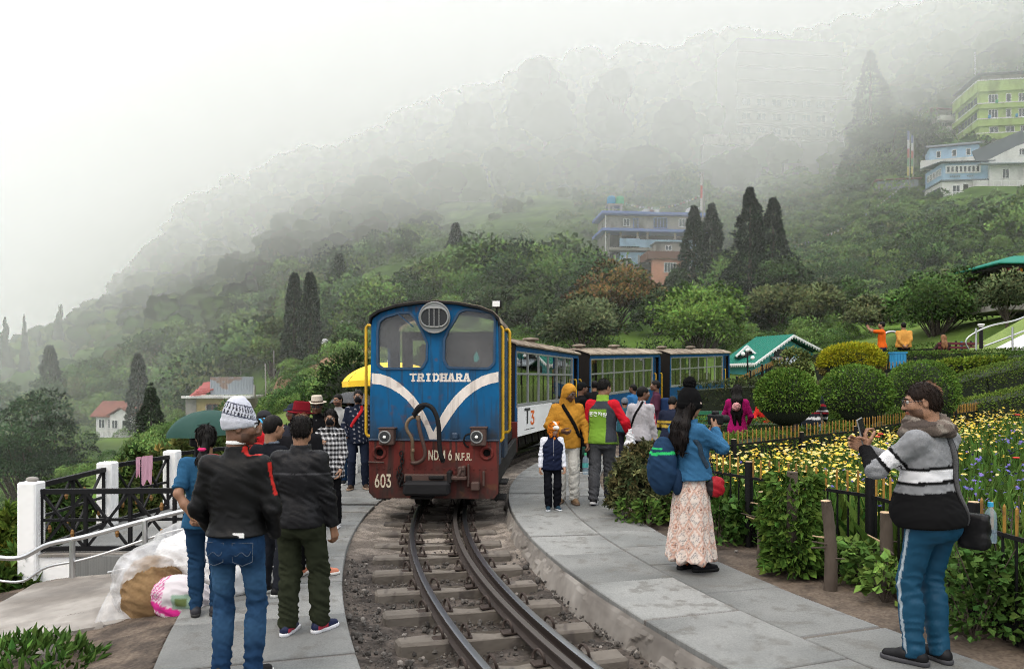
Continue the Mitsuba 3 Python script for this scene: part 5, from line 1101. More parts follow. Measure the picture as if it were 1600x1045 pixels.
while cnt < 4200 and tries < 60000:
    tries += 1; u = rng.uniform(-.72, .72); Y = 40 + 200 * rng.uniform() ** 1.15; x = u * Y
    if 0.5 < x < 28 and Y < 46: continue
    if -6 < x < 12 and Y < 46: continue
    z = hz(x, Y).item(); px, py = 800 + x / Y * F, HY - (z - CH) / Y * F
    if not (-60 < px < 1660) or py > 900 or py < -40: continue
    keep, small = 1.0, False
    if px > 560 and Y < 72 or px > 380 and Y < 52: small = True; keep = .5
    if px < 130 and Y < 48: continue
    if px < 280 and Y < 105 or px < 560 and Y < 80: small = True; keep = .6
    for cx, cy, r in CLEAR:
        d = math.hypot((x - cx), (Y - cy)) / r
        if d < 1: keep = min(keep, (.9 if px > 1150 else .5) if d > .4 else .25); small = True
    if px > 700 and 300 < py < 470: keep *= .8
    if rng.uniform() > keep: continue
    if any(x0 < px < x1 and y0 < py and py - 5.0 * F / Y < y1 and Y < Yb for x0, x1, y0, y1, Yb in ((930, 1120, 310, 440, 113), (1425, 1640, 120, 306, 118), (140, 212, 620, 676, 109), (284, 400, 585, 642, 78), (1095, 1330, 185, 300, 150))) and rng.uniform() < .93: continue
    s = rng.uniform(.9, 2.2) if small or rng.uniform() < .4 else rng.uniform(3.0, 6.5) * (1 + .25 * (Y > 150)); i = int(rng.integers(0, 9)) if not small else int(rng.integers(5, 9)); cnt += 1
    scene[f'hillside_wood__{cnt:04d}'] = {'type': 'instance', 'to_world': T().translate([x, Y, z - .15 * s]).rotate([0, 0, 1], float(rng.uniform(0, 360))).scale([s * rng.uniform(.8, 1.25), s * rng.uniform(.8, 1.25), s]), 'g': {'type': 'ref', 'id': (WNEAR if Y < 85 else WMID if Y < 135 else WFAR)[i]}}
WLOW = wood('low', 240, .16, 9)
for _ in range(9000):
    if cnt >= 5700: break
    Y = rng.uniform(66, 145); px = rng.uniform(900, 1640); x = (px - 800) / F * Y
    if x < 28 and Y < 70: continue
    z = hz(x, Y).item(); py = HY - (z - CH) / Y * F
    if any(x0 < px < x1 and y0 < py - 3 < y1 and Y < Yb for x0, x1, y0, y1, Yb in ((1425, 1640, 120, 312, 118), (930, 1120, 310, 440, 113))): continue
    if px < 1090 and Y < 113: continue
    s = rng.uniform(.7, 1.9); cnt += 1; i = int(rng.integers(0, 9))
    scene[f'hillside_wood__{cnt:04d}'] = {'type': 'instance', 'to_world': T().translate([x, Y, z - .15 * s]).rotate([0, 0, 1], float(rng.uniform(0, 360))).scale([s * rng.uniform(.8, 1.5), s * rng.uniform(.8, 1.5), s]), 'g': {'type': 'ref', 'id': WLOW[i]}}
# ------------------------------------------------------------------ buildings on the hillside
def wallmat(n, c, dirt=.5):
    d_ = tuple(a * (1 - dirt) for a in c); mat(n, proc(lambda p, nn, uv: mix(c, d_, smoothstep(.45, .8, fbm(p.x * .9, p.y * .9, p.z * .35, 4))) * (0.92 + .16 * noise(p.x * 6, p.y * 6, p.z * 6))), .85)
wallmat('wall_grey', (.30, .285, .26)); wallmat('wall_blue', (.30, .45, .60), .3); wallmat('wall_lime', (.36, .48, .15), .35); wallmat('wall_white', (.66, .66, .64), .3); wallmat('wall_salmon', (.56, .27, .19), .3); wallmat('wall_concrete', (.20, .195, .18), .5); wallmat('wall_yellow', (.42, .33, .14), .4)
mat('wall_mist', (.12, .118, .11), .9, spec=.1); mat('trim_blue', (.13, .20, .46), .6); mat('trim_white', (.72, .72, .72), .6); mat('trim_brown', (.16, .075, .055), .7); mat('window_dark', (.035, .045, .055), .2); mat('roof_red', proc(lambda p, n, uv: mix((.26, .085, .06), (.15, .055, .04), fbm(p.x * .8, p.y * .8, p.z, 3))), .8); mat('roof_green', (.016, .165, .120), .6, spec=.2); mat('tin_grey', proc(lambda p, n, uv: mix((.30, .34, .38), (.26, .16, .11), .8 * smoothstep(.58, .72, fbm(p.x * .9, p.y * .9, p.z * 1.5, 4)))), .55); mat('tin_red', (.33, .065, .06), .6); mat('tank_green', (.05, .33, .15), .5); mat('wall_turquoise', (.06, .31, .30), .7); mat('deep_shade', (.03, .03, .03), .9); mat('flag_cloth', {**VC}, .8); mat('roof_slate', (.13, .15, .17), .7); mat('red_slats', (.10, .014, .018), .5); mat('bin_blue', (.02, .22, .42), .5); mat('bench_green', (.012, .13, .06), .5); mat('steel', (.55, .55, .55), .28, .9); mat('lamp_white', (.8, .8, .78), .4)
class B:
    """A building: a frame at a corner or middle of its base, x along the front, y into the building, z up."""
    def __init__(s, name, label, o, yaw, cat_='house', group=None):
        s.k = thing(name, label, cat_, group); s.o = np.array(o, float); s.q = math.radians(yaw)
    def w(s, m): return mv(m, s.o, s.q)
    def box(s, name, mt, x0, x1, y0, y1, z0, z1, parent=None, ch=.0, label=None): return part(name, s.w(bx((x1 - x0, y1 - y0, z1 - z0), ((x0 + x1) / 2, (y0 + y1) / 2, (z0 + z1) / 2), ch)), mt, parent or s.k, label=label)
    def add(s, name, m, mt, parent=None, **kw): return part(name, s.w(m), mt, parent or s.k, **kw)
    def win(s, x, z, w, h, y=0.0, side=0, n=2, fr='trim_white', parent=None):
        """A window in the front (side 0) or in the side wall at x (side -1 left): frame with n lights, dark panes set back."""
        f = .07; bars = [bx((w, .10, f), (0, 0, f / 2)), bx((w, .10, f), (0, 0, h - f / 2))] + [bx((f, .10, h - 2 * f), (-w / 2 + f / 2 + (w - f) * i / n, 0, h / 2)) for i in range(n + 1)]
        m, p_ = cat(bars), bx((w - f, .04, h - f), (0, .01, h / 2)); R = rot(z=-90 if side < 0 else 90 if side > 0 else 0); c = (x, y, z); k = s.add('window', mv(m, c, R=R), fr, parent); s.add('pane', mv(p_, c, R=R), 'window_dark', k)
    def gable(s, name, mt, x0, x1, y0, y1, z0, z1, over=.3, th=.12, along='x'):
        if along == 'x':
            ym = (y0 + y1) / 2; ps = [beam((x0 - over, ym, z1), (x1 + over, ym, z1), .01)]; v = []
            for sg, ye in ((-1, y0 - over), (1, y1 + over)):
                for dz in (0, th): v.append([(x0 - over, ye, z0 + dz), (x1 + over, ye, z0 + dz), (x1 + over, ym, z1 + dz), (x0 - over, ym, z1 + dz)])
        else:
            xm = (x0 + x1) / 2; v = []
            for sg, xe in ((-1, x0 - over), (1, x1 + over)):
                for dz in (0, th): v.append([(xe, y0 - over, z0 + dz), (xe, y1 + over, z0 + dz), (xm, y1 + over, z1 + dz), (xm, y0 - over, z1 + dz)])
        ms = []
        for a, b in ((v[0], v[1]), (v[2], v[3])): ms.append(trimesh.Trimesh(np.array(a + b), process=False).convex_hull)
        return s.add(name, cat(ms), mt)

# blue and grey house
b = B('apartment_house', 'long blue and grey house of three floors on the slope behind the rust brown tree', at(941, 420, 110), 5, 'house'); u = 110 / F
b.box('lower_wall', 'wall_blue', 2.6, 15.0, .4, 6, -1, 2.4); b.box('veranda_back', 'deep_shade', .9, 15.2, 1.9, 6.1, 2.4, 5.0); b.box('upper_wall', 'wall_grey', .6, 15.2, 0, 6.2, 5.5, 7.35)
b.box('side_wall', 'wall_concrete', .5, 1.2, .5, 6, -1.5, 5.0); b.box('parapet', 'wall_blue', 2.4, 5.2, -.35, .0, 3.1, 4.2); b.box('parapet', 'wall_blue', 5.2, 15.1, -.1, .2, 3.0, 4.1); b.box('floor_slab', 'wall_grey', 1.0, 15.2, -.1, 1.9, 2.6, 2.98)
for z in (5.0, 7.35): b.box('cornice', 'trim_blue', -.2, 5.4, -.9, 6.4, z + .12, z + .5); b.box('cornice', 'trim_blue', 5.4, 15.5, -.55, 6.4, z + .14, z + .52)
for x in (2.6, 5.0, 6.4, 10.3, 14.0): b.box('column', 'wall_grey', x - .12, x + .12, -.05, .2, 4.2, 5.1)
b.win(3.4, 5.9, .9, 1.1, -.04); b.win(4.7, 5.55, .7, 1.5, -.04, fr='trim_blue', n=1); b.win(8.2, 5.7, 1.9, 1.5, -.04, n=4, fr='trim_blue'); b.win(11.9, 5.9, 2.2, 1.2, -.04, n=5); b.win(3.6, .3, 1.2, 1.3, .36, n=2); b.win(7.2, .4, 1.2, 1.2, .36)
b.box('tank_stand', 'wall_grey', 1.0, 3.2, 1, 3, 9.0, 9.25); [b.box('stand_leg', 'wall_grey', x, x + .25, 1.0, 1.25, 7.8, 9.0) for x in (1.1, 1.6, 2.8)]
for x, mt in ((1.7, 'bin_blue'), (2.9, 'tank_green')): b.add('water_tank', lathe([(.01, 0), (.6, 0), (.62, .3), (.6, 1.0), (.45, 1.2), (.15, 1.3), (.01, 1.3)], 14, (x, 2, 9.25)), mt, smooth=40)
b.box('roof_shed', 'wall_white', 6.4, 8.6, 2, 4, 7.8, 8.8); b.box('roof_shed', 'wall_white', 13.0, 14.4, 2, 4, 7.8, 9.2); b.box('shed_door', 'trim_brown', 7.2, 7.8, 1.95, 2.0, 7.9, 8.7)
b.add('drainpipe', tube([(.45, -.1, -1), (.45, -.1, 7.4)], .07, 6), 'trim_white')
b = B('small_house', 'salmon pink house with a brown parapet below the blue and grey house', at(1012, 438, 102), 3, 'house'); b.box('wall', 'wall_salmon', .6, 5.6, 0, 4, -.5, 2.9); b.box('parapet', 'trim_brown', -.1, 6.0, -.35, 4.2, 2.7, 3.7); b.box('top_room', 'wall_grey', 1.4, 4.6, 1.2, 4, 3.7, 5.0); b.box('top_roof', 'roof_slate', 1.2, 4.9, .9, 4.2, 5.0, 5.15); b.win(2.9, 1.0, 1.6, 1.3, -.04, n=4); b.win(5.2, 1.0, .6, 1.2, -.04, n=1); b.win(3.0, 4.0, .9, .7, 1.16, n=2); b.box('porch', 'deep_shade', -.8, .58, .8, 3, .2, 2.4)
b = B('retaining_wall', 'rough grey retaining wall with posts below the blue and grey house', at(930, 424, 106), 4, 'wall'); b.box('wall', 'wall_concrete', 0, 6.5, 0, .5, -2, .9); [b.box('post', 'wall_grey', x, x + .2, -.1, .2, .9, 2.2 + .8 * (i == 0)) for i, x in enumerate((.1, 1.3, 2.6, 4.2, 5.8))]
# lime green building
b = B('apartment_house', 'tall lime green building with white windows at the top right', at(1530, 244, 118), -9, 'building'); m_ = 118 / F
def deck(z0, z1, mt, o=0.0): b.add('storey', bx((12 + o, 9 + o, z1 - z0), (6 - o / 2 + o / 2, 4.5, (z0 + z1) / 2)), mt)
Zs = [0, 2.2, 4.4, 6.6, 8.9, 11.0]; deck(-2, 2.3, 'wall_white'); 
for i, (z0, z1) in enumerate(((3.2, 4.3), (5.3, 6.9), (7.6, 9.4))): deck(z0, z1, 'wall_lime')
for z0, z1, o in ((2.3, 3.2, .7), (4.3, 5.3, .7), (6.9, 7.6, .7), (9.4, 11.0, .7)): b.add('balcony_band', bx((12 + o, 9 + o, z1 - z0), (6, 4.5, (z0 + z1) / 2)), 'wall_lime'); b.add('band_edge', bx((12.1 + o, 9.1 + o, .12), (6, 4.5, z1 + .04)), 'trim_white')
b.add('roof_storey', bx((11, 8, 1.0), (6.2, 4.8, 11.6)), 'wall_grey'); b.add('roof', bx((12.6, 9.4, .14), (6, 4.5, 12.15)), 'roof_slate')
for z in (5.5, 7.75): 
    for x in (1.9, 4.0, 6.0, 8.4): b.win(x, z, 1.3 if x != 4.0 else .7, 1.25, -.02, n=3 if x != 4.0 else 1)
    for y in (1.2, 2.4, 3.6, 4.8, 6.0, 7.2): b.win(-.02, z, .9, 1.2, y, side=-1, n=2, fr='roof_slate')
for x in (2.0, 4.2, 6.2): b.win(x, 3.3, 1.2, .9, -.02, n=2)
for x in (1.0, 2.6, 4.6, 6.4): b.win(x, .5, .9, 1.2, -.02, n=2, fr='roof_slate')
b.box('porch', 'deep_shade', .2, 1.6, -.05, .1, -.6, 1.5); [b.add('antenna', tube([(x, 3, 12), (x, 3, 12 + h)], .05, 5), 'steel') for x, h in ((.6, 4.5), (6.5, 2.0))]
for i, x in enumerate((1.2, 2.2, 4.9, 7.0)): b.add('hanging_plant', bx((.35, .25, .5), (x, -.5, 5.6 + 2.2 * (i % 2)), .08), 'tank_green' if i % 2 else 'bin_blue')
# pale blue house
b = B('small_house', 'pale blue house over a white ground floor on the slope at the right', at(1473, 300, 104), -6, 'house'); b.box('upper_wall', 'wall_blue', 0, 5.9, 0, 5.5, 1.5, 3.75); b.box('lower_wall', 'wall_white', -.15, 4.6, -.1, 5.4, -1.4, 1.3); b.box('plank_floor', 'roof_slate', -.3, 6.1, -.3, 5.7, 1.3, 1.5); b.box('side_room', 'wall_white', 3.6, 5.5, -.3, 2, .1, 1.3)
b.add('roof', trimesh.Trimesh([(-.5, -.5, 3.75), (6.3, -.5, 3.75), (6.3, 6, 4.5), (-.5, 6, 4.5), (-.5, -.5, 3.87), (6.3, -.5, 3.87), (6.3, 6, 4.62), (-.5, 6, 4.62)], process=False).convex_hull, 'roof_slate'); b.box('window_band', 'trim_white', .35, 4.7, -.06, .02, 2.35, 3.4)
for i in range(8): b.win(.65 + i * .52, 2.45, .46, .85, -.08, n=1)
for y in (.8, 1.7, 2.6, 3.5, 4.4): b.win(-.03, 2.3, .75, .9, y, side=-1, n=2); b.win(-.19, -.4, .8, 1.1, y, side=-1, n=2, fr='roof_slate')
b.win(1.6, -.3, 1.0, 1.1, -.14, n=2); b.box('door', 'deep_shade', 2.5, 3.1, -.16, -.08, -.9, .9); [b.box('railing_post', 'trim_white', x, x + .07, -.95, -.88, -1.3, -.3) for x in np.linspace(.8, 3.6, 8)]; b.box('railing', 'trim_white', .8, 3.7, -.95, -.88, -.3, -.2); b.box('balcony_floor', 'wall_grey', .6, 3.8, -1.0, -.1, -1.5, -1.3)
for i, x in enumerate((.9, 1.15, 1.4, 1.7, 2.0, 3.0, 3.3, 3.6)): b.box('painted_mark', 'roof_slate', x, x + .16, -.03, 0, 1.85 + .05 * (i % 2), 2.08)
b = B('small_house', 'long white roofed house with a pale blue wall behind the pale blue one', at(1452, 258, 116), -20, 'house'); b.box('wall', 'wall_blue', 0, 6.4, 0, 4, 0, 2.4); b.box('balcony', 'wall_white', -1.2, 6.6, -.9, 0, -.8, .5); b.gable('roof', 'roof_slate', 0, 6.4, 0, 4, 2.4, 3.2); [b.win(x, .9, .6, 1.0, -.04, n=1) for x in (1.2, 3.2, 5.0)]
b = B('small_house', 'white gabled house at the right edge below the lime green building', at(1546, 280, 103), -4, 'house'); b.box('wall', 'wall_white', 0, 7, 0, 5, -1.5, 2.6); b.add('gable_wall', upright(Polygon([(-.1, 2.5), (7.2, 2.5), (5.4, 4.9), (3.4, 4.2)]), .2, (0, .05, 0)), 'wall_white'); b.add('roof', cat(beam((-.8, 1.5, 2.35), (5.6, 1.5, 5.05), 3.6, .12, up=(0, 1, 0)), beam((5.5, 1.5, 5.05), (8.4, 1.5, 3.4), 3.6, .12, up=(0, 1, 0))), 'roof_slate'); b.win(2.0, .0, .9, 1.3, -.04, n=2); b.win(4.8, .3, .9, 1.2, -.04, n=2); b.win(4.0, 3.0, .7, .9, 0.0, n=2); b.box('canopy', 'tin_grey', -1.6, 6.8, -.9, 0, 1.75, 1.88); b.box('railing', 'trim_white', -.2, 7, -1.0, -.93, -.55, -.48); [b.box('railing_post', 'trim_white', x, x + .06, -1.0, -.93, -1.4, -.5) for x in np.linspace(0, 6.8, 8)]
b = B('small_house', 'narrow white house with an outside landing left of the lime green building', at(1446, 206, 134), 0, 'house'); b.box('wall', 'wall_white', 0, 3.2, 0, 4, -1, 3.4); b.box('landing', 'wall_grey', -1.6, 0, 0, 2, 1.6, 1.8); b.add('stair', beam((-3.2, 1, 0.6), (-.2, 1, 4.2), 1, .15), 'wall_concrete'); b.win(1.5, 1.4, .9, 1.1, -.04)
b = B('small_house', 'weathered white balcony house tucked against the lime green building', at(1470, 212, 128), 8, 'house'); b.box('wall', 'wall_grey', 0, 3.4, .6, 4, -2, 4.2); [b.box('balcony', 'wall_white', -.2, 3.2, -.3, .5, z, z + .8) for z in (-1.2, .6, 2.4)]; b.gable('roof', 'trim_brown', 0, 3.4, 0, 4, 4.2, 5.0); b.win(1.0, 1.5, .8, .8, .56); b.win(2.4, 3.3, .7, .7, .56)
# ghostly large building and its retaining walls
b = B('apartment_house', 'huge many storeyed building almost lost in the mist', at(1152, 262, 172), 6, 'building'); b.box('wall', 'wall_mist', 0, 24, 0, 12, 2, 28)
for i in range(7): b.box('floor_band', 'wall_mist', -.5, 24.5, -.9, 0, 6.2 + 3.1 * i, 6.9 + 3.1 * i)
[b.win(2 + 3.4 * j, 7.3 + 3.1 * i, 1.9, 1.5, -.04, n=2, fr='wall_mist') for i in range(3) for j in range(7)]
b = B('retaining_wall', 'terraced concrete wall topped with white sheets below the misty building', at(1098, 262, 158), 10, 'wall'); b.box('wall', 'wall_mist', 0, 19, 0, 1, -2, 4.6); b.box('upper_wall', 'wall_mist', 12, 29, 3, 4, 1, 7.0); [b.add('sheet', bx((w, .1, h), (x + w / 2, -.1, z + h / 2)), 'wall_grey') for x, w, h, z in ((.2, 5.4, 2.0, 4.6), (5.7, 5.6, 2.2, 4.9), (11.4, 3.0, 3.0, 4.6), (14.5, 3.6, 2.0, 4.6), (18.6, 2.4, 1.9, 4.9))]
b = B('retaining_wall', 'long grey retaining wall in the mist right of the white sheets', at(1225, 285, 150), 4, 'wall'); b.box('wall', 'wall_mist', 0, 14, 0, 1, -2, 3.6); b.box('ledge', 'wall_grey', -.5, 14.5, -.5, .2, -.6, -.2); b.win(1.5, -1.8, 1.4, 1.2, -.04)
b = B('retaining_wall', 'shed with tin walls on posts below the string of flags', at(1372, 300, 118), -12, 'shed'); b.box('wall', 'tin_grey', 0, 5.5, 0, 3, 0, 1.6); b.box('roof', 'trim_brown', -.4, 5.9, -.5, 3.2, 1.6, 1.75); [b.box('post', 'trim_brown', x, x + .15, .1, .25, -2, 0) for x in (.3, 2.5, 5)]
# green pagoda and others
b = B('pagoda_pavilion', 'small green roofed pagoda on the grassy slope in the mist', at(838, 274, 165), 0, 'pavilion')
for r0, r1, z0, z1 in ((2.5, 1.0, 1.2, 2.2), (1.4, .08, 2.5, 3.8)): b.add('roof', lathe([(r0, z0), (r0 * .7, z0 + (z1 - z0) * .4), (r1, z1), (r1 * .9, z1 - .1), (r0 * .98, z0 - .08), (r0, z0)], 8), 'roof_green')
b.add('wall', lathe([(1.0, 2.1), (1.0, 2.6)], 8), 'trim_white'); [b.add('column', tube([(1.8 * math.cos(a), 1.8 * math.sin(a), -1), (1.8 * math.cos(a), 1.8 * math.sin(a), 1.3)], .1, 6), 'trim_white') for a in np.arange(8) * .785]
b = B('garden_hut', 'tiny green hut left of the pagoda on the slope', at(790, 284, 165), 0, 'hut'); b.box('wall', 'tank_green', -1.2, 1.2, 0, 2, -.5, 1.0); b.box('roof', 'roof_green', -1.5, 1.5, -.3, 2.3, 1.0, 1.12)
b = B('small_house', 'little white walled shelter just above the engine roof', at(660, 462, 95), 12, 'hut'); b.box('wall', 'wall_grey', 0, 2.0, 0, 1.6, -.5, 1.2); b.box('roof', 'wall_white', -.15, 2.2, -.3, 1.8, 1.2, 1.5); b.box('opening', 'deep_shade', .4, 1.7, -.02, .02, .2, .95)
b = B('small_house', 'white bungalow with a red tiled roof in the valley at the left', at(150, 673, 108), -10, 'house'); b.box('wall', 'wall_white', 0, 4.6, 0, 4.4, -1, 2.0); b.gable('roof', 'roof_red', -.1, 6.4, 0, 4.4, 1.9, 3.9, over=.5); b.box('wing_wall', 'wall_white', 3.2, 6.6, -1.5, 1, -1, 2.3); b.gable('wing_roof', 'roof_red', 3.2, 6.6, -1.5, 2, 2.1, 3.2, along='y', over=.35); b.add('gable_wall', upright(Polygon([(3.3, 2.1), (6.5, 2.1), (4.9, 3.05)]), .1, (0, -1.5, 0)), 'wall_white'); [b.win(x, .4, .9, 1.2, -.05) for x in (.9, 2.3)]; b.win(4.0, .4, .9, 1.2, -1.55); b.win(5.5, .4, .9, 1.2, -1.55); b.box('terrace_wall', 'wall_white', -1.2, 4.5, -2.6, -2.4, -1.6, -.6); [b.box('baluster', 'trim_white', x, x + .12, -2.62, -2.38, -.6, .0) for x in np.linspace(-1.1, 4.3, 9)]
b = B('small_house', 'ramshackle yellow shed under red and grey tin sheets on the slope at the left', at(292, 644, 76), 3, 'shed'); b.box('wall', 'wall_yellow', .2, 5.6, 0, 4, -1.5, 1.35); b.box('side_wall', 'wall_grey', -.1, .9, -.05, .4, -1.5, 1.3); b.box('roof_slab', 'wall_white', -.3, 6.2, -.7, 4.2, 1.35, 1.55); b.add('tin_wall', beam((2.0, .6, 2.5), (6.1, .6, 2.55), .08, 1.7), 'tin_grey'); [b.add('tin_sheet', bx((1.6, 1.4, .06), (1.0 + .25 * i, .4 + .3 * i, 1.75 + .28 * i), 0, rot(x=14 + 5 * i, y=-8)), 'tin_red') for i in range(4)]; b.box('door', 'tin_red', 4.3, 4.95, -.05, 0, -.2, .9); b.win(2.4, -.1, 1.1, .9, -.05, fr='trim_brown'); b.add('flue', tube([(6.3, .2, 1.4), (6.3, .2, 2.6)], .12, 8), 'steel'); [b.add('corrugation', tube([(2.1 + .28 * i, .53, 1.68), (2.1 + .28 * i, .53, 3.32)], .035, 5), 'tin_grey') for i in range(15)]
b = B('small_house', 'pale green roofed house among white walls in the misty valley', at(122, 598, 150), -14, 'house'); b.box('wall', 'wall_concrete', 0, 4.4, 0, 4, -1, 2); b.gable('roof', 'wall_turquoise', 0, 4.4, 0, 4, 2, 3.3); b.box('terrace_wall', 'wall_white', -2.4, 3.4, -3, -2.7, -3, -1.3); b.box('low_wall', 'wall_white', -4, 1, -5, -4.7, -4.5, -3); b.win(2, .3, 1, 1.2, -.04)
b = B('water_tank', 'bright green plastic water tank on the slope left of the engine roof', at(562, 490, 84), 0, 'tank'); b.add('body', lathe([(.01, 0), (.36, 0), (.38, .3), (.36, .72), (.25, .84), (.01, .86)], 14), 'tank_green', smooth=40)
rng = np.random.default_rng(3)
for i in range(16):
    px, py = (rng.uniform(532, 572), 506 + rng.uniform(-4, 5)) if i < 9 else (rng.uniform(498, 520), 537 + rng.uniform(-3, 3)); q = at(px, py, 80 if i < 9 else 74); m = trimesh.creation.icosphere(subdivisions=1, radius=.28); m.vertices = m.vertices * rng.uniform(.6, 1.3, 3); solo('white_sack', mv(m, q), 'trim_white', 'white sack heaped with others like it by the green tank on the slope' if i < 9 else 'white sack heaped with others like it beside the bare brown slope', 'sack', 'white sacks in the upper heap' if i < 9 else 'white sacks in the lower heap', smooth=True)
for i, (px, pb, pt, Y, lb) in enumerate(((416, 612, 568, 70, 'thin pole leaning on the slope left of the cypresses'), (429, 575, 548, 74, 'short pole beside the light green tree'), (1098, 330, 270, 108, 'tall prayer flag pole on the roof of the blue and grey house'), (1421, 275, 205, 112, 'left of two flag poles by the white houses'), (1427, 272, 212, 112, 'right of two flag poles by the white houses'), (376, 590, 560, 90, 'pole beside the yellow shed'), (1100, 420, 300, 112, 'thin pole beside the dark conifers'))):
    a, t = at(px, pb, Y), at(px - 1.5 + (2 if i > 1 else 0), pt, Y); k = thing('wooden_pole', lb, 'pole'); part('shaft', tube([a - [0, 0, 2], t], .055 if i != 2 else .08, 6), 'wall_grey', k)
    if i in (2, 3, 4):
        cols = [(.55, .52, .5), (.5, .12, .1), (.55, .52, .5)] if i == 2 else [(.14, .18, .30), (.5, .5, .5), (.36, .14, .12), (.16, .28, .16), (.42, .38, .14)]; n = len(cols); m = []; c = []
        for j, cc in enumerate(cols): f0, f1 = j / n, (j + 1) / n; p0, p1 = t * (1 - f0) + a * f0, t * (1 - f1) + a * f1; mm = bx((.30, .03, p0[2] - p1[2]), (p0 + p1) / 2 + [-.18, 0, 0]); m.append(mm); c.append(np.tile(cc, (len(mm.vertices), 1)))
        part('banner', cat(m), 'flag_cloth', k, color=np.vstack(c))
def flagline(label, a, b, sag, n, seed):
    rg = np.random.default_rng(seed); t = np.linspace(0, 1, n + 2)[:, None]; P = a + (b - a) * t; P[:, 2] -= sag * 4 * (t[:, 0] * (1 - t[:, 0])); k = thing('prayer_flag_string', label, 'flags'); part('cord', tube(P, .018, 4), 'wall_grey', k)
    d = unit_2(b - a)
    for i in range(1, n + 1): c = [(.55, .55, .55), (.36, .22, .20), (.50, .46, .25), (.26, .36, .27), (.27, .31, .42), (.6, .6, .58)][rg.integers(6)]; h = rg.uniform(.18, .32); m = TM([P[i], P[i] + d * .24, P[i] + d * .24 - [0, .06, h], P[i] + [0, .06, -h]], [[0, 1, 2], [0, 2, 3]]); part('flag', m, 'flag_cloth', k, color=np.tile(c, (4, 1)))
unit_2 = lambda v: v / np.linalg.norm(v)
flagline('string of small prayer flags from the pale blue house down to the left', at(1432, 268, 108), at(1200, 390, 96), 2.2, 46, 1); flagline('string of faded flags above the roof of the blue and grey house', at(1098, 303, 110), at(975, 316, 113), 1.2, 26, 2)

# ------------------------------------------------------------------ pavilions and the terrace at the right
b = B('turquoise_pavilion', 'pavilion with a turquoise roof and white scalloped trim right of the last coach', (0, 0, 0), 0, 'pavilion')
N_, R_, A_ = np.array([12.52, 41, 2.62]), np.array([17.3, 44, 3.33]), np.array([15.07, 42.6, 4.16]); U_ = np.array([-1.2, 2.7, 0.0])
def slab(a, b_, c, d, th=.08): return trimesh.Trimesh(np.array([a, b_, c, d, a + [0, 0, th], b_ + [0, 0, th], c + [0, 0, th], d + [0, 0, th]]), process=False).convex_hull
rk = b.add('roof', cat(slab(N_, A_, A_ + U_, N_ + U_), slab(A_, R_, R_ + U_, A_ + U_)), 'roof_green')
for i in range(14): f = (i + .5) / 14; b.add('roof_rib', tube([N_ + U_ * f + [0, 0, .09], A_ + U_ * f + [0, 0, .09]], .022, 5), 'roof_green', rk)
def scallop(a, c, n=16, h=.16, d=(0, -.05, 0)):
    ms = [beam(a + d, c + d, .05, .10)]
    for i in range(n): p0, p1 = a + (c - a) * i / n + d, a + (c - a) * (i + 1) / n + d; m_ = (p0 + p1) / 2; ms.append(trimesh.Trimesh(np.vstack([q + o for o in ([0, .0, 0], [0, .03, 0]) for q in (p0 - [0, 0, .02], p1 - [0, 0, .02], m_ - [0, 0, h])]), process=False).convex_hull)
    return cat(ms)
for a, c, n in ((N_, A_, 14), (A_, R_, 12), (N_, N_ + U_, 18)): b.add('scalloped_trim', scallop(a, c, n), 'trim_white')
gx_ = unit_2((R_ - N_) * [1, 1, 0]); inn = np.array([-.25, .35, 0]); base = 1.1; P0, P1g = N_ + gx_ * .5 + inn, R_ - gx_ * .4 + inn; b.add('gable_wall', trimesh.Trimesh(np.vstack([np.array([[P0[0], P0[1], base], [P1g[0], P1g[1], base], [P1g[0], P1g[1], 3.25], [A_[0] - .25, A_[1] + .35, 4.0], [P0[0], P0[1], 2.7]]) + o for o in ([0, 0, 0], [-.05, .1, 0])]), process=False).convex_hull, 'wall_turquoise')
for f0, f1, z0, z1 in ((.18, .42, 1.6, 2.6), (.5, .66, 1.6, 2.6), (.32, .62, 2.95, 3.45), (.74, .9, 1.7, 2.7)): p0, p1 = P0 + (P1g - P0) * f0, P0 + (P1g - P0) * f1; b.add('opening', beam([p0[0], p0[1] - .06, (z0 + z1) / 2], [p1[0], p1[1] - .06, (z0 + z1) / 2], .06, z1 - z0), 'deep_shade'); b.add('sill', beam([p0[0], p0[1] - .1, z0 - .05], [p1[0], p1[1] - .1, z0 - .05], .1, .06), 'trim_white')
b.add('awning', slab(P0 + gx_ * 1.2 + [.2, -.8, -.05], P0 + gx_ * 3.6 + [.2, -.8, .0], P0 + gx_ * 3.6 + [0, 0, .35], P0 + gx_ * 1.2 + [0, 0, .35]), 'tin_grey'); b.add('side_wall', slab(np.array([P0[0], P0[1], base]), np.array([P0[0] + .1, P0[1], base]), np.array([P0[0] + U_[0] + .1, P0[1] + U_[1], base]), np.array([P0[0] + U_[0], P0[1] + U_[1], base]), 1.5), 'wall_turquoise')
dq = N_ + U_ * .55 + (A_ - N_) * .25; b.add('dormer_roof', cat(slab(dq + [-.6, -.55, .0], dq + [0, -.5, .55], dq + [.2, .5, .55], dq + [-.4, .5, 0]), slab(dq + [.6, -.45, .0], dq + [0, -.5, .55], dq + [.2, .5, .55], dq + [.8, .5, 0])), 'roof_green'); b.add('dormer_trim', cat(scallop(dq + [-.6, -.55, .05], dq + [0, -.5, .6], 5, .12), scallop(dq + [0, -.5, .6], dq + [.6, -.45, .05], 5, .12)), 'trim_white'); b.add('dormer_opening', trimesh.Trimesh(np.vstack([dq + np.array(o) for o in ([-.35, -.46, .02], [.35, -.42, .02], [0, -.45, .38], [-.35, -.40, .02], [.35, -.36, .02], [0, -.40, .38])]), process=False).convex_hull, 'deep_shade')
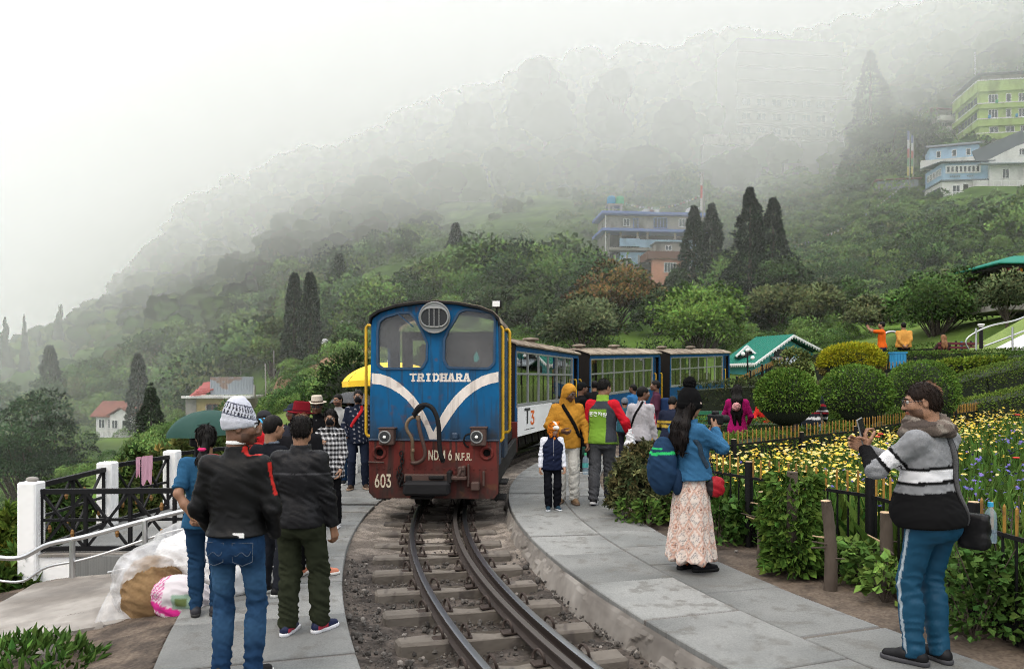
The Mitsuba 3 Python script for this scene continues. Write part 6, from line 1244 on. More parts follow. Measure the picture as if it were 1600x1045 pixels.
k = thing('lamp_post', 'black lamp post with three white globes in front of the turquoise roof', 'lamp post'); q = at(1168, 580, 34); part('pole', tube([q - [0, 0, .6], at(1168, 549, 34)], .03, 8), 'black_paint', k)
for px, py in ((1168, 547), (1176, 559), (1161, 553)): p_ = at(px, py, 34); part('globe', mv(trimesh.creation.icosphere(subdivisions=2, radius=.085), p_), 'lamp_white', k, smooth=True); part('arm', tube([at(1168, py + 6, 34), p_ - [0, 0, .06]], .012, 5), 'black_paint', k)
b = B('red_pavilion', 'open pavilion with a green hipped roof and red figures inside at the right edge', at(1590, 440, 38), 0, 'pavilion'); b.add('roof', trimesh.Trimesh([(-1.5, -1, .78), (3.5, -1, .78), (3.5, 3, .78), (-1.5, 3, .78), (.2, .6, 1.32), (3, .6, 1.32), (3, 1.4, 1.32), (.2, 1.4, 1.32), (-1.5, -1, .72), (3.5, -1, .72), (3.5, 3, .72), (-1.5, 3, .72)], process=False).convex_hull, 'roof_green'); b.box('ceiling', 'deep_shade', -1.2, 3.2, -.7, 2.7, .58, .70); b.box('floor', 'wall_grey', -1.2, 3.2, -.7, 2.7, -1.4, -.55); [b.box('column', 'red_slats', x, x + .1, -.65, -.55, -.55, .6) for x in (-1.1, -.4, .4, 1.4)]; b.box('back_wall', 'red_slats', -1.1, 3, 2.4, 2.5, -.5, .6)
for i, (px, c, lb) in enumerate(((1576, (.30, .03, .05), 'statue in dark red robes inside the red pavilion'), (1592, (.55, .20, .02), 'statue in orange robes inside the red pavilion'))):
    q = at(px, 437, 37.6); f = Field([-.3, -.3, -.1], [.3, .3, 1.2], .02); f.add(rc((0, 0, .1), (0, 0, .45), .2, .14)).add(rc((0, 0, .45), (0, 0, .62), .14, .10), .05).add(ell((0, 0, .78), (.08, .09, .11)), .03); m = f.mesh(); solo('seated_statue', mv(m, q), 'flag_cloth', lb, 'statue', smooth=True, color=np.where((np.asarray(m.vertices)[:, 2] > .70)[:, None], np.array([[.3, .2, .1]]), np.array([c])))
# lawn, steps and railings above the terrace
mat('lawn', proc(lambda p, n, uv: mix((.09, .14, .03), (.14, .19, .045), fbm(p.x * 4, p.y * 4, 0., 3))), .9)
L0, L1, L2, L3 = at(1505, 545, 26.5), at(1660, 548, 25.5), at(1680, 455, 30), at(1600, 497, 30.5); L0, L1 = L0 - [0, 0, .1], L1 - [0, 0, .2]
g_ = np.linspace(0, 1, 12); UU, VV = np.meshgrid(g_, g_, indexing='ij'); S_ = ((1 - UU)[..., None] * (1 - VV)[..., None] * L0 + (UU * (1 - VV))[..., None] * L1 + (UU * VV)[..., None] * L2 + ((1 - UU) * VV)[..., None] * L3); struct('lawn', upward(sheet(S_[..., 0], S_[..., 1], S_[..., 2])), 'lawn', smooth=True)
struct('white_path', slab(at(1556, 546, 26.0), at(1640, 548, 25.0), at(1640, 505, 26.4), at(1606, 522, 26.6), .05), 'wall_white')
def railing(label, pts_, posts, r=.028):
    k = thing('metal_railing', label, 'railing'); part('handrail', tube(spline(np.array(pts_), 40) if len(pts_) > 2 else np.array(pts_), r, 8), 'steel', k, smooth=True)
    for a, c in posts: part('post', tube([a, c], r * 1.15, 8), 'steel', k, smooth=40)
railing('upper steel railing climbing to the right edge above the lawn', [at(1514, 546, 25.2), at(1512, 528, 25.2), at(1520, 522, 25.2), at(1560, 506, 25.6), at(1640, 470, 26.2)], [(at(1525, 548, 25.2), at(1525, 513, 25.2))]); railing('lower steel railing beside the white path', [at(1538, 541, 25.0), at(1580, 525, 25.2), at(1640, 500, 25.5)], [(at(1582, 548, 25.1), at(1582, 511, 25.1)), (at(1640, 548, 25.1), at(1640, 495, 25.1))])
k = thing('garden_lamp', 'short black lamp with a pale top beside the steel railing', 'lamp'); part('post', tube([at(1533, 545, 26.4), at(1533, 511, 26.4)], .06, 8), 'black_paint', k); part('lamp', mv(lathe([(.05, 0), (.11, .10), (.10, .12), (.01, .14)], 10), at(1533, 512, 26.4)), 'lamp_white', k)
def bench(label, o, yaw, L_, mt, leg='black_paint', back=.75):
    k = thing('garden_bench', label, 'bench'); W_ = lambda m: mv(m, o, math.radians(yaw))
    for i in range(4): part('seat_slat', W_(bx((L_, .085, .03), (0, -.17 + .11 * i, .45), .006)), mt, k)
    for i in range(3): part('back_slat', W_(bx((L_, .03, .085), (0, .24 + .02 * i, .58 + .13 * i), .006)), mt, k)
    for x in (-L_ / 2 + .12, 0, L_ / 2 - .12): part('leg', W_(cat(bx((.05, .4, .05), (x, 0, .41)), bx((.05, .05, .42), (x, -.18, .2)), bx((.05, .05, .95), (x, .22, .46)))), leg, k)
q = at(1116, 652, 19.2); bench('green slatted bench behind the woman in magenta', (q[0] + .7, 19.2, .12), 178, 2.9, 'bench_green', 'bench_green'); q = at(1488, 546, 27.2); bench('dark red slatted bench on the upper terrace', (q[0], 27.2, 2.15), 180, 1.25, 'red_slats'); bench('second dark red slatted bench on the terrace, nearer the railing', (q[0] + .75, 27.6, 2.15), 180, .9, 'red_slats', 'bin_blue')
b = B('litter_bin', 'blue slatted litter bin beside the golden bush', at(1403, 578, 24.4), 0, 'bin'); b.box('body', 'bin_blue', -.18, .18, -.18, .18, 0, .52, ch=.02); [b.box('slat', 'bin_blue', x, x + .05, -.20, -.18, .02, .48) for x in (-.17, -.09, -.01, .07)]; b.box('rim', 'bin_blue', -.2, .2, -.2, .2, .50, .55)
b = B('street_bench', 'curved white arch rail between the two men on the terrace', at(1391, 545, 27.2), 0, 'rail'); b.add('rail', tube(spline(np.array([(-.25, 0, 0), (-.22, 0, .48), (-.1, 0, .56), (.2, 0, .56), (.3, 0, .5)]), 20), .04, 8), 'steel', smooth=True)
# ------------------------------------------------------------------ the people
def pl(px, Y, z): p = at(px, HY, Y); return (p[0], Y, z)
LZ = -0.15
def bycol(base, *rules):
    """A colour function: base colour with rules (mask function, colour) laid over it."""
    def fn(v):
        o = np.tile(np.asarray(base, float), (len(v), 1)) * (0.9 + .2 * meshkit.noise(v * 14, 7))[:, None]
        for m, c in rules: o[m(v)] = c
        return o
    return fn
def seg(v, a, b):
    a, b = np.asarray(a), np.asarray(b); d = b - a; t = np.clip((v - a) @ d / (d @ d), 0, 1); return np.linalg.norm(v - a - t[:, None] * d, axis=1), t
def denim(s, c=(.010, .030, .072), fade=(.036, .088, .165)):
    c, fade = np.array(c), np.array(fade); k = s.k
    def fn(v):
        n = meshkit.fbm(v * 6, 3, 4); g = meshkit.noise(v * 60, 2); t = np.zeros(len(v))
        for sd in (1, -1):
            d, tt = seg(v, s.hp[sd], s.kn[sd]); back = np.exp(-((tt - .55) / .3) ** 2); t = np.maximum(t, np.where(d < .12, back, 0)); d, tt = seg(v, s.kn[sd], s.an[sd]); t = np.maximum(t, np.where(d < .1, .7 * np.exp(-((tt - .35) / .3) ** 2), 0))
        t = np.clip(t * (.25 + 1.1 * n), 0, 1)[:, None]; return (c * (1 - t) + fade * t) * (.8 + .4 * g)[:, None]
    return fn
POCKET = ((.195, .13, .90), (.6, -1, 0)); DOWN = ((.25, .05, .80), (.4, -1, 0)); BEHIND = ((.045, -.185, .90), (1, -.6, 0))

# --- the man in the knitted cap
p = Person('man in a patterned white knit cap and black jacket with red shoulder stripes', pl(370, 4.92, LZ), 1.68, yaw=-4, cell=.0105, skin=DARKSKIN, w=1.0, head=(-72, 4, 0), R=POCKET, L=POCKET, seed=1, feet=((.095, .02, -12), (-.09, -.03, 10)))
p.body(hands=(), beard=.55)
def band(v, a, b, out, c0):
    a, b = np.asarray(a), np.asarray(b); d = b - a; t = (v - a) @ d / (d @ d); q = v - a - np.clip(t, 0, 1)[:, None] * d; o = np.asarray(out, float); o = o - d * (o @ d) / (d @ d); o /= np.linalg.norm(o); r = np.linalg.norm(q, axis=1)
    return (q @ o > c0 * r) & (r < .13) & (t > -.02) & (t < 1.02)
def red1(v): return band(v, p.N + [.05, 0, -.06], p.sh[1], (0, -.15, 1), .955) & (v[:, 2] > p.N[2] - .09) | band(v, p.sh[1], p.sh[1] * .3 + p.el[1] * .7, (1, -.35, .3), .965)
def red2(v): return band(v, p.N + [-.05, 0, -.06], p.sh[-1], (0, .1, 1), .97) & (v[:, 2] > p.N[2] - .09) | band(v, p.sh[-1], p.sh[-1] * .5 + p.el[-1] * .5, (-1, -.1, .3), .97)
k = p.top(bycol((0.0055, 0.0055, 0.006), (red1, (.42, .018, .014)), (red2, (.36, .02, .02))), hem=.035, collar=.585, r=.99, puff=.96, mt='shiny_cloth', amp=.009, label='black track jacket with red shoulder stripes', grow=.004)
p.out('shirt_collar', mv(lathe(np.array([(.058, 0), (.064, .004), (.061, .022), (.054, .022)]), 30), p.N + np.array([0, .008, .052])), 'cloth', (.7, .7, .7))
def knit(q):
    g = .45 + .1 * meshkit.noise(q * 60, 3); o = np.stack([g * .98, g * 1.0, g * 1.12], 1); a = np.arctan2(q[:, 0], q[:, 1]) * 26; z = q[:, 2] + .18 * q[:, 1]
    for z0, ph, w in ((.082, 0, .010), (.108, 1.5, .010), (.125, .4, .008)): o[(np.abs(z - z0) < w) & (np.sin(a + ph) > (.1 if z0 < .12 else .3))] = (.02, .022, .035)
    for z0 in (.067, .138): o[np.abs(z - z0) < .004] = (.05, .055, .09)
    o[(z > .02) & (z < .05) & (np.sin(z * 420) > .4)] *= .8
    return o
p.beanie(knit, z0=.0, tall=.045, name='knit_cap')
k = p.trousers(denim(p), waist=.10, th=.080, kn=.057, an=.051, name='jeans', amp=.011, hem=.035, seat=.90)
for sd in (1, -1):
    c = p.hipc + np.array([sd * .088, -.128, -.055]); a = np.array([(-.062, .06), (.062, .06), (.058, -.055), (0, -.078), (-.058, -.055), (-.062, .06)])
    P3 = np.column_stack([c[0] + a[:, 0], c[1] + .35 * np.abs(a[:, 0] + sd * (c[0] * 0 + .03)) ** 1.3 - .012 + .10 * np.abs(a[:, 1]) - .0, c[2] + a[:, 1]])
    pocket = cat(*[tube(np.linspace(P3[i], P3[i + 1], 8), .0019, 4) for i in range(5)], tube(spline(np.array([c + [-.055, -.004, .012], c + [-.02, -.014, -.008], c + [.0, -.014, .006], c + [.02, -.014, -.008], c + [.055, -.004, .012]]), 16), .0019, 4))
    p.out('pocket_seam', pocket, 'cloth', (.085, .10, .13), k)
p.hard('waist_label', bx((.07, .006, .028), p.hipc + np.array([.07, -.141, .052]), .001), 'white_board', k); p.shoes((0.01, 0.01, 0.011))

# --- the woman with her hands behind her back
p = Person('woman in a blue denim shirt and jeans with hands clasped behind her back', pl(322, 6.35, LZ), 1.50, yaw=8, cell=.0115, skin=SKIN, w=.98, head=(20, 0, 0), R=BEHIND, L=((.06, -.20, .91), (1, -.5, 0)), seed=2, feet=((.08, .02, -8), (-.09, 0, 12)))
p.body(hands=((1, dict(curl=.45, n=(-1, .3, .1), u=(-.9, -.1, -.5))), (-1, dict(curl=.5, n=(1, .3, .1), u=(.8, -.2, -.6)))), arms=(1, -1), face=False)
p.top((.022, .082, .16), hem=-.09, sleeve=.42, collar=.56, name='denim_shirt', flare=.02, amp=.013); p.trousers((.014, .04, .085), th=.09, kn=.066, an=.052, name='jeans', hem=.03)
p.hair(style='tail', length=.20, name='dark_hair'); p.out('hair_tie', mv(lathe([(.022, -.012), (.034, 0), (.022, .012)], 16), p.N + p.RT @ np.array([0.0, -.125, .06])), 'cloth', (.62, .04, .16)); p.shoes((.03, .03, .035), sole=(.03, .03, .03), name='sandal', high=-.03)
for q in (.02, .035): p.hard('bangle', mv(lathe([(.031, -.002), (.034, 0), (.031, .002)], 18), p.wr[-1] * (1 - q / .25) + p.el[-1] * (q / .25), R=rot(y=60)), 'curtain_yellow')

# --- the man in the black jacket and olive trousers
p = Person('man in a black jacket, olive trousers and navy trainers standing with his back turned', pl(470, 5.9, LZ), 1.60, yaw=-6, cell=.011, skin=SKIN, w=.98, head=(10, 6, 0), R=DOWN, L=POCKET, seed=3, belly=.01, feet=((.14, .05, -24), (-.09, -.05, -4)))
p.body(hands=((1, dict(curl=.4)),), face=False); yk = lambda v: (np.abs(v[:, 2] - (p.N[2] - .17)) < .004) & (v[:, 1] < p.N[1])
p.top(bycol((0.01, 0.01, 0.0115), (yk, (.05, .05, .055))), hem=-.05, collar=.585, r=1.06, puff=1.1, mt='shiny_cloth', amp=.016, grow=.006); p.trousers((.022, .026, .015), th=.098, kn=.078, an=.062, amp=.017, hem=.03); p.hair((0.006, 0.0045, 0.004), bald=(0, -.02, .150))
p.shoes((.012, .016, .045), stripe=lambda q: np.where(((q[:, 1] > -.06) & (q[:, 1] < .05) & (np.abs(q[:, 2] + .045) < .02))[:, None], np.array([[.34, .03, .05]]), np.array([[.012, .017, .05]])), sole=(.62, .62, .64))

# --- the group behind them
p = Person('person in a dark red felt hat and long black coat', pl(470, 7.6, LZ), 1.60, yaw=-14, cell=.019, skin=SKIN, w=1.1, head=(4, 6, 4), lean=(6, -5), R=POCKET, L=POCKET, seed=4, feet=((.20, .06, -40), (-.02, -.02, 0)), belly=.02)
p.body(hands=()); p.top((0.0065, 0.0065, 0.008), hem=-.12, collar=.57, r=1.08, name='coat', grow=.006, amp=.014); p.hair()
def track(v): t = (np.abs(v[:, 1] - p.kn[1][1] + .0) < .022) & (v[:, 0] > p.hp[1][0] + .01); return t & (np.sin(v[:, 2] * 120) > -.2)
p.trousers(bycol((0.005, 0.005, 0.0055), (track, (.6, .6, .6))), th=.092, kn=.075, an=.07, label='black track trousers with white letters down the side'); p.hat((.15, .008, .014), crown=.125, brim=.135, name='felt_hat', band=(.07, .006, .01), z=.06, tilt=4); p.shoes((.55, .20, .12), sole=(.62, .6, .56))
p = Person('short haired man in a dark jacket with grey collar left of the red hat', pl(424, 6.95, LZ), 1.55, yaw=-30, cell=.019, head=(-10, 5, 0), R=DOWN, L=DOWN, seed=5)
p.body(hands=((1, {}),)); p.top(bycol((0.007, 0.008, 0.011), (lambda v: v[:, 2] > p.N[2] + .012, (.12, .14, .17))), hem=-.09, collar=.58, r=1.04); p.trousers((.02, .022, .028)); p.hair(low=-.03); p.shoes((0.01, 0.01, 0.01))
p = Person('person in a red and black checked shirt half hidden beside the knit cap', pl(393, 7.9, LZ), 1.50, yaw=-40, cell=.020, head=(-20, 0, 0), R=DOWN, L=DOWN, seed=6)
p.body(hands=()); chk = lambda v: (np.sin(v[:, 0] * 110) * np.sin(v[:, 2] * 110) > 0); p.top(bycol((.30, .018, .016), (chk, (0.01, 0.006, 0.006))), hem=-.1, name='checked_shirt'); p.trousers((.02, .022, .028)); p.hair(); p.shoes((0.01, 0.01, 0.01))
p = Person('man in a red shirt and dark cap looking along the terrace', pl(411, 9.4, LZ), 1.50, yaw=-70, cell=.022, skin=DARKSKIN, head=(-10, 4, 0), R=DOWN, L=DOWN, seed=7)
p.body(hands=((1, {}),)); p.top((.40, .014, .02), hem=-.09, name='shirt'); p.trousers((.02, .022, .03)); p.cap((.03, .03, .034)); p.hair(low=-.02); p.shoes((0.01, 0.01, 0.01))
p = Person('person in a dark cap behind the red hat, showing little more than the cap', pl(459, 9.8, LZ), 1.57, yaw=160, cell=.022, skin=DARKSKIN, R=DOWN, L=DOWN, seed=8)
p.body(hands=()); p.top((.02, .022, .03), hem=-.09); p.trousers((.02, .022, .03)); p.cap((.02, .024, .035)); p.shoes((0.01, 0.01, 0.01))
p = Person('woman in a black and white checked shirt, black mask and black trousers', pl(516, 10.1, LZ), 1.50, yaw=172, cell=.0145, skin=(.30, .17, .11), w=.92, head=(18, 14, 0), R=((.10, .20, 1.22), (.6, -.5, -.5)), L=((.20, .12, .86), (.6, -1, 0)), seed=9, feet=((.09, .1, -5), (-.08, -.05, 5)))
p.body(hands=((1, dict(curl=.6)), (-1, {}))); c2 = lambda v: np.abs(((v[:, 0] * 1.0 + v[:, 1]) * 17) % 1 - .5) < .17; c3 = lambda v: np.abs((v[:, 2] * 17) % 1 - .5) < .17
p.top(bycol((0.006, 0.006, 0.007), (c2, (.16, .16, .17)), (c3, (.26, .26, .27)), (lambda v: c2(v) & c3(v), (.7, .7, .7))), hem=-.17, name='checked_shirt', flare=.02, grow=.006); p.trousers((0.005, 0.005, 0.006), th=.082, kn=.068, an=.062); p.hair(style='long', length=.16, name='dark_hair'); p.mask(); p.glasses(False); p.shoes((.66, .66, .66), sole=(.7, .7, .7))
p = Person('man in a cream fedora, sunglasses and black zip jacket leaning on one hip', pl(500, 11.5, LZ), 1.60, yaw=176, cell=.016, skin=DARKSKIN, w=1.0, lean=(0, 4), head=(8, 6, 0), R=((.15, .30, 1.15), (.8, -.5, -.4)), L=((.36, .10, .86), (.6, -.6, 0)), seed=10, feet=((.10, .05, -12), (-.14, 0, 14)))
p.body(hands=((1, {}), (-1, dict(curl=.5)))); p.top(bycol((0.0055, 0.0055, 0.0065), (lambda v: (np.abs(v[:, 0] - p.N[0]) < .004) & (v[:, 1] > 0) & (v[:, 2] > p.N[2] - .1), (.3, .3, .3))), hem=-.07, collar=.59, amp=.011); p.out('chest_mark', bx((0.011, 0.0025, 0.006), p.N + np.array([-.09, .125, -.145]), .002), 'cloth', (.6, .6, .6), None); p.trousers((.014, .02, .04), name='jeans'); p.hair(low=-.02); p.hat((.50, .44, .36), name='fedora', brim=.142, crown=.115, band=(.06, .04, .03)); p.glasses(); p.shoes((0.01, 0.01, 0.01))
p = Person('bearded man in a grey sweater and blue jeans behind the fedora', pl(529, 14.4, LZ), 1.62, yaw=172, cell=.020, head=(-12, 4, 0), R=POCKET, L=DOWN, seed=11, feet=((.08, .02, -6), (-.1, -.02, 10)))
p.body(hands=((-1, {}),), beard=.7); p.top((.30, .30, .29), hem=-.08, name='sweater'); p.trousers(denim(p), name='jeans'); p.hair(); p.glasses(False); p.shoes((0.01, 0.01, 0.011))
p = Person('man in a dark dotted shirt with a red strap across his chest beside the engine', pl(560, 13.8, LZ), 1.70, yaw=190, cell=.016, head=(-6, 3, 0), R=POCKET, L=DOWN, seed=12, feet=((.12, .05, -14), (-.12, 0, 14)))
dots = lambda v: ((((v[:, 0] + v[:, 1]) * 13) % 1 - .5) ** 2 + ((v[:, 2] * 13 + .5 * np.floor((v[:, 0] + v[:, 1]) * 13)) % 1 - .5) ** 2) < .03
p.body(hands=((-1, {}),)); p.top(bycol((.012, .016, .030), (dots, (.30, .30, .32))), hem=-.10, name='dotted_shirt'); p.trousers((.013, .018, .034), name='jeans'); p.hair(); p.mask(); p.glasses(False); p.shoes((.05, .03, .02), sole=(.35, .25, .18)); p.strap((-.10, .10, 1.44), (.14, .12, 1.08), (.45, .02, .025), .05, name='red_strap', mid=[(0, .13, 1.28)])
p = Person('dark clothed person sheltering under the black umbrella', pl(546, 16.4, LZ), 1.60, yaw=200, cell=.026, skin=DARKSKIN, R=((.12, .25, 1.2), (.8, -.5, -.4)), L=DOWN, seed=13)
p.body(hands=((1, dict(curl=.8)),)); p.top((0.0065, 0.0065, 0.0075)); p.trousers((0.006, 0.006, 0.007)); p.hair(); p.shoes((0.01, 0.01, 0.01)); ub = p

# --- right of the train
p = Person('child in an orange tiger hat, dark blue quilted vest and white sleeves', pl(863, 10.62, 0), 1.15, yaw=186, cell=.0105, skin=PALE, w=.98, head=(22, 22, 0), R=DOWN, L=((.22, .10, .84), (.5, -1, 0)), seed=14, feet=((.085, .05, -10), (-.09, .0, 14)))
p.body(hands=((1, dict(curl=.5)), (-1, dict(curl=.5)))); p.top((.62, .64, .70), hem=-.06, name='white_shirt', r=.97); p.TOP = p.TOP.copy(); k = p.top((.010, .014, .034), hem=-.10, vest=True, name='quilted_vest', r=1.10, grow=.016, collar=.58, amp=.016)
p.out('zip', tube(np.array([p.hipc + p.RT @ np.array([0, y, z]) * p.k for z, y in ((-.06, .152), (.1, .150), (.3, .158), (.42, .142), (.5, .112))]), .004, 5), 'leather', (.3, .3, .32), k); p.trousers((0.0055, 0.006, 0.009), th=.085, kn=.066, an=.058); p.shoes((.014, .035, .055), sole=(.5, .52, .55))
kx, R_, c_ = p.k * 1.28, p.RH, p.hc; E = lambda q, r: ell(c_ + R_ @ (np.array(q) * kx), np.array(r) * kx, R_)
f = Field(c_ - .26, c_ + .26, .0085); f.add(E((0, -.014, .022), (.088, .102, .098))).add(E((0, -.04, -.06), (.07, .06, .06)), .04)
for sd in (1, -1): f.add(E((sd * .062, -.005, .105), (.032, .02, .034)), .02).add(E((sd * .055, .045, -.075), (.026, .03, .045)), .03)
f.add(E((0, .088, .062), (.034, .03, .026)), .02).add(E((0, .075, -.118), (.020, .02, .028)), .02); f.add(E((0, .105, -.02), (.052, .062, .052)), .012, sub=True)
def tiger(v):
    q = (v - c_) @ R_ / kx; o = np.tile((.55, .16, .015), (len(v), 1)) * (.75 + .5 * meshkit.noise(v * 90, 2))[:, None]; o[(np.sin(q[:, 0] * 80 + q[:, 2] * 130) > .84) & (q[:, 1] < .07)] = (0.0075, 0.006, 0.005); o[(q[:, 1] > .055) & (q[:, 2] > .045)] = (.62, .6, .55); o[(np.abs(q[:, 0]) < .018) & (q[:, 2] > .10)] = (.6, .58, .52); return o
m = f.mesh(); m = TM(np.asarray(m.vertices) + _vn(m) * (.008 * (meshkit.noise(np.asarray(m.vertices) * 130, 4) - .5))[:, None], m.faces); p.out('tiger_hat', m, 'cloth', tiger, label='furry orange tiger hat with white brow')

p = Person('man in a mustard hooded jacket and white trousers holding a water bottle', pl(886, 11.25, 0), 1.66, yaw=178, cell=.0105, skin=DARKSKIN, w=1.02, head=(38, 22, 0), lean=(5, 0), R=((.08, .26, 1.05), (.9, -.4, -.2)), L=((.285, .12, .86), (.6, -.8, 0)), seed=15, feet=((.09, .02, -16), (-.10, .10, 12)))
p.body(hands=((1, dict(curl=.55)), (-1, dict(curl=.8))), beard=.4); p.top((.42, .20, .028), hem=-.09, collar=.57, name='hooded_jacket', r=1.03, puff=1.04, grow=.006, amp=.015); p.glasses(False)
f = Field(p.hc - .26, p.hc + .24, .0085); E = lambda q, r: ell(p.hc + p.RH @ (np.array(q) * p.k), np.array(r) * p.k, p.RH); f.add(E((0, -.02, .03), (.096, .112, .110))).add(rc(p.hc + p.RH @ np.array([0, -.03, -.05]), p.N + p.RT @ np.array([0, -.03, .0]), .085, .115), .05); f.add(E((0, .11, -.03), (.068, .085, .098)), .012, sub=True)
m = crease(f.mesh(), .012, 14, 5); p.out('hood', m, 'cloth', (.44, .21, .03)); p.trousers((.50, .49, .45), th=.092, kn=.072, an=.066, amp=.018, hem=.03); p.shoes((.20, .13, .075), sole=(.16, .11, .08), name='boot', high=.05)
p.strap((.09, .06, 1.46), (-.20, .10, .93), (0.006, 0.006, 0.0065), .05, name='black_strap', mid=[(0, .15, 1.30), (-.12, .15, 1.10)]); yh = p
def tow(p, q): c, s_ = math.cos(p.yaw), math.sin(p.yaw); return np.array([p.pos[0] + q[0] * c - q[1] * s_, p.pos[1] + q[0] * s_ + q[1] * c, p.pos[2] + q[2]])

p = Person('man in a green and grey vest with red sleeves and grey trousers walking away', pl(941, 11.15, 0), 1.73, yaw=-18, cell=.0105, skin=SKIN, w=1.02, head=(-34, 10, 0), lean=(3, 0), R=((.36, .14, .92), (.6, -1, 0)), L=((.22, .14, .86), (.6, -1, 0)), seed=16, feet=((.06, .16, -14), (-.09, -.16, 4, .0, 12)))
p.body(hands=((1, dict(curl=.45)),)); 
def vestc(v):
    o = np.tile((.038, .042, .052), (len(v), 1)); x = v[:, 0] - p.hipc[0]; q = (v - p.hipc) @ p.RT; o[(np.abs(q[:, 0] + .045) < .125) & (q[:, 2] < .41) & (q[:, 1] < 0)] = (.155, .29, .035); o[(q[:, 2] < -.045)] = (.13, .25, .03); o[q[:, 2] > .525] = (.20, .36, .045); return o * (.9 + .2 * meshkit.noise(v * 14, 2))[:, None]
p.top((.44, .012, .022), hem=-.03, name='red_shirt', r=1.0, puff=1.05, sl_r=1.0, amp=.014); kv = p.top(vestc, hem=-.07, vest=True, name='vest', r=1.05, grow=.012, collar=.60, amp=.010, label='lime green and grey vest with white lettering on the back'); vm = p.topmesh
# four Korean syllables on the back
G = {'un': [((0, .92), (.5, 1.0)), ((.5, 1), (1, .92)), ((.15, .8), (.85, .8)), ((0, .52), (1, .52)), ((.5, .52), (.5, .36)), ((.2, .3), (.2, .05)), ((.2, .05), (.85, .05))], 'jeon': [((0, .95), (.6, .95)), ((.3, .95), (.0, .5)), ((.3, .95), (.6, .5)), ((.55, .75), (.85, .75)), ((.9, 1.0), (.9, .38)), ((.2, .3), (.2, .05)), ((.2, .05), (.9, .05))],
     'ji': [((0, .92), (.65, .92)), ((.33, .92), (0, .3)), ((.33, .92), (.65, .3)), ((.9, 1.0), (.9, .0))], 'won': [((.1, .9), (.55, .9)), ((.1, .7), (.55, .7)), ((.1, .9), (.1, .7)), ((.55, .9), (.55, .7)), ((0, .5), (.7, .5)), ((.35, .5), (.35, .35)), ((.6, .38), (.85, .38)), ((.9, 1.0), (.9, .3)), ((.2, .25), (.2, .03)), ((.2, .03), (.9, .03))]}
from scipy.spatial import cKDTree
tv = np.asarray(vm.vertices); sel = tv[:, 1] < p.hipc[1]; tr = cKDTree(tv[sel][:, [0, 2]]); ty = tv[sel][:, 1]; ms = []
for i, g in enumerate(('un', 'jeon', 'ji', 'won')):
    for a, b in G[g]:
        q = np.array([a, b]); n_ = 5; pts_ = np.linspace(q[0], q[1], n_) * (.052, .056); X = p.hipc[0] - .165 + i * .066 + pts_[:, 0]; Z = p.hipc[2] + .315 + pts_[:, 1] + .004 * np.sin(i + 1); _, ii = tr.query(np.column_stack([X, Z])); ms.append(tube(np.column_stack([X, ty[ii] - .004, Z]), .0055, 5))
p.out('lettering', cat(ms), 'cloth', (.7, .72, .68), kv); p.trousers((.060, .062, .068), th=.096, kn=.074, an=.064, amp=.016); p.hair(low=-.005); p.shoes((0.01, 0.01, 0.011), sole=(.6, .6, .6))

p = Person('man in black with a dark cap standing by the first coach, one hand raised', pl(908, 15.0, 0), 1.68, yaw=-70, cell=.020, skin=DARKSKIN, head=(0, 4, 0), R=((.12, .34, 1.16), (.6, -.8, -.6)), L=((.10, .32, 1.14), (.8, -.6, -.6)), seed=17)
p.body(hands=((1, dict(curl=.2, u=(0, .3, 1))), (-1, {})), beard=.4); p.top((0.006, 0.006, 0.007), hem=-.1, grow=.008); p.trousers((0.006, 0.006, 0.007)); p.cap((0.007, 0.008, 0.009)); p.hair(low=-.02); p.shoes((0.01, 0.01, 0.01))
p = Person('person in dark clothes behind the vest man, beside the second coach', pl(929, 19.5, .05), 1.66, yaw=-20, cell=.026, R=DOWN, L=DOWN, seed=18); p.body(hands=((1, {}),), face=False); p.top((0.01, 0.01, 0.011)); p.trousers((0.008, 0.008, 0.009)); p.hair(); p.shoes((0.01, 0.01, 0.01))
p = Person('person in a grey woollen cap and teal vest with pale blue sleeves', pl(976, 16.8, 0), 1.34, yaw=-30, cell=.020, head=(25, 0, 0), w=1.12, R=DOWN, L=DOWN, seed=19); p.body(hands=((1, {}), (-1, {})), face=False); p.top((.17, .28, .42), hem=-.06, name='shirt'); p.top((.020, .075, .095), hem=-.08, vest=True, name='vest', grow=.014, r=1.05); p.trousers((.02, .02, .03)); p.beanie((.13, .14, .16), z0=.0, tall=.0, name='woollen_cap'); p.hair(low=-.02); p.shoes((0.01, 0.01, 0.01))
p = Person('man in a blue shirt facing the second coach beyond the grey woollen cap', pl(990, 19.4, .05), 1.58, yaw=30, cell=.022, head=(30, 0, 0), R=DOWN, L=DOWN, seed=20, skin=DARKSKIN); p.body(hands=((1, {}), (-1, {}))); p.top((.03, .13, .30), hem=-.09, name='shirt'); p.trousers((.02, .022, .03)); p.hair(); p.shoes((0.01, 0.01, 0.01))
p = Person('man in a plum shirt with a dark blue rucksack by the coach door', pl(1025, 17.2, .02), 1.70, yaw=75, cell=.019, head=(15, 0, 0), R=DOWN, L=((.20, .15, .9), (.6, -1, 0)), seed=21, skin=DARKSKIN); p.body(hands=((1, {}), (-1, {}))); p.top((.065, .022, .04), hem=-.09, name='shirt'); p.trousers((.045, .035, .03)); p.hair(); p.shoes((.03, .02, .02)); pr = p
p = Person('man in a light grey jacket with red piping and a black shoulder strap', pl(1001, 12.5, 0), 1.62, yaw=-32, cell=.0145, skin=DARKSKIN, head=(-48, 6, 0), lean=(4, 0), R=DOWN, L=((.22, .2, .92), (.6, -1, 0)), seed=22); p.body(hands=((1, {}), (-1, {})), beard=.3)
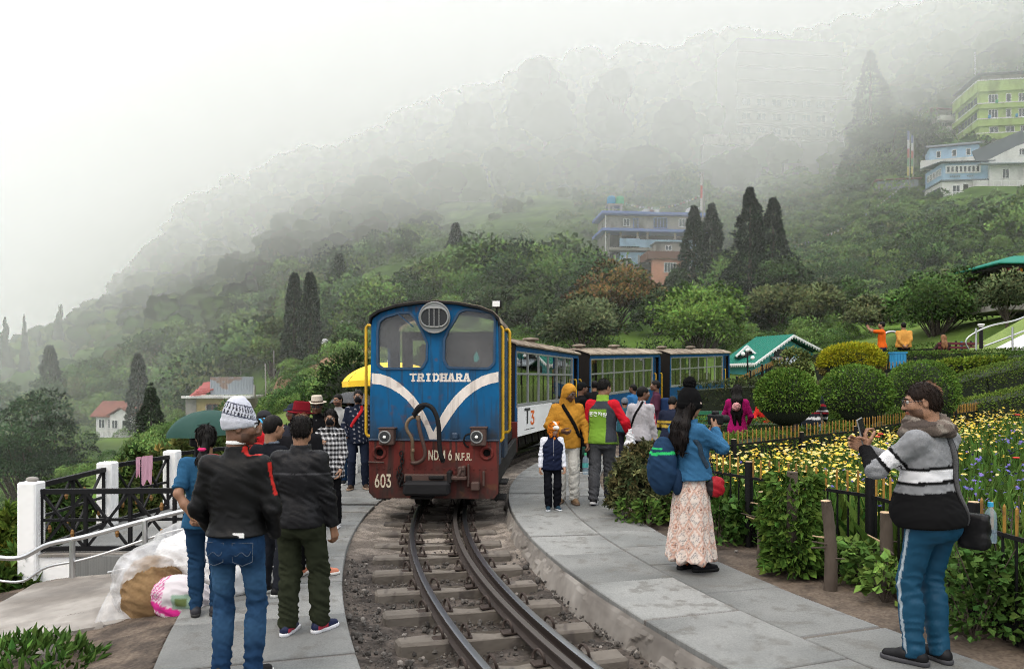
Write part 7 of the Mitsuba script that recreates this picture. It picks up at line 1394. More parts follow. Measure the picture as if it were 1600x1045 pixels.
def pip(v): a, b, c = p.N + np.array([.06, 0, 0]), p.sh[1] + np.array([.02, 0, .065]), p.el[1] + np.array([.06, -.01, .0]); d1, _ = seg(v, a, b); d2, _ = seg(v, b, c); return np.minimum(d1, d2) < .016
p.top(bycol((.36, .35, .37), (pip, (.45, .03, .05))), hem=-.08, collar=.59, amp=.014); p.trousers((0.006, 0.006, 0.007)); p.hair(low=-.04); p.shoes((0.01, 0.01, 0.01)); p.strap((.05, -.02, 1.47), (-.18, -.05, .98), (0.0075, 0.0075, 0.008), .035, name='black_strap', mid=[(-.05, -.13, 1.28), (-.14, -.12, 1.12)])
p = Person('person in a navy top with yellow bands behind the denim jacket', pl(1046, 13.2, 0), 1.47, yaw=-30, cell=.019, head=(0, 20, 0), lean=(14, 0), R=((.1, .3, 1.0), (.8, -.6, 0)), L=((.1, .3, 1.0), (.8, -.6, 0)), seed=23); p.body(hands=((1, {}), (-1, {})), face=False); p.top(bycol((.014, .018, .035), (lambda v: np.abs(((v[:, 2] - p.N[2] + .26) * 14)) < .28, (.40, .27, .04)), (lambda v: np.abs(((v[:, 2] - p.N[2] + .20) * 14)) < .28, (.40, .27, .04))), hem=-.09, name='banded_top'); p.trousers((0.01, 0.01, 0.012)); p.hair(); p.shoes((0.01, 0.01, 0.01))

# --- the woman in the long skirt
p = Person('woman in a black bobble hat, denim jacket and long patterned skirt holding a camera', pl(1080, 7.2, 0), 1.585, yaw=-58, cell=.0105, skin=SKIN, w=.98, head=(4, 4, 0), lean=(-3, 0), R=((.07, .25, 1.37), (.9, -.2, -1.)), L=((.03, .27, 1.33), (.9, -.2, -.8)), seed=24, feet=((.075, .05, -14), (-.10, .0, 6)), belly=.02)
p.body(hands=((1, dict(curl=.5, n=(-.6, .3, .2), u=(-.1, .6, .75))), (-1, dict(curl=.55, n=(.5, -.3, .8), u=(.3, .9, .2)))), face=False)
kd = p.top((.030, .105, .205), hem=-.0, collar=.575, name='denim_jacket', r=1.04, puff=1.06, sl_r=1.0, amp=.014, grow=.008, flare=.01)
tab = np.array([(-.775, .250, .215, -.01), (-.62, .232, .198, -.01), (-.40, .208, .176, -.01), (-.18, .192, .158, -.012), (-.02, .168, .130, -.006), (.09, .142, .108, 0)]) * p.k; f = Field(p.hipc - [.36, .36, .80], p.hipc + [.36, .36, .2], .0105); f.add(loft(p.hipc, np.eye(3), tab, 2.1)); m = f.mesh(); v = np.asarray(m.vertices); an_ = np.arctan2(v[:, 0] - p.hipc[0], v[:, 1] - p.hipc[1]); dn = np.clip((p.hipc[2] - v[:, 2]) / .75, 0, 1)
m = TM(v + _vn(m) * (dn * (.020 * np.sin(an_ * 7 + 1.5 * np.sin(an_ * 2) + 1.2 * dn) + .012 * np.sin(an_ * 13 + 2)) + .010 * (meshkit.noise(v * 9, 3) - .5))[:, None], m.faces)
def skirtc(v):
    a = np.arctan2(v[:, 0] - p.hipc[0], v[:, 1] - p.hipc[1]) * .21; z = v[:, 2]; u, w_ = a / .115, z / .165; i = np.abs(u % 1 - .5) + np.abs(w_ % 1 - .5); o = np.tile((.62, .52, .46), (len(v), 1)); r_ = (i * 7.0) % 1
    o[(r_ < .42)] = (.62, .56, .50); o[(r_ > .80)] = (.24, .22, .22); o[(i > .36) & (i < .52)] = (.52, .33, .26); o[i < .08] = (.22, .10, .07); o[(i > .13) & (i < .2)] = (.50, .25, .17); return o * (.9 + .2 * meshkit.noise(v * 50, 3))[:, None]
p.out('patterned_skirt', m, 'cloth', skirtc, label='long pale skirt printed with rows of nested diamonds'); p.trousers((.34, .07, .015), pelvis=False, th=.05, kn=.045, an=.043, name='leggings', hem=.035); p.shoes((0.007, 0.007, 0.009), sole=(0.01, 0.01, 0.01), name='sandal', high=-.05)
p.beanie((0.0055, 0.0055, 0.006), z0=-.025, tall=.045, name='bobble_hat', pom=True, big=1.25); p.hair(style='long', length=.22, name='long_hair', color=(0.006, 0.004, 0.0035)); dw = p
ic = trimesh.creation.icosphere(subdivisions=2, radius=.012); p.out('hat_badge', mv(ic, p.hc + p.RH @ (np.array([.092, .03, .03]) * p.k)), 'leather', (.6, .45, .4))
p.strap((-.09, -.04, 1.43), (-.13, -.10, 1.02), (.03, .05, .075), .06, name='rucksack_strap', mid=[(-.11, -.1, 1.25)]); p.strap((.10, -.0, 1.43), (.19, .03, 1.02), (.03, .05, .075), .045, name='rucksack_strap', mid=[(.15, -.06, 1.25)])

# --- the woman in magenta, the boy, the seated person
p = Person('woman in a magenta top with very long black hair beyond the garden fence', pl(1152, 14.5, .06), 1.58, yaw=-20, cell=.019, head=(-15, 0, 0), w=.95, R=((.2, .2, .95), (.6, -1, 0)), L=((.1, .3, 1.1), (.8, -.6, -.4)), seed=25); p.body(hands=((1, {}), (-1, {})), face=False); p.top((.28, .008, .095), hem=-.16, name='magenta_top'); p.trousers((.03, .02, .05)); p.hair(style='long', length=.42, name='long_hair'); p.shoes((0.01, 0.01, 0.01)); mg = p
p.out('hair_scrunchie', mv(TM(*(lambda i: (np.asarray(i.vertices) * (1 + .35 * (meshkit.noise(np.asarray(i.vertices) * 60, 2)[:, None] - .5)), i.faces))(trimesh.creation.icosphere(subdivisions=3, radius=.075))), p.N + np.array([0, -.20, -.14])), 'cloth', (.45, .22, .22))
p = Person('boy in a dark striped sweater and pale jeans between the first two round bushes', pl(1268, 14.6, .1), 1.62, yaw=-30, cell=.019, head=(-30, 6, 0), skin=DARKSKIN, w=.9, R=((.22, .2, .92), (.6, -1, 0)), L=DOWN, seed=26); p.body(hands=((1, {}), (-1, {}))); st = lambda z0, w_: (lambda v: np.abs(v[:, 2] - p.N[2] + z0) < w_)
p.top(bycol((.016, .020, .026), (st(.20, .018), (.33, .02, .03)), (st(.30, .012), (.5, .5, .5)), (st(.34, .012), (.33, .02, .03)), (st(.43, .02), (.6, .6, .6))), hem=-.08, name='striped_sweater', grow=.006); p.trousers((.17, .21, .27), name='jeans'); p.hair(); p.shoes((.3, .3, .32))
p = Person('person in red sitting on the green bench between the hedges', pl(1196, 18.6, .12), 1.60, yaw=160, cell=.026, skin=DARKSKIN, hip=(0, 0, .56), feet=((.10, .42, 0), (-.10, .42, 0)), R=((.15, .35, .72), (.6, -.6, 0)), L=((.15, .35, .72), (.6, -.6, 0)), seed=27); p.body(hands=((1, {}), (-1, {})), face=False); p.top((.40, .02, .015), name='red_jacket'); p.trousers((.02, .02, .03)); p.hair(); p.shoes((0.01, 0.01, 0.01))

# --- the man with the phone
p = Person('man in a grey, white and black sweater photographing the train', pl(1455, 4.83, 0), 1.69, yaw=30, cell=.0098, skin=(.27, .145, .09), w=1.10, head=(42, 8, 0), lean=(2, 0), twist=3, R=((-.15, .33, 1.28), (.8, -.7, -.5)), L=((.16, .34, 1.29), (.9, -.3, -.9)), seed=28, belly=.045, feet=((.085, .0, -10), (-.095, .05, 16)))
p.body(hands=((1, dict(curl=.45, u=(-.55, .62, .5), n=(-.1, -.5, -.2), thumb=.8)), (-1, dict(curl=.55, u=(.12, .25, .95), n=(.85, -.3, .2), thumb=.6))), beard=.6)
def swc(v):
    q = (v - p.hipc) @ p.RT / p.k; o = np.tile((.20, .205, .215), (len(v), 1)) * (.82 + .36 * meshkit.noise(v * 45, 3))[:, None]
    zz = q[:, 2] + .03 * np.abs(q[:, 0]) * 2
    for sd in (1, -1):
        d, t = seg(v, p.el[sd], p.wr[sd]); d2, t2 = seg(v, p.sh[sd], p.el[sd]); arm = (np.minimum(d, d2) < .095) & ((t > .02) | (t2 > .3)) & (np.abs(q[:, 0]) > .15); L_ = np.where(d < d2, 1 + t, t2); zz = np.where(arm, .32 - (L_ - .45) * .28, zz)
    for a, b, c in ((.300, .320, (0.007, 0.007, 0.0075)), (.235, .300, (.68, .68, .70)), (.212, .235, (0.007, 0.007, 0.0075)), (-9, .165, (0.0065, 0.0065, 0.007))): o[(zz > a) & (zz <= b)] = c
    return o
p.top(swc, hem=-.055, collar=.565, name='striped_sweater', r=.99, puff=1.0, amp=.010, grow=.004, label='grey sweater with white and black bands over a black hem'); msw = p.topmesh
p.trousers(bycol((.009, .052, .098), (lambda v: band(v, p.hp[-1], p.kn[-1], (-1, .3, 0), .988) | band(v, p.kn[-1], p.an[-1], (-1, .3, 0), .985), (.32, .38, .42))), waist=.09, th=.090, kn=.064, an=.055, name='track_trousers', amp=.010, hem=.04, seat=.95, mt='shiny_cloth')
p.hair((0.012, 0.0065, 0.0045), bald=(.02, -.085, .092), low=-.04); p.shoes((0.0075, 0.0075, 0.0085), sole=(.05, .05, .055)); p.glasses(False)
# scarf round the neck
f = Field(p.N - .26, p.N + .22, .010); a = np.linspace(0, 2 * np.pi, 15)
for (rx, ry, z, r, tl) in ((.098, .098, .015, .032, .05), (.120, .110, -.032, .038, -.04), (.086, .085, .045, .022, .06)):
    ring = np.stack([rx * np.cos(a), ry * np.sin(a) + .01, z + tl * np.sin(a + .6) * .6], 1) + p.N
    for i in range(14): f.add(rc(ring[i], ring[i + 1], r, r), .018)
f.add(rc(p.N + [.12, .05, -.01], p.N + [.16, -.02, -.16], .05, .04), .04)
m = crease(f.mesh(), .020, 14, 9, (), 1.0); pl1 = lambda v: (np.abs((v[:, 0] * 9 + v[:, 2] * 5) % 1 - .5) < .16); pl2 = lambda v: (np.abs((v[:, 2] * 11 - v[:, 0] * 4) % 1 - .5) < .14)
p.out('checked_scarf', m, 'cloth', bycol((.115, .092, .078), (pl1, (.20, .175, .15)), (pl2, (.06, .048, .042)))); p.topmesh = msw; mp = p
p.strap((.05, -.04, 1.43), (.21, -.10, .86), (.085, .085, .088), .058, name='grey_shoulder_strap', lift=.014, mid=[(.08, -.16, 1.27), (.14, -.19, 1.06)])

# --- up on the terrace
p = Person('man in an orange shirt raising a phone on the upper terrace', pl(1378, 26.5, 2.0), 1.68, yaw=55, cell=.026, skin=SKIN, head=(10, -6, 0), R=((.02, .42, 1.52), (.8, -.6, -.4)), L=((.05, .42, 1.50), (.9, -.4, -.5)), seed=29); p.body(hands=((1, dict(curl=.6, u=(0, .3, 1))), (-1, dict(curl=.6, u=(0, .3, 1)))), arms=(1, -1), face=False, beard=.5); p.top(bycol((.62, .11, .012), (lambda v: (np.hypot(v[:, 0] - p.N[0] - .1, v[:, 2] - p.N[2] + .25) < .075) & (v[:, 1] < 0), (.6, .6, .6))), sleeve=.45, name='orange_shirt'); p.trousers((.014, .03, .07), name='jeans'); p.hair(); p.shoes((.03, .03, .03)); orp = p
p = Person('stout man in a tan shirt with hands behind his back on the upper terrace', pl(1412, 26.5, 2.0), 1.66, yaw=-12, cell=.026, w=1.18, R=BEHIND, L=((.05, -.2, .9), (1, -.5, 0)), belly=.06, seed=30); p.body(hands=((1, dict(u=(-.8, -.1, -.6))), (-1, dict(u=(.8, -.1, -.6)))), arms=(1, -1), face=False); p.top((.52, .26, .06), sleeve=.9, name='tan_shirt', r=1.08, hem=-.03); p.trousers((0.006, 0.006, 0.007), seat=1.1); p.hair(); p.shoes((0.01, 0.01, 0.01))
p = Person('person with long light brown hair sitting on the red bench of the terrace', pl(1474, 27.0, 2.0), 1.60, yaw=-10, cell=.026, hip=(0, 0, .56), feet=((.10, .42, 0), (-.10, .42, 0)), R=((.15, .3, .75), (.6, -.6, 0)), L=((.15, .3, .75), (.6, -.6, 0)), seed=31); p.body(hands=(), face=False); p.top((.05, .03, .03)); p.trousers((.02, .02, .03)); p.hair((.17, .085, .04), style='long', length=.2, name='long_hair'); p.shoes((0.01, 0.01, 0.01))
# ------------------------------------------------------------------ bushes on the valley side
def put(name, label, cat_, m, c, extra=(), group=None, pt=(0, 0, 0), rz=0):
    k = thing(name, label, cat_, group); part('foliage', mv(m, pt, rz), 'leaf', k, color=c)
    for nm, mm, mt in extra: part(nm, mv(mm, pt, rz), mt, k, smooth=50)
    return k
def rosettes(rx, ry, h, n, leaf, col, seed):
    rng = np.random.default_rng(seed); d = sph(n, rng); d[:, 2] = np.abs(d[:, 2]); lump = .86 + .28 * (meshkit.fbm(d * 2.8 + 4, 3, seed) - .5) * 2; P0 = d * np.array([rx, ry, h]) * (lump * rng.uniform(.75, 1.0, n))[:, None]; L = []
    N = d / np.array([rx, ry, h]); N /= np.linalg.norm(N, axis=1, keepdims=True); tone = tones(col, n, rng, .32, .18)
    for j in range(7):
        D = N * .55 + rng.normal(0, .75, (n, 3)); D[:, 2] += .05; L.append(cards(P0, D, leaf * rng.uniform(.7, 1.2, n), tone * rng.uniform(.75, 1.25, (n, 1)), rng, .34, .3, up=N))
    return joinc(L)
VB = [('dense evergreen bush beyond the middle of the terrace railing', 215, 692, 15.5, 130, (.040, .066, .016)), ('taller evergreen bush rising behind the green umbrella', 335, 640, 19, 150, (.058, .082, .022)), ('evergreen bush behind the first bay of the railing', 110, 728, 14.0, 120, (.034, .056, .016)),
      ('evergreen bush between the umbrella and the group of people', 440, 655, 18, 120, (.052, .078, .02)), ('bright green bush by the leftmost white post', 10, 778, 9.8, 130, (.085, .125, .02)), ('low dark bush below the leftmost post', 20, 842, 8.6, 110, (.045, .075, .014)), ('evergreen bush right of the tall one at the foot of the slope', 500, 650, 24, 100, (.05, .08, .02)), ('yellowish evergreen bush behind the pink towel', 265, 668, 13.6, 120, (.07, .09, .026)), ('dark bush under the airy tree at the left', 60, 765, 22, 150, (.030, .050, .018))]
for i, (lb, px, pt, Y, w, col) in enumerate(VB):
    top = at(px, pt, Y); r = w / 2 / F * Y; h = 2.6 if Y > 12 else 1.5
    m, c = rosettes(r * 1.15, r, h, 900 if Y < 12 else 1100, .13 + .004 * Y, col, 500 + i)
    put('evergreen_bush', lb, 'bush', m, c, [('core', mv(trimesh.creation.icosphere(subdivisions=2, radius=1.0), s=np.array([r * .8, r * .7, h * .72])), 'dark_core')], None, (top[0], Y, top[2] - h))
for i, (x_, y_, s_) in enumerate(((-3.5, 33, 1.5), (-.8, 36, 1.7), (2.2, 41, 1.8), (5.2, 44, 1.9), (8.4, 46, 2.0), (-6.0, 30, 1.4))):
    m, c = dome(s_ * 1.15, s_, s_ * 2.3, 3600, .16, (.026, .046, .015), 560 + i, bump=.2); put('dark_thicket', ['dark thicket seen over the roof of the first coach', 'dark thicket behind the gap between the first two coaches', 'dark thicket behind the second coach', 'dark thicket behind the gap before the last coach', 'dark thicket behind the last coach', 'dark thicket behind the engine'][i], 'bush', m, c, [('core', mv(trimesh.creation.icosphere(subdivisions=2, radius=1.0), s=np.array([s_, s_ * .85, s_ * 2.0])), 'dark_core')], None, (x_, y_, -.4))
m, c = joinc([dome(.55, .35, .22, 700, .10, (.05, .10, .02), 61, asp=.35, bump=.3)]); q = on(30, 1040, -.3); put('weed_clump', 'low green weeds in the bottom left corner', 'weeds', m, c, (), None, (q[0], q[1], -.36))

# ------------------------------------------------------------------ hedges and clipped bushes
def hedge(label, pts_, w, h, col, seed, dens=420, leaf=.055, name='clipped_hedge', group=None, rough=.08):
    P = np.array(pts_, float); rng = np.random.default_rng(seed); s = np.r_[0, np.cumsum(np.linalg.norm(np.diff(P, axis=0), axis=1))]; Lh = s[-1]; n = int(dens * Lh * (w + 2 * h)); t = rng.uniform(0, Lh, n); C = np.stack([np.interp(t, s, P[:, i]) for i in range(3)], 1)
    k = np.clip(np.searchsorted(s, t) - 1, 0, len(P) - 2); d = np.diff(P, axis=0)[k]; d[:, 2] = 0; d /= np.linalg.norm(d, axis=1, keepdims=True); X = np.stack([d[:, 1], -d[:, 0], 0 * t], 1)
    a = rng.uniform(-.15 * np.pi, 1.15 * np.pi, n); e = 3.2; ca, sa = np.cos(a), np.sin(a); x = np.sign(ca) * np.abs(ca) ** (2 / e) * w / 2; z = np.sign(sa) * np.abs(sa) ** (2 / e) * h / 2 + h / 2; z = np.where(sa < 0, rng.uniform(0, .5, n) * h, z)
    lump = 1 + rough * 2 * (meshkit.fbm(C * 1.8 + np.stack([ca, sa, 0 * a], 1), 3, seed) - .5); dep = rng.uniform(.80, 1.0, n) ** .4
    Q = C + X * (x * lump * dep)[:, None]; Q[:, 2] += z * lump * dep; N = X * ca[:, None]; N[:, 2] += np.maximum(sa, -.2); D = N * .8 + rng.normal(0, .42, (n, 3))
    g = meshkit.fbm(Q * 3.0, 3, seed + 1); m, c = cards(Q, D, leaf * rng.uniform(.6, 1.3, n), tones(col, n, rng, .22) * (.6 + .8 * g)[:, None], rng, .5)
    kk = thing(name, label, 'hedge', group); part('foliage', m, 'leaf', kk, color=c)
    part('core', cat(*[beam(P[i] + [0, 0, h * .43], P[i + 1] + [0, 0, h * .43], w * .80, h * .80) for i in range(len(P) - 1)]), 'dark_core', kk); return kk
def G(px, py, Y, z=None): q = at(px, py, Y); return (q[0], Y, gz(q[0], Y).item() if z is None else z)
hedge('low bright green hedge running just behind the back fence of the flower bed', [(2.55, 11.75, 0), (5.1, 14.05, .05), (9.0, 17.7, .16), (13.5, 22.2, .3)], .7, .86, (.085, .145, .024), 71, dens=330)
hedge('low hedge behind the woman in magenta', [(3.75, 16.6, .1), (6.0, 16.9, .12)], .8, .85, (.07, .125, .022), 72)
hedge('tall dark clipped hedge below the yellow topped fence', [(5.1, 23.5, .1), (8.7, 24.2, .3)], 1.2, 1.62, (.042, .056, .022), 73, dens=200, leaf=.08)
hedge('lowest of the hedges climbing to the right edge', [(10.35, 19.3, .45), (11.6, 19.6, .62), (13.8, 20.4, .95)], .9, .75, (.10, .155, .026), 74, leaf=.06)
hedge('middle hedge of those climbing to the right edge', [(11.4, 21.4, .9), (12.6, 21.7, 1.15), (14.8, 22.6, 1.6)], 1.1, .85, (.085, .135, .024), 75, leaf=.06)
hedge('dark upper hedge at the right edge', [(13.6, 23.4, 1.65), (16.4, 24.2, 1.95)], 1.2, .8, (.055, .10, .022), 76, leaf=.06)
hedge('long flat hedge along the front of the upper terrace', [(11.7, 25.2, 1.95), (16.5, 25.4, 2.1), (18, 25.4, 2.1)], .8, .68, (.068, .12, .022), 77, leaf=.06)
hedge('feathery yellow green hedge below the long flat one', [(12.2, 23.0, 1.62), (14.2, 23.3, 1.72)], .9, .66, (.12, .17, .02), 78, leaf=.12, rough=.2)
hedge('hedge behind the two men on the terrace', [(11.0, 28.6, 2.0), (15.2, 28.8, 2.2)], .8, .85, (.06, .105, .022), 79, dens=220, leaf=.07)
hedge('small hedge in front of the turquoise pavilion', [(8.0, 28.6, .95), (10.4, 30.5, 1.15)], .8, .65, (.055, .07, .03), 80, dens=200, leaf=.08)
hedge('short dark hedge left of the blue bin', [(9.8, 25.4, 1.55), (11.6, 25.2, 1.9)], .8, .66, (.05, .088, .018), 81, dens=250, leaf=.06)
def ball(label, px, top, wpx, Y, squash, seed, col=(.085, .155, .026)):
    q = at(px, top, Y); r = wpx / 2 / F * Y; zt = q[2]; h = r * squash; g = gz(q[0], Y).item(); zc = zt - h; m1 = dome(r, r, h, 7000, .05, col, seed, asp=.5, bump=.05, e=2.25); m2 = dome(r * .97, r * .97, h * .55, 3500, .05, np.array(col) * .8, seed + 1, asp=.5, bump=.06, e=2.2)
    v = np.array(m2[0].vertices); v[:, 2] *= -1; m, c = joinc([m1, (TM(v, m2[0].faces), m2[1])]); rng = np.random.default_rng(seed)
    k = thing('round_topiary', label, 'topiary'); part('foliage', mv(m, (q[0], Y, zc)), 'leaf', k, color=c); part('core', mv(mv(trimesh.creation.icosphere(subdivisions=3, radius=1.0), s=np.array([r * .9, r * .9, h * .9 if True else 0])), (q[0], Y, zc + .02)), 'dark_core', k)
    st = [tube(spline(np.array([(q[0] + .05 * math.cos(a), Y + .05 * math.sin(a), g - .1), (q[0] + r * .22 * math.cos(a), Y + r * .22 * math.sin(a), g + (zc - g) * .5), (q[0] + r * .55 * math.cos(a), Y + r * .55 * math.sin(a), zc - h * .2)]), 7), [.035, .032, .03, .026, .022, .018, .014], 6) for a in rng.uniform(0, 6.28, 8)]
    part('stems', cat(st), 'bark', k, smooth=50, stuff=True)
ball('leftmost of the three large round clipped bushes', 1229, 577, 95, 13.6, 1.0, 91); ball('middle one of the three large round clipped bushes', 1336, 570, 108, 15.6, .98, 93); ball('rightmost of the three large round clipped bushes, behind the man with the phone', 1439, 563, 108, 17.4, 1.1, 95)
for lb, px, tp, w, Y, sd in (('small round clipped bush between the left and middle large ones', 1304, 637, 44, 15.4, 97), ('small round clipped bush between the middle and right large ones', 1398, 634, 50, 16.4, 98)):
    q = at(px, tp, Y); r = w / 2 / F * Y; g = gz(q[0], Y).item(); m, c = dome(r, r, q[2] - g, 3000, .05, (.075, .13, .025), sd, bump=.05); put('small_topiary', lb, 'topiary', m, c, [('core', mv(trimesh.creation.icosphere(subdivisions=2, radius=1.0), s=np.array([r * .85, r * .85, (q[2] - g) * .85])), 'dark_core')], None, (q[0], Y, g))
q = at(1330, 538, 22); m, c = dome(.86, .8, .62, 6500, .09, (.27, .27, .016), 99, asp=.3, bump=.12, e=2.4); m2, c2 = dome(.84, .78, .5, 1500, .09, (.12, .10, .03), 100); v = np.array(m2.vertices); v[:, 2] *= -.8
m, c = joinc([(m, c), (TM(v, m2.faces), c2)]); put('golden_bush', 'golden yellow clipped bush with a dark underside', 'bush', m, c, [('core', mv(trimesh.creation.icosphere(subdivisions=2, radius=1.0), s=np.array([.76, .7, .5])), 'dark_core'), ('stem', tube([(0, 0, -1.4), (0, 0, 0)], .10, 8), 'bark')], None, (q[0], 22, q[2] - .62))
q = on(1006, 812); m, c = rosettes(.56, .5, .92, 1000, .085, (.078, .085, .036), 101); rng = np.random.default_rng(4)
put('leafy_bush', 'olive green bush with dead twigs at its foot beside the pavement', 'bush', m, c, [('core', mv(mv(trimesh.creation.icosphere(subdivisions=2, radius=1.0), s=np.array([.27, .24, .42])), (0, 0, .3)), 'dark_core'), ('twigs', cat(*[tube([(rng.uniform(-.1, .3), rng.uniform(-.3, 0), -.1), (rng.uniform(.1, .5), rng.uniform(-.6, -.1), rng.uniform(.2, .5))], [.018, .008], 5) for _ in range(9)]), 'cut_wood')], None, (q[0] + .08, q[1] + .25, .12))
q = at(1208, 545, 27.5); t, m, c = broad(2.0, .62, 2200, .10, (.09, .115, .035), 103, trunk=.15, clumps=14); k = thing('flowering_shrub', 'upright shrub in front of the turquoise pavilion gable', 'shrub'); P_ = (at(1192 + 50, 545, 27.5)[0], 27.5, 1.0); part('trunk', mv(t, P_), 'bark', k); part('foliage', mv(m, P_), 'leaf', k, color=c)
m, c = dome(.6, .5, .8, 1800, .10, (.12, .12, .06), 104, bump=.25); q = at(1285, 575, 24); put('pale_shrub', 'pale variegated shrub left of the golden bush', 'shrub', m, c, (), None, (q[0], 24, .95))

# ------------------------------------------------------------------ fences
mat('gold_tip', proc(lambda p, n, uv: mix((0.30, 0.16, 0.025), (0.16, 0.08, 0.022), smoothstep(0.45, 0.7, fbm(p.x * 30, p.y * 30, p.z * 12, 3)))), 0.5)
def tip_mesh(): return cat(bx((.017, .017, .19), (0, 0, .095), .003), mv(lathe([(.010, 0), (.001, .018)], 4), (0, 0, .189)))
PICK, TIP, TIP2 = PLY(bx((.014, .014, .70), (0, 0, .35)), 'black_paint'), PLY(tip_mesh(), 'gold_tip'), PLY(bx((.020, .020, .20), (0, 0, .10)), 'gold_tip')
def fence(label, pts_, posts, step=.125, top=.90, post_h=.86, name='picket_fence', first=TIP):
    k = thing(name, label, 'fence'); P = np.array(pts_, float); s = np.r_[0, np.cumsum(np.linalg.norm(np.diff(P, axis=0), axis=1))]; rg = np.random.default_rng(len(label))
    ip = lambda t: np.array([np.interp(t, s, P[:, i]) for i in range(3)])
    for i in range(len(P) - 1):
        for dz in (.10, top - .21): part('rail', beam(P[i] + [0, 0, dz], P[i + 1] + [0, 0, dz], .018, .030), 'black_paint', k)
    for q in posts:
        q = ip(q); a = np.linspace(0, 2 * np.pi, 9); po = part('post', mv(lathe([(.001, -.2), (.042, -.2), (.042, post_h - .01), (.036, post_h)], 14), q), 'black_paint', k, smooth=40); part('cap', mv(lathe([(.036, post_h), (.034, post_h + .004), (.001, post_h + .006)], 14), q), 'cut_wood', po)
    t = step / 2
    while t < s[-1]:
        q = ip(t) + [rg.normal(0, .004), 0, rg.normal(0, .006)]; tw = T().translate((q + [0, 0, .0]).tolist()).rotate([0, 1, 0], float(rg.normal(0, .9)))
        if min([abs(t - pp) for pp in posts] + [9]) > .06: n_ = part('picket', PICK, None, k, to_world=tw); part('tip', first, None, n_, to_world=T().translate((q + [0, 0, top - .20]).tolist()))
        t += step
C0, P1, P2, P3_ = (1.75, 10.2, .0), (2.51, 8.44, .0), (3.19, 7.09, .0), (3.32, 4.3, .0)
fence('black picket fence with golden tips along the front of the flower bed', [C0, P1, P2, P3_], [0.02, 1.917, 3.429, 4.9, 6.2], step=.120)
fence('black picket fence with golden tips along the back of the flower bed', [C0, (6.0, 14.0, .06), (10, 17.95, .2), (14.4, 22.3, .32)], [1.95, 3.9, 5.75, 8.6, 11.3, 14.0, 17.0], step=.125, top=.98)
fence('yellow topped fence climbing behind the tall dark hedge', [(7.6, 27.0, 1.02), (9.3, 29.6, 1.5), (11.0, 32.0, 1.98)], [.1, 1.6, 3.1, 4.6, 5.9], step=.11, top=.80)
fence('short piece of fence with golden tips by the blue bin', [(10.5, 24.2, 1.35), (12.3, 24.0, 1.6)], [1.7], step=.10, top=.80)
fence('golden tipped fence beyond the middle hedge at the right edge', [(14.6, 21.8, 1.2), (16.0, 22.4, 1.4)], [.7], step=.10, top=.8)

# ------------------------------------------------------------------ the flower bed
rng = np.random.default_rng(31); bed = Polygon([C0[:2], P1[:2], P2[:2], (3.34, 4.3), (6, 3.6), (12, 8.5), (14.2, 21.9), (10, 17.6), (6, 13.7)]).buffer(-.08)
def scatter(n, poly, fn=None):
    x0, y0, x1, y1 = poly.bounds; out = []
    import shapely
    while len(out) < n:
        x, y = rng.uniform(x0, x1, 4000), rng.uniform(y0, y1, 4000); ok = shapely.contains_xy(poly, x, y)
        if fn is not None: ok &= rng.random(4000) < fn(x, y)
        out += list(zip(x[ok], y[ok]))
    return np.array(out[:n])
nearer = lambda x, y: np.clip(1.6 - (y - 5) / 11, .12, 1)
P = scatter(26000, bed, nearer); n = len(P); Z = gz(P[:, 0], P[:, 1]); B0 = np.column_stack([P, Z - .02]); D = np.column_stack([rng.normal(0, .22, (n, 2)), np.ones(n)])
m, c = cards(B0, D, rng.uniform(.35, .78, n), tones((.060, .115, .022), n, rng, .3), rng, .035, .3); P2_ = scatter(9000, bed, nearer); z2 = gz(P2_[:, 0], P2_[:, 1]); B2 = np.column_stack([P2_, z2 + rng.uniform(.05, .6, len(P2_))]); D2 = np.column_stack([rng.normal(0, 1, (len(P2_), 2)), rng.uniform(-.2, .9, len(P2_))])
m2, c2 = cards(B2, D2, rng.uniform(.06, .15, len(P2_)), tones((.058, .105, .024), len(P2_), rng, .3), rng, .3); m, c = joinc([(m, c), (m2, c2)])
solo('flower_stems', m, 'leaf', 'tall green stems and grass filling the fenced flower bed', 'grass', kind='stuff', color=c)
mat('petal', {**VC}, 0.6)
def flowers(n, fn, cols, size, zr, tilt=.35, petals=9, w=.5):
    P = scatter(n, bed, fn); V, Fc, Cc, o = [], [], [], 0; Z = gz(P[:, 0], P[:, 1])
    for i in range(n):
        s = size * rng.uniform(.5, 1.3); N = unit_([rng.normal(0, tilt), rng.normal(-.15, tilt), 1]); X = unit_(np.cross(N, [0, 1, .1])); Y_ = np.cross(N, X); c0 = np.array([P[i, 0], P[i, 1], Z[i] + rng.uniform(*zr)]); a = np.arange(petals) * 2 * np.pi / petals + rng.uniform(0, 6); col = np.array(cols[rng.integers(len(cols))]) * rng.uniform(.8, 1.1)
        r1 = s * rng.uniform(.85, 1.1, petals); out = c0 + (np.cos(a) * r1)[:, None] * X + (np.sin(a) * r1)[:, None] * Y_ - N * s * .12; b = a + np.pi / petals; inn = c0 + (np.cos(b) * s * w)[:, None] * X + (np.sin(b) * s * w)[:, None] * Y_
        V.append(np.vstack([c0 + N * s * .12, out, inn])); k = np.arange(petals); Fc.append(np.vstack([np.stack([0 * k, 1 + petals + (k - 1) % petals, 1 + k], 1), np.stack([0 * k, 1 + k, 1 + petals + k], 1)]) + o); o += 1 + 2 * petals; cc = np.tile(col, (1 + 2 * petals, 1)); cc[0] = (.50, .30, .01) if cols is not BLUE else (.10, .04, .22); Cc.append(cc)
    return TM(np.vstack(V), np.vstack(Fc)), np.vstack(Cc)
unit_ = lambda v: np.asarray(v, float) / np.linalg.norm(v)
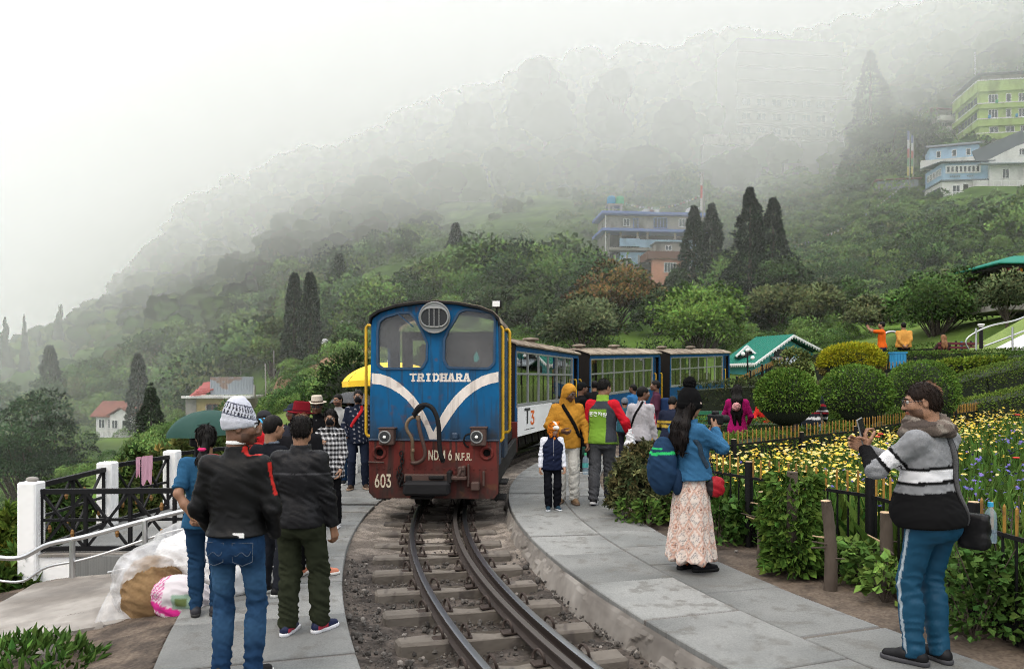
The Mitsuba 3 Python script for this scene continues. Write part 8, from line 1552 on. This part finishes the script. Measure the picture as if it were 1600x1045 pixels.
BLUE = [(.09, .10, .42), (.12, .10, .40), (.16, .12, .42), (.06, .08, .34)]
dback = lambda x, y: (10.2 + .955 * (x - 1.75) - y) / 1.38
yel = lambda x, y: np.clip((.35 + .9 * meshkit.noise(np.stack([x * .7, y * .7, 0 * x], -1), 2)) * np.clip(1.9 - dback(x, y) * .62 - np.clip(x - 8.5, 0, 3) * .3 + np.clip(4.0 - x, 0, 1.4) * .6, .03, 1), .02, 1)
blu = lambda x, y: np.clip(np.clip((dback(x, y) - 1.2) * .6, 0, 1) * np.clip((x - 2.9) * .8, 0, 1) * (.15 + 1.2 * meshkit.noise(np.stack([x * 1.1, y * 1.1, 0 * x], -1), 6)), 0.004, 1)
m, c = flowers(3200, yel, [(.72, .50, .02), (.74, .62, .12), (.76, .64, .22), (.72, .54, .03), (.74, .66, .34), (.66, .40, .01)], .029, (.46, .84))
solo('yellow_daisies', m, 'petal', 'mass of yellow and cream daisies in the fenced bed', 'flowers', kind='stuff', color=c)
m, c = flowers(2600, blu, BLUE, .027, (.45, .85), tilt=.6, petals=7, w=.4); solo('blue_cornflowers', m, 'petal', 'blue and violet cornflowers in the nearer right part of the bed', 'flowers', kind='stuff', color=c)
for px, py, Y, lb in ((1376, 678, 10.5, 'red poppy beside the phone'), (1590, 648, 12.5, 'large red flower at the right edge'), (1588, 715, 9.6, 'red flower among the cornflowers at the right edge'), (1372, 682, 11.6, 'small red poppy left of the phone hand')):
    q = at(px, py, Y); pet = cat(*[mv(trimesh.creation.icosphere(subdivisions=2, radius=.022), (.018 * math.cos(a), .018 * math.sin(a), 0), s=np.array([1, 1, .55])) for a in np.arange(5) * 1.257]); k = thing('red_flower', lb, 'flower'); part('petals', mv(pet, q), 'red_petal' if False else 'petal', k, smooth=True, color=np.tile((.45, .03, .012), (len(pet.vertices), 1))); part('stem', tube([q, q - [0, 0, .75]], .004, 5), 'leaf', k, color=np.tile((.05, .1, .02), (5 * 2 + 2, 1)))

# ------------------------------------------------------------------ climbers, stumps and leafy plants at the fence's foot
def stump(label, px, pb, pt, Yoff=0, r=.045, lean=(0, 0)):
    q = on(px, pb, .0); Y = q[1]; h = at(px, pt, Y)[2]; rg = np.random.default_rng(px); k = thing('cut_stem', label, 'stump'); P = spline(np.array([(q[0], Y, -.1), (q[0] + .012, Y + .01, h * .5), (q[0] + lean[0], Y + lean[1], h)]), 16); rr = np.linspace(r * 1.2, r * .9, 16); m = tube(P, rr, 12); v = np.array(m.vertices); v += (meshkit.fbm(v * 28, 3, 2)[:, None] - .5) * .03 * np.array([1, 1, .3]); part('trunk', TM(v, m.faces), 'bark', k, smooth=40)
    part('cut_face', mv(lathe([(.001, .004), (r * .8, .003), (r * .9, -.004)], 12), P[-1]), 'cut_wood', k)
    for i in range(5):
        z = rg.uniform(.3, .95) * h; a = rg.uniform(0, 6.28); d = np.array([math.cos(a), math.sin(a), rg.uniform(-.2, .4)]); part('twig', tube([(q[0], Y, z), np.array([q[0], Y, z]) + d * rg.uniform(.10, .22)], [.010, .005], 5), 'cut_wood' if i % 2 else 'bark', k)
stump('cut brown stem right of the first black fence post', 1190, 864, 768); stump('cut brown stem with twigs in the middle of the front fence', 1296, 915, 782, r=.048, lean=(-.03, 0)); stump('cut brown stem beside the second black fence post', 1384, 915, 800, r=.052)
rng = np.random.default_rng(8); q = on(1238, 893); n = 1500; a = rng.uniform(0, 6.28, n); z = rng.uniform(0.03, 1, n); r = .22 * (.75 + .5 * meshkit.noise(np.stack([np.cos(a) * 2, np.sin(a) * 2, z * 4], -1), 3)) * (1 - .35 * np.clip(z - .8, 0, 1) * 5 * .5); Pp = np.column_stack([r * np.cos(a), r * np.sin(a), z * .93]) * rng.uniform(.8, 1, (n, 1)) ** .5
m, c = cards(Pp, np.column_stack([np.cos(a), np.sin(a), rng.normal(-.2, .5, n)]), .085 * rng.uniform(.7, 1.3, n), tones((.062, .115, .020), n, rng, .35), rng, .62, .3); put('climbing_plant', 'leafy climber smothering a stem in front of the fence', 'climber', m, c, [('stem', tube([(0, 0, -.1), (0, 0, .9)], .05, 8), 'bark')], None, (q[0], q[1], 0))
def leafy(label, pxs, py, h, col, seed, leaf=.10, n=260, name='leafy_plant', r=None):
    rg = np.random.default_rng(seed); L, S = [], []
    for px in pxs:
        q = on(px, py + rg.uniform(-6, 10)); nn = n; a = rg.uniform(0, 6.28, nn); zz = rg.uniform(.05, 1, nn); rr = (r or h * .55) * np.sqrt(rg.uniform(0, 1, nn)) * (1.1 - .5 * zz); P = np.column_stack([q[0] + rr * np.cos(a), q[1] + rr * np.sin(a), zz * h]); L.append(cards(P, np.column_stack([np.cos(a), np.sin(a), rg.normal(.1, .5, nn)]), leaf * rg.uniform(.5, 1.4, nn), tones(col, nn, rg, .3), rg, .62, .3))
        S += [tube([(q[0], q[1], -.05), P[i]], [.006, .003], 4) for i in rg.integers(0, nn, 14)]
    m, c = joinc(L); k = thing(name, label, 'plant'); part('foliage', m, 'leaf', k, color=c); part('stems', cat(S), 'bark', k, stuff=True)
leafy('leafy plants at the foot of the first black fence post', (1122, 1148, 1170), 842, .42, (.045, .095, .020), 1, .10, 200); leafy('leafy plants below the climber', (1215, 1240, 1262), 890, .25, (.052, .098, .022), 2, .07, 220); leafy('broad leaved plants between the two nearer stems', (1318, 1345, 1362), 905, .32, (.085, .155, .034), 3, .085, 150); leafy('bright leaved plant at the foot of the second black fence post', (1382, 1402), 925, .30, (.10, .17, .035), 4, .085, 140)
leafy('rough green plants in the bottom right corner', (1520, 1555, 1590, 1630, 1570), 985, .55, (.055, .11, .024), 5, .07, 420); leafy('green plants behind the bag of the man with the phone', (1530, 1560, 1600, 1640), 930, .62, (.06, .105, .024), 6, .065, 420); leafy('herbs at the foot of the olive green bush', (1010, 1035, 1058, 985), 815, .30, (.06, .11, .022), 7, .07, 200); leafy('leafy plants left of the first fence post', (1085, 1110), 815, .62, (.042, .085, .02), 8, .09, 260)
leafy('low plants along the front fence', (1260, 1290, 1325), 885, .28, (.055, .105, .022), 9, .08, 180)
rng = np.random.default_rng(17); S = []
for i in range(46):
    q = on(1500 + rng.uniform(0, 120), 930 + rng.uniform(-10, 60)); b = np.array([q[0], q[1], 0]); d = np.array([rng.normal(0, .12), rng.normal(0, .12), rng.uniform(.5, .85)]); S.append(tube(spline(np.array([b, b + d * .5 + rng.normal(0, .02, 3), b + d]), 6), np.linspace(.007, .003, 6), 5))
solo('dry_stalks', cat(S), 'bark', 'tangle of dry brown stalks at the right edge', 'stalks', kind='stuff', smooth=True)
# ------------------------------------------------------------------ the terrace railing at the left
mat('gold_ornament', (.22, .11, .03), .55, .3); mat('pink_towel', (.62, .34, .42), .9); mat('umbrella_green', (.010, .046, .036), .6, spec=.2); mat('umbrella_black', (.016, .017, .02), .5); mat('umbrella_yellow', (.78, .50, .015), .6); mat('tube_blue', (.03, .30, .52), .4); mat('jute', proc(lambda p, n, uv: mix((.30, .19, .09), (.17, .10, .045), noise(p.x * 60, p.y * 60, p.z * 60) * .5 + .5 * fbm(p.x * 8, p.y * 8, p.z * 8, 3))), .95)
FP = [at(49, 905, 8.6), at(168, 828, 10.4), at(269, 792, 11.8), at(372, 770, 13.2), at(452, 757, 15.0)]; TOPZ = [.63, .66, .69, .69, .69]
PL = ['leftmost white fence post of the terrace, with a stone on top', 'second white fence post of the terrace from the left', 'third white fence post of the terrace, behind the pink towel', 'white fence post hidden behind the green umbrella', 'farthest white fence post of the terrace']
for i, (q, tz) in enumerate(zip(FP, TOPZ)): m = bx((.20, .20, tz + 1.1), (q[0], q[1], (tz - 1.1) / 2), .015); solo('fence_post', m, 'white_plaster', PL[i], 'post')
m = trimesh.creation.icosphere(subdivisions=2, radius=.06); m.vertices = m.vertices * [1.1, .8, .5]; solo('loose_stone', mv(m, (FP[0][0] + .01, FP[0][1], .655)), 'concrete', 'flat brown stone lying on the leftmost white post', 'stone', smooth=True)
def xpanel(key, a, b, z0, z1, nx, orn=True, rg=np.random.default_rng(2)):
    a, b = np.array([a[0], a[1], 0.0]), np.array([b[0], b[1], 0.0]); d = b - a; Lh = np.linalg.norm(d); d = d / Lh; n_ = np.array([d[1], -d[0], 0])
    for z, w in ((z0, .05), (z1, .055), ((z0 + z1) / 2, .03)): part('rail', beam(a + [0, 0, z], b + [0, 0, z], w, w), 'black_paint', key)
    for i in range(nx + 1): p_ = a + d * Lh * i / nx; part('upright', beam(p_ + [0, 0, z0], p_ + [0, 0, z1], .036), 'black_paint', key)
    for i in range(nx):
        p0, p1 = a + d * Lh * i / nx, a + d * Lh * (i + 1) / nx
        for s, (u0, u1) in enumerate(((z0, z1), (z1, z0))): part('cross_bar', beam(p0 + [0, 0, u0] + n_ * (.012 * (2 * s - 1)), p1 + [0, 0, u1] + n_ * (.012 * (2 * s - 1)), .026), 'black_paint', key)
        c = (p0 + p1) / 2 + [0, 0, (z0 + z1) / 2]; part('boss', mv(trimesh.creation.icosphere(subdivisions=1, radius=.034), c), 'black_paint', key)
        if orn:
            for f, g in ((.27, .27), (.73, .73), (.27, .73), (.73, .27)):
                if rg.random() < .5: cc = p0 * (1 - f) + p1 * f + [0, 0, z0 + (z1 - z0) * g] + n_ * .03; m = cat(*[mv(mv(trimesh.creation.icosphere(subdivisions=1, radius=.019), s=np.array([1, .5, 1.3])), (0, 0, dz)) for dz in (-.022, .022)], mv(trimesh.creation.icosphere(subdivisions=1, radius=.022), (0, 0, 0))); part('gilt_ornament', mv(m, cc), 'gold_ornament', key, smooth=True)
for i in range(4): k = thing('terrace_railing', ['bay of black cross railing between the first and second white posts', 'bay of black cross railing hung with the pink towel', 'bay of black cross railing behind the woman in denim', 'farthest bay of black cross railing'][i], 'railing'); a, b_ = FP[i], FP[i + 1]; xpanel(k, a + unit_2(b_ - a) * .1, b_ - unit_2(b_ - a) * .1, -.13, TOPZ[i] - .06, 2 if i < 3 else 3)
k = thing('terrace_railing', 'black cross railing with golden ornaments along the front of the terrace', 'railing'); fa, fb = at(64, 900, 8.62), at(470, 870, 8.72); xpanel(k, (fa[0], 8.62), (fb[0] - .9, 8.72), -.10, .52, 4)
k = thing('base_wall', 'low white plinth under the front railing of the terrace', 'wall'); part('wall', beam((FP[0][0] + .1, 8.64, -.43), (fb[0] - .9, 8.74, -.43), .16, .52, .008), 'white_plaster', k); part('coping', beam((FP[0][0] + .11, 8.63, -.157), (fb[0] - .9, 8.73, -.157), .20, .03, .004), 'concrete', k)
# towel
g_ = np.linspace(0, 1, 14); UU, VV = np.meshgrid(g_, g_, indexing='ij'); a, b_ = at(213, 726, 10.95), at(237, 722, 11.22); k = thing('pink_towel', 'pink towel hanging over the terrace railing', 'towel')
for (f0, f1, L_) in ((-.05, .22, .28), (.30, 1.0, .40)):
    P_ = a + (b_ - a) * (f0 + (f1 - f0) * UU)[..., None]; z = .665 - VV * L_ * (.9 + .1 * np.sin(UU * 9)); o = .035 + .014 * np.sin(UU * 14 + VV * 3) * VV; m = sheet(P_[..., 0] - .05 * 0 + o * .6, P_[..., 1] - o, z); m2 = sheet(P_[..., 0] - .01 + .0 * o, P_[..., 1] + .04 + .4 * o, .668 - VV * L_ * .5); part('fold', cat(m, m2), 'pink_towel', k, smooth=True)
# steel handrails
def px3(l): return [at(*q) for q in l]
railing('upper steel handrail rising across the terrace front at the left', px3([(-60, 873, 7.7), (0, 871, 7.7), (38, 869, 7.7), (52, 862, 7.7), (66, 854, 7.7), (110, 843, 7.7), (200, 820, 7.75), (300, 795, 7.8), (335, 787, 7.8)]), [(at(113, 902, 7.7), at(113, 843, 7.7)), (at(228, 880, 7.75), at(226, 813, 7.75))], .024); railing('lower thin steel handrail in front of the terrace', px3([(-60, 910, 7.7), (0, 907, 7.7), (44, 904, 7.7), (54, 897, 7.7), (64, 890, 7.7), (110, 878, 7.7), (200, 852, 7.75), (300, 824, 7.8)]), [], .013)
railing('short thin steel rail by the sacks', px3([(168, 894, 7.4), (195, 888, 7.4), (240, 876, 7.5)]), [], .011)

# ------------------------------------------------------------------ sacks under a plastic sheet
q = on(248, 968, -.30); SX, SY = q[0], q[1]
f = Field((SX - .9, SY - .6, -.4), (SX + .9, SY + .9, .6), .016); f.add(ell((SX - .10, SY + .10, -.08), (.24, .24, .30))); m = crease(f.mesh(), .03, 8, 3, (), 1.); m1 = solo('jute_sack', m, 'jute', 'bulging brown jute sack standing under the plastic sheet', 'sack', smooth=True)
f = Field((SX - .9, SY - .6, -.4), (SX + 1.1, SY + .9, .6), .015); f.add(ell((SX + .22, SY - .03, -.12), (.27, .17, .20), rot(y=18))); m = crease(f.mesh(), .03, 8, 5, (), 1.); v = np.asarray(m.vertices)
def sackc(v):
    o = np.tile((.60, .56, .58), (len(v), 1)); x, z = v[:, 0] - SX, v[:, 2]; o[(z + .26 * x < -.10) & (z + .26 * x > -.17)] = (.55, .03, .22); o[(x < .12) & (np.sin(x * 190) * np.sin(z * 190) > .1)] = (.50, .05, .24); o[(np.abs(x - .27) < .075) & (np.abs(z + .10) < .06)] = (.25, .36, .28); o[(np.abs(x - .27) < .045) & (np.abs(z + .10) < .035)] = (.12, .16, .06); o[(z + .3 * x < -.2)] = (.42, .02, .16); return o
solo('printed_sack', m, 'cloth', 'white woven sack printed in pink lying against the jute sack', 'sack', smooth=True, color=sackc(v))
f = Field((SX - .9, SY - .2, -.4), (SX + 1.2, SY + 1.3, .8), .02); f.add(ell((SX + .18, SY + .50, .06), (.40, .34, .34))).add(ell((SX + .45, SY + .42, .0), (.26, .3, .3)), .1); m = crease(f.mesh(), .05, 6, 6, (), 1.); solo('white_bundle', m, 'white_board', 'pale bundle behind the sacks under the plastic sheet', 'bundle', smooth=True)
scene['mat_plastic_film'] = {'type': 'blendbsdf', 'weight': mikit.proc(lambda p, n, uv: .16 + .40 * smoothstep(.35, .75, fbm(p.x * 5, p.y * 5, p.z * 5, 4))), 'a': {'type': 'thindielectric', 'int_ior': 1.45}, 'b': {'type': 'twosided', 'bsdf': {'type': 'principled', 'base_color': {'type': 'rgb', 'value': [.70, .70, .71]}, 'roughness': .35}}}
f = Field((SX - 1.3, SY - .8, -.6), (SX + 1.3, SY + 1.4, .9), .020); f.add(ell((SX - .10, SY + .12, -.02), (.32, .28, .34))).add(ell((SX + .16, SY + .48, .08), (.46, .42, .40)), .15).add(ell((SX + .24, SY + .02, -.10), (.32, .22, .24)), .15).cut((0, 0, -.34), (0, 0, -1)); CN, CP0 = unit((.35, -.85, -.40)), np.array([SX + .06, SY - .04, -.06]); f.cut(CP0, CN); m = crease(f.mesh(), .03, 5.5, 8, (), 1.0); m = crease(m, .008, 17, 4, (), 1.0)
v, fc = np.asarray(m.vertices), np.asarray(m.faces); c = v[fc].mean(1); keep = (c[:, 2] > -.325) & ~((c - CP0) @ CN > -.045); film = TM(v, fc[keep])
g_ = np.linspace(0, 1, 26); UU, VV = np.meshgrid(g_, g_, indexing='ij'); A0, A1, A2, A3 = on(140, 995, -.40), on(245, 972, -.30), np.array([SX - .1, SY + .1, .30]), np.array([SX - .42, SY + .32, .12]); A0 = A0 + [0, 0, .02]; S_ = ((1 - UU)[..., None] * (1 - VV)[..., None] * A0 + (UU * (1 - VV))[..., None] * A1 + (UU * VV)[..., None] * A2 + ((1 - UU) * VV)[..., None] * A3); S_[..., 1] -= .07 * np.sin(UU * 9 + 3 * VV) * VV * (1 - VV) * 2 + .10 * VV * (1 - VV); S_[..., 2] += .03 * np.sin(UU * 9 + VV * 5) * (.15 + VV) * (1 - VV)
k = thing('plastic_sheet', 'crumpled translucent plastic sheet draped over the heap of sacks', 'plastic sheet'); part('cover', film, 'plastic_film', k, smooth=True); part('loose_corner', sheet(S_[..., 0], S_[..., 1], S_[..., 2]), 'plastic_film', k, smooth=True)
rng = np.random.default_rng(12)
for i, (px, py, s, lb) in enumerate(((192, 958, .10, 'dark flat stone weighing down the plastic sheet'), (80, 1030, .13, 'grey stone beside the weeds at the lower left'), (155, 985, .07, 'small stone on the bare earth'), (315, 930, .07, 'lump of rubble beside the pavement'), (968, 797, .10, 'triangular brown stone at the corner of the pavement'), (1150, 862, .02, 'clod of earth on the soil beside the skirt'))):
    z = -.34 if px < 600 else 0.0; q = on(px, py, z); m = trimesh.creation.icosphere(subdivisions=2, radius=s); v = np.array(m.vertices); v *= rng.uniform(.6, 1.2, 3) * [1.2, 1, .6]; v += (meshkit.noise(v / s * 2.2, i)[:, None] - .5) * s * .5; solo('stone', mv(TM(v, m.faces), (q[0], q[1], z + s * .3)), 'concrete' if i != 4 else 'sleeper_concrete', lb, 'stone', smooth=25)

# ------------------------------------------------------------------ umbrellas and the stand
def umbrella(label, c, r, drop, mt, n=8, tilt=(0, 0), shaft=1.0, name='umbrella', val=0.0):
    """c: the tip of the canopy. Panels sag between the ribs."""
    k = thing(name, label, 'umbrella'); R_ = rot(x=tilt[0], y=tilt[1]); a = np.linspace(0, 2 * np.pi, n * 6 + 1); t = np.linspace(0.0, 1, 10); A_, T_ = np.meshgrid(a, t, indexing='ij'); sag = 1 - .10 * np.abs(np.sin(A_ * n / 2)) * T_; X = r * np.sin(T_ * 1.25) / math.sin(1.25) * sag; Z = -drop * (1 - np.cos(T_ * 1.25)) / (1 - math.cos(1.25)) - .01 * T_
    P_ = np.stack([X * np.cos(A_), X * np.sin(A_), Z], -1) @ R_.T + c; m = sheet(P_[..., 0], P_[..., 1], P_[..., 2]); part('canopy', m, mt, k, smooth=True)
    if val: Q = P_[:, -1]; m = sheet(*[np.stack([Q[:, i], Q[:, i] - (val if i == 2 else 0) - (0)], 1) for i in range(3)]); part('valance', m, mt, k, smooth=True)
    for i in range(n):
        an = 2 * np.pi * i / n; tt = np.linspace(.02, 1, 8); q = np.stack([r * np.sin(tt * 1.25) / math.sin(1.25) * math.cos(an), r * np.sin(tt * 1.25) / math.sin(1.25) * math.sin(an), -drop * (1 - np.cos(tt * 1.25)) / (1 - math.cos(1.25)) - .014], 1) @ R_.T + c; part('rib', tube(q, .0035 if r < .8 else .009, 4), 'black_steel', k)
    part('shaft', tube([c + R_ @ np.array([0, 0, .05]), c + R_ @ np.array([0, 0, -shaft])], .006 if r < .8 else .018, 8), 'steel', k); return k
c = at(322, 641, 8.9); umbrella('dark green umbrella open above the tripod at the left', c, .47, .24, 'umbrella_green', tilt=(4, -3), shaft=.75)
k = thing('camera_tripod', 'black camera tripod standing under the green umbrella', 'tripod'); top = at(306, 690, 8.7); part('head', mv(bx((.10, .14, .10), (0, 0, 0), .02), top), 'black_paint', k); part('column', tube([top, top - [0, 0, .25]], .014, 8), 'black_paint', k)
for a in (.4, 2.5, 4.6): part('leg', tube([top - [0, 0, .1], [top[0] + .36 * math.cos(a), top[1] + .36 * math.sin(a), -.15]], [.014, .010], 8), 'black_paint', k)
part('umbrella_clamp', tube([top, c - [0, 0, .7]], .008, 6), 'black_steel', k)
c = ub.pos + np.array([-.02, -.28, 1.62]); c = at(556, 612, 16.1); umbrella('black umbrella over the dark clothed person beside the engine', c, .52, .26, 'umbrella_black', tilt=(-6, 4), shaft=.7)
c = at(606, 566, 17.2); umbrella('bright yellow parasol half hidden behind the engine', c, 1.02, .36, 'umbrella_yellow', n=8, shaft=1.9, name='parasol', val=.12, tilt=(0, -3))
k = thing('poster_tube', 'bright blue tube beside the face of the man in the knit cap', 'tube'); a, b_ = at(390, 664, 8.2), at(418, 660, 8.4); part('tube', tube([a, b_], .055, 14), 'tube_blue', k, smooth=40); part('band', tube([a + (b_ - a) * .55, a + (b_ - a) * .7], .058, 14), 'black_paint', k, smooth=40)
b = B('street_stool', 'low white wooden stand on the pavement beside the engine', (*on(540, 738, LZ)[:2], LZ), 10, 'stand'); b.box('top', 'wall_white', -.25, .25, -.18, .18, .36, .40); [b.box('leg', 'wall_white', x, x + .05, y, y + .05, 0, .36) for x in (-.24, .19) for y in (-.17, .12)]; b.box('stretcher', 'wall_white', -.22, .22, -.02, .02, .12, .16)

# ------------------------------------------------------------------ things people carry
def carried(name, label, cat_, pieces):
    k = thing(name, label, cat_)
    for nm, m, mt, kw in pieces: part(nm, m, mt, k, **kw)
    return k
# phone of the man in the striped sweater: between his two hands
gL, gR = tow(mp, mp.grip[-1]), tow(mp, mp.grip[1]); c = gL * .55 + gR * .45 + np.array([0, 0, .055]); u_ = np.array([-.25, -.02, .97]); u_ /= np.linalg.norm(u_); n_ = unit_(np.cross(u_, np.cross(np.array([.62, -.72, .25]), u_))); x_ = np.cross(u_, n_); R_ = np.stack([x_, n_, u_], 1)
carried('mobile_phone', 'black mobile phone held up by the man in the striped sweater', 'phone', [('case', bx((.078, .010, .162), c, .004, R_), 'aluminium', {}), ('screen', bx((.072, .002, .154), c + n_ * .006, .0, R_), 'black_paint', {})])
# his bag and bottle
q = tow(mp, np.array([.24, -.12, .80])); f = Field((-.2, -.2, -.22), (.2, .2, .22), .012); f.add(rbx((0, 0, 0), (.045, .085, .11), .03)).add(rbx((.04, -.02, -.035), (.03, .06, .06), .02), .01); m = crease(f.mesh(), .012, 12, 2, (), .7); carried('shoulder_bag', 'black shoulder bag hanging at the hip of the man with the phone', 'bag', [('body', mv(m, q, mp.yaw + .2), 'black_paint', dict(smooth=True))])
scene['mat_bottle_plastic'] = {'type': 'blendbsdf', 'weight': .22, 'a': {'type': 'thindielectric', 'int_ior': 1.4}, 'b': {'type': 'twosided', 'bsdf': {'type': 'principled', 'base_color': {'type': 'rgb', 'value': [.45, .62, .75]}, 'roughness': .2}}}
def bottle(label, c, s, cap_, lab=None, tilt=0):
    P_ = np.array([(.001, 0), (.030, 0), (.033, .01), (.033, .05), (.030, .055), (.033, .06), (.033, .15), (.028, .175), (.013, .20), (.013, .212), (.001, .213)]) * s; R_ = rot(y=tilt); pieces = [('body', mv(lathe(P_, 18), c, R=R_), 'bottle_plastic', dict(smooth=50)), ('cap', mv(lathe(np.array([(.001, .207), (.0155, .207), (.0155, .232), (.001, .234)]) * s, 14), c, R=R_), cap_, dict(smooth=40))]
    if lab: pieces.append(('paper_band', mv(lathe(np.array([(.0338, .075), (.0338, .125)]) * s, 18), c, R=R_), lab, dict(smooth=True)))
    return carried('water_bottle', label, 'bottle', pieces)
q2 = tow(mp, np.array([.335, -.13, .71])); bottle('clear water bottle with a blue cap in the black shoulder bag', q2 + [0.02, -.03, .02], 1.05, 'tube_blue')
h = tow(yh, yh.grip[-1]); bottle('clear water bottle with a green cap hanging from the hand of the man in mustard', h + np.array([-.01, -.03, -.34]), 1.28, 'tank_green', 'wall_turquoise'); carried('phone_pouch', 'dark green pouch in the hand of the man in mustard', 'pouch', [('body', bx((.035, .07, .12), h + [-.03, 0, -.02], .012, rot(z=20)), 'umbrella_green', dict(smooth=40))])
# camera, rucksack and pouch of the woman in the skirt
gl, gr = tow(dw, dw.grip[-1]), tow(dw, dw.grip[1]); c = (gl + gr) / 2 + np.array([-.01, 0, .055]); Rz = rot(z=math.degrees(dw.yaw)); carried('handheld_camera', 'black camera held up by the woman in the bobble hat', 'camera', [('body', bx((.15, .075, .10), c, .015, Rz), 'black_paint', dict(smooth=30)), ('prism', bx((.06, .06, .04), c + [0, 0, .06], .012, Rz), 'black_paint', dict(smooth=30)), ('lens', tube([c + Rz @ np.array([0, .03, 0]), c + Rz @ np.array([0, .15, 0])], .038, 16), 'rubber', dict(smooth=40))])
f = Field((-.24, -.24, -.36), (.24, .2, .36), .011); f.add(ell((0, 0, -.05), (.155, .105, .22))).add(ell((0, .01, .12), (.10, .07, .14)), .08); m = crease(f.mesh(), .016, 9, 4, (), .8); cR = tow(dw, np.array([-.125, -.235, .955])); bagc = lambda v: np.where(((np.abs(v[:, 2] - .105 - .12 * np.abs(v[:, 0])) < .012) | (np.abs(v[:, 2] - .155) < .008) & (np.abs(v[:, 0]) < .07))[:, None], np.array([[.03, .42, .12]]), np.array([[.014, .035, .075]])) * (.85 + .3 * meshkit.noise(v * 30, 2))[:, None]
k = thing('rucksack', 'dark blue rucksack with green cords on the back of the woman in denim', 'rucksack'); part('body', mv(m, cR, dw.yaw), 'cloth', k, smooth=True, color=bagc(np.asarray(m.vertices))); part('side_pocket', mv(ell_m := mv(trimesh.creation.icosphere(subdivisions=3, radius=1.0), s=np.array([.05, .06, .12])), cR + np.array([.12, -.06, -.14])), 'cloth', k, smooth=True, color=np.tile((.012, .028, .06), (len(ell_m.vertices), 1)))
f = Field((-.15, -.12, -.16), (.15, .12, .16), .009); f.add(ell((0, 0, 0), (.085, .05, .095))); m = crease(f.mesh(), .012, 14, 2, (), 1.); cP = tow(dw, np.array([.20, .10, .775])); k = thing('red_pouch', 'small red and black pouch swinging at the hip of the woman in the skirt', 'pouch'); vv = np.asarray(m.vertices); part('body', mv(m, cP), 'shiny_cloth', k, smooth=True, color=np.where((vv[:, 0] < -.035)[:, None], np.array([[.02, .018, .02]]), np.array([[.30, .012, .02]]))); a = tow(dw, np.array([.13, .10, 1.02])); part('strap', tube([cP + [0, 0, .085], a], .006, 6), 'black_paint', k)
a, b_ = tow(dw, np.array([-.02, -.14, 1.25])), tow(dw, np.array([.16, -.05, .98])); 
# rucksack of the man in plum, the bag of the vest man
cB = tow(pr, np.array([.0, -.20, 1.12])); f = Field((-.2, -.16, -.3), (.2, .16, .3), .018); f.add(rbx((0, 0, 0), (.14, .10, .22), .06)); k = thing('rucksack', 'dark blue rucksack on the man in the plum shirt', 'rucksack'); m = f.mesh(); part('body', mv(m, cB, pr.yaw), 'cloth', k, smooth=True, color=np.tile((.014, .03, .08), (len(m.vertices), 1)))
q = on(958, 700, 0.0); q = at(984, 686, 10.9); f = Field((-.15, -.12, -.22), (.15, .12, .15), .012); f.add(ell((0, 0, -.03), (.075, .055, .11))).add(rc((0, 0, .05), (0, 0, .12), .03, .015), .03); m = crease(f.mesh(), .03, 12, 3, (), 1.); solo('carrier_bag', mv(m, q), 'cloth', 'white carrier bag beside the red sleeve of the vest man', 'bag', smooth=True, color=np.tile((.6, .6, .62), (len(m.vertices), 1)))
q = tow(orp, orp.grip[1]); solo('mobile_phone', bx((.075, .012, .15), q + [-.03, 0, .05], .003), 'black_paint', 'phone raised by the man in the orange shirt on the terrace', 'phone')
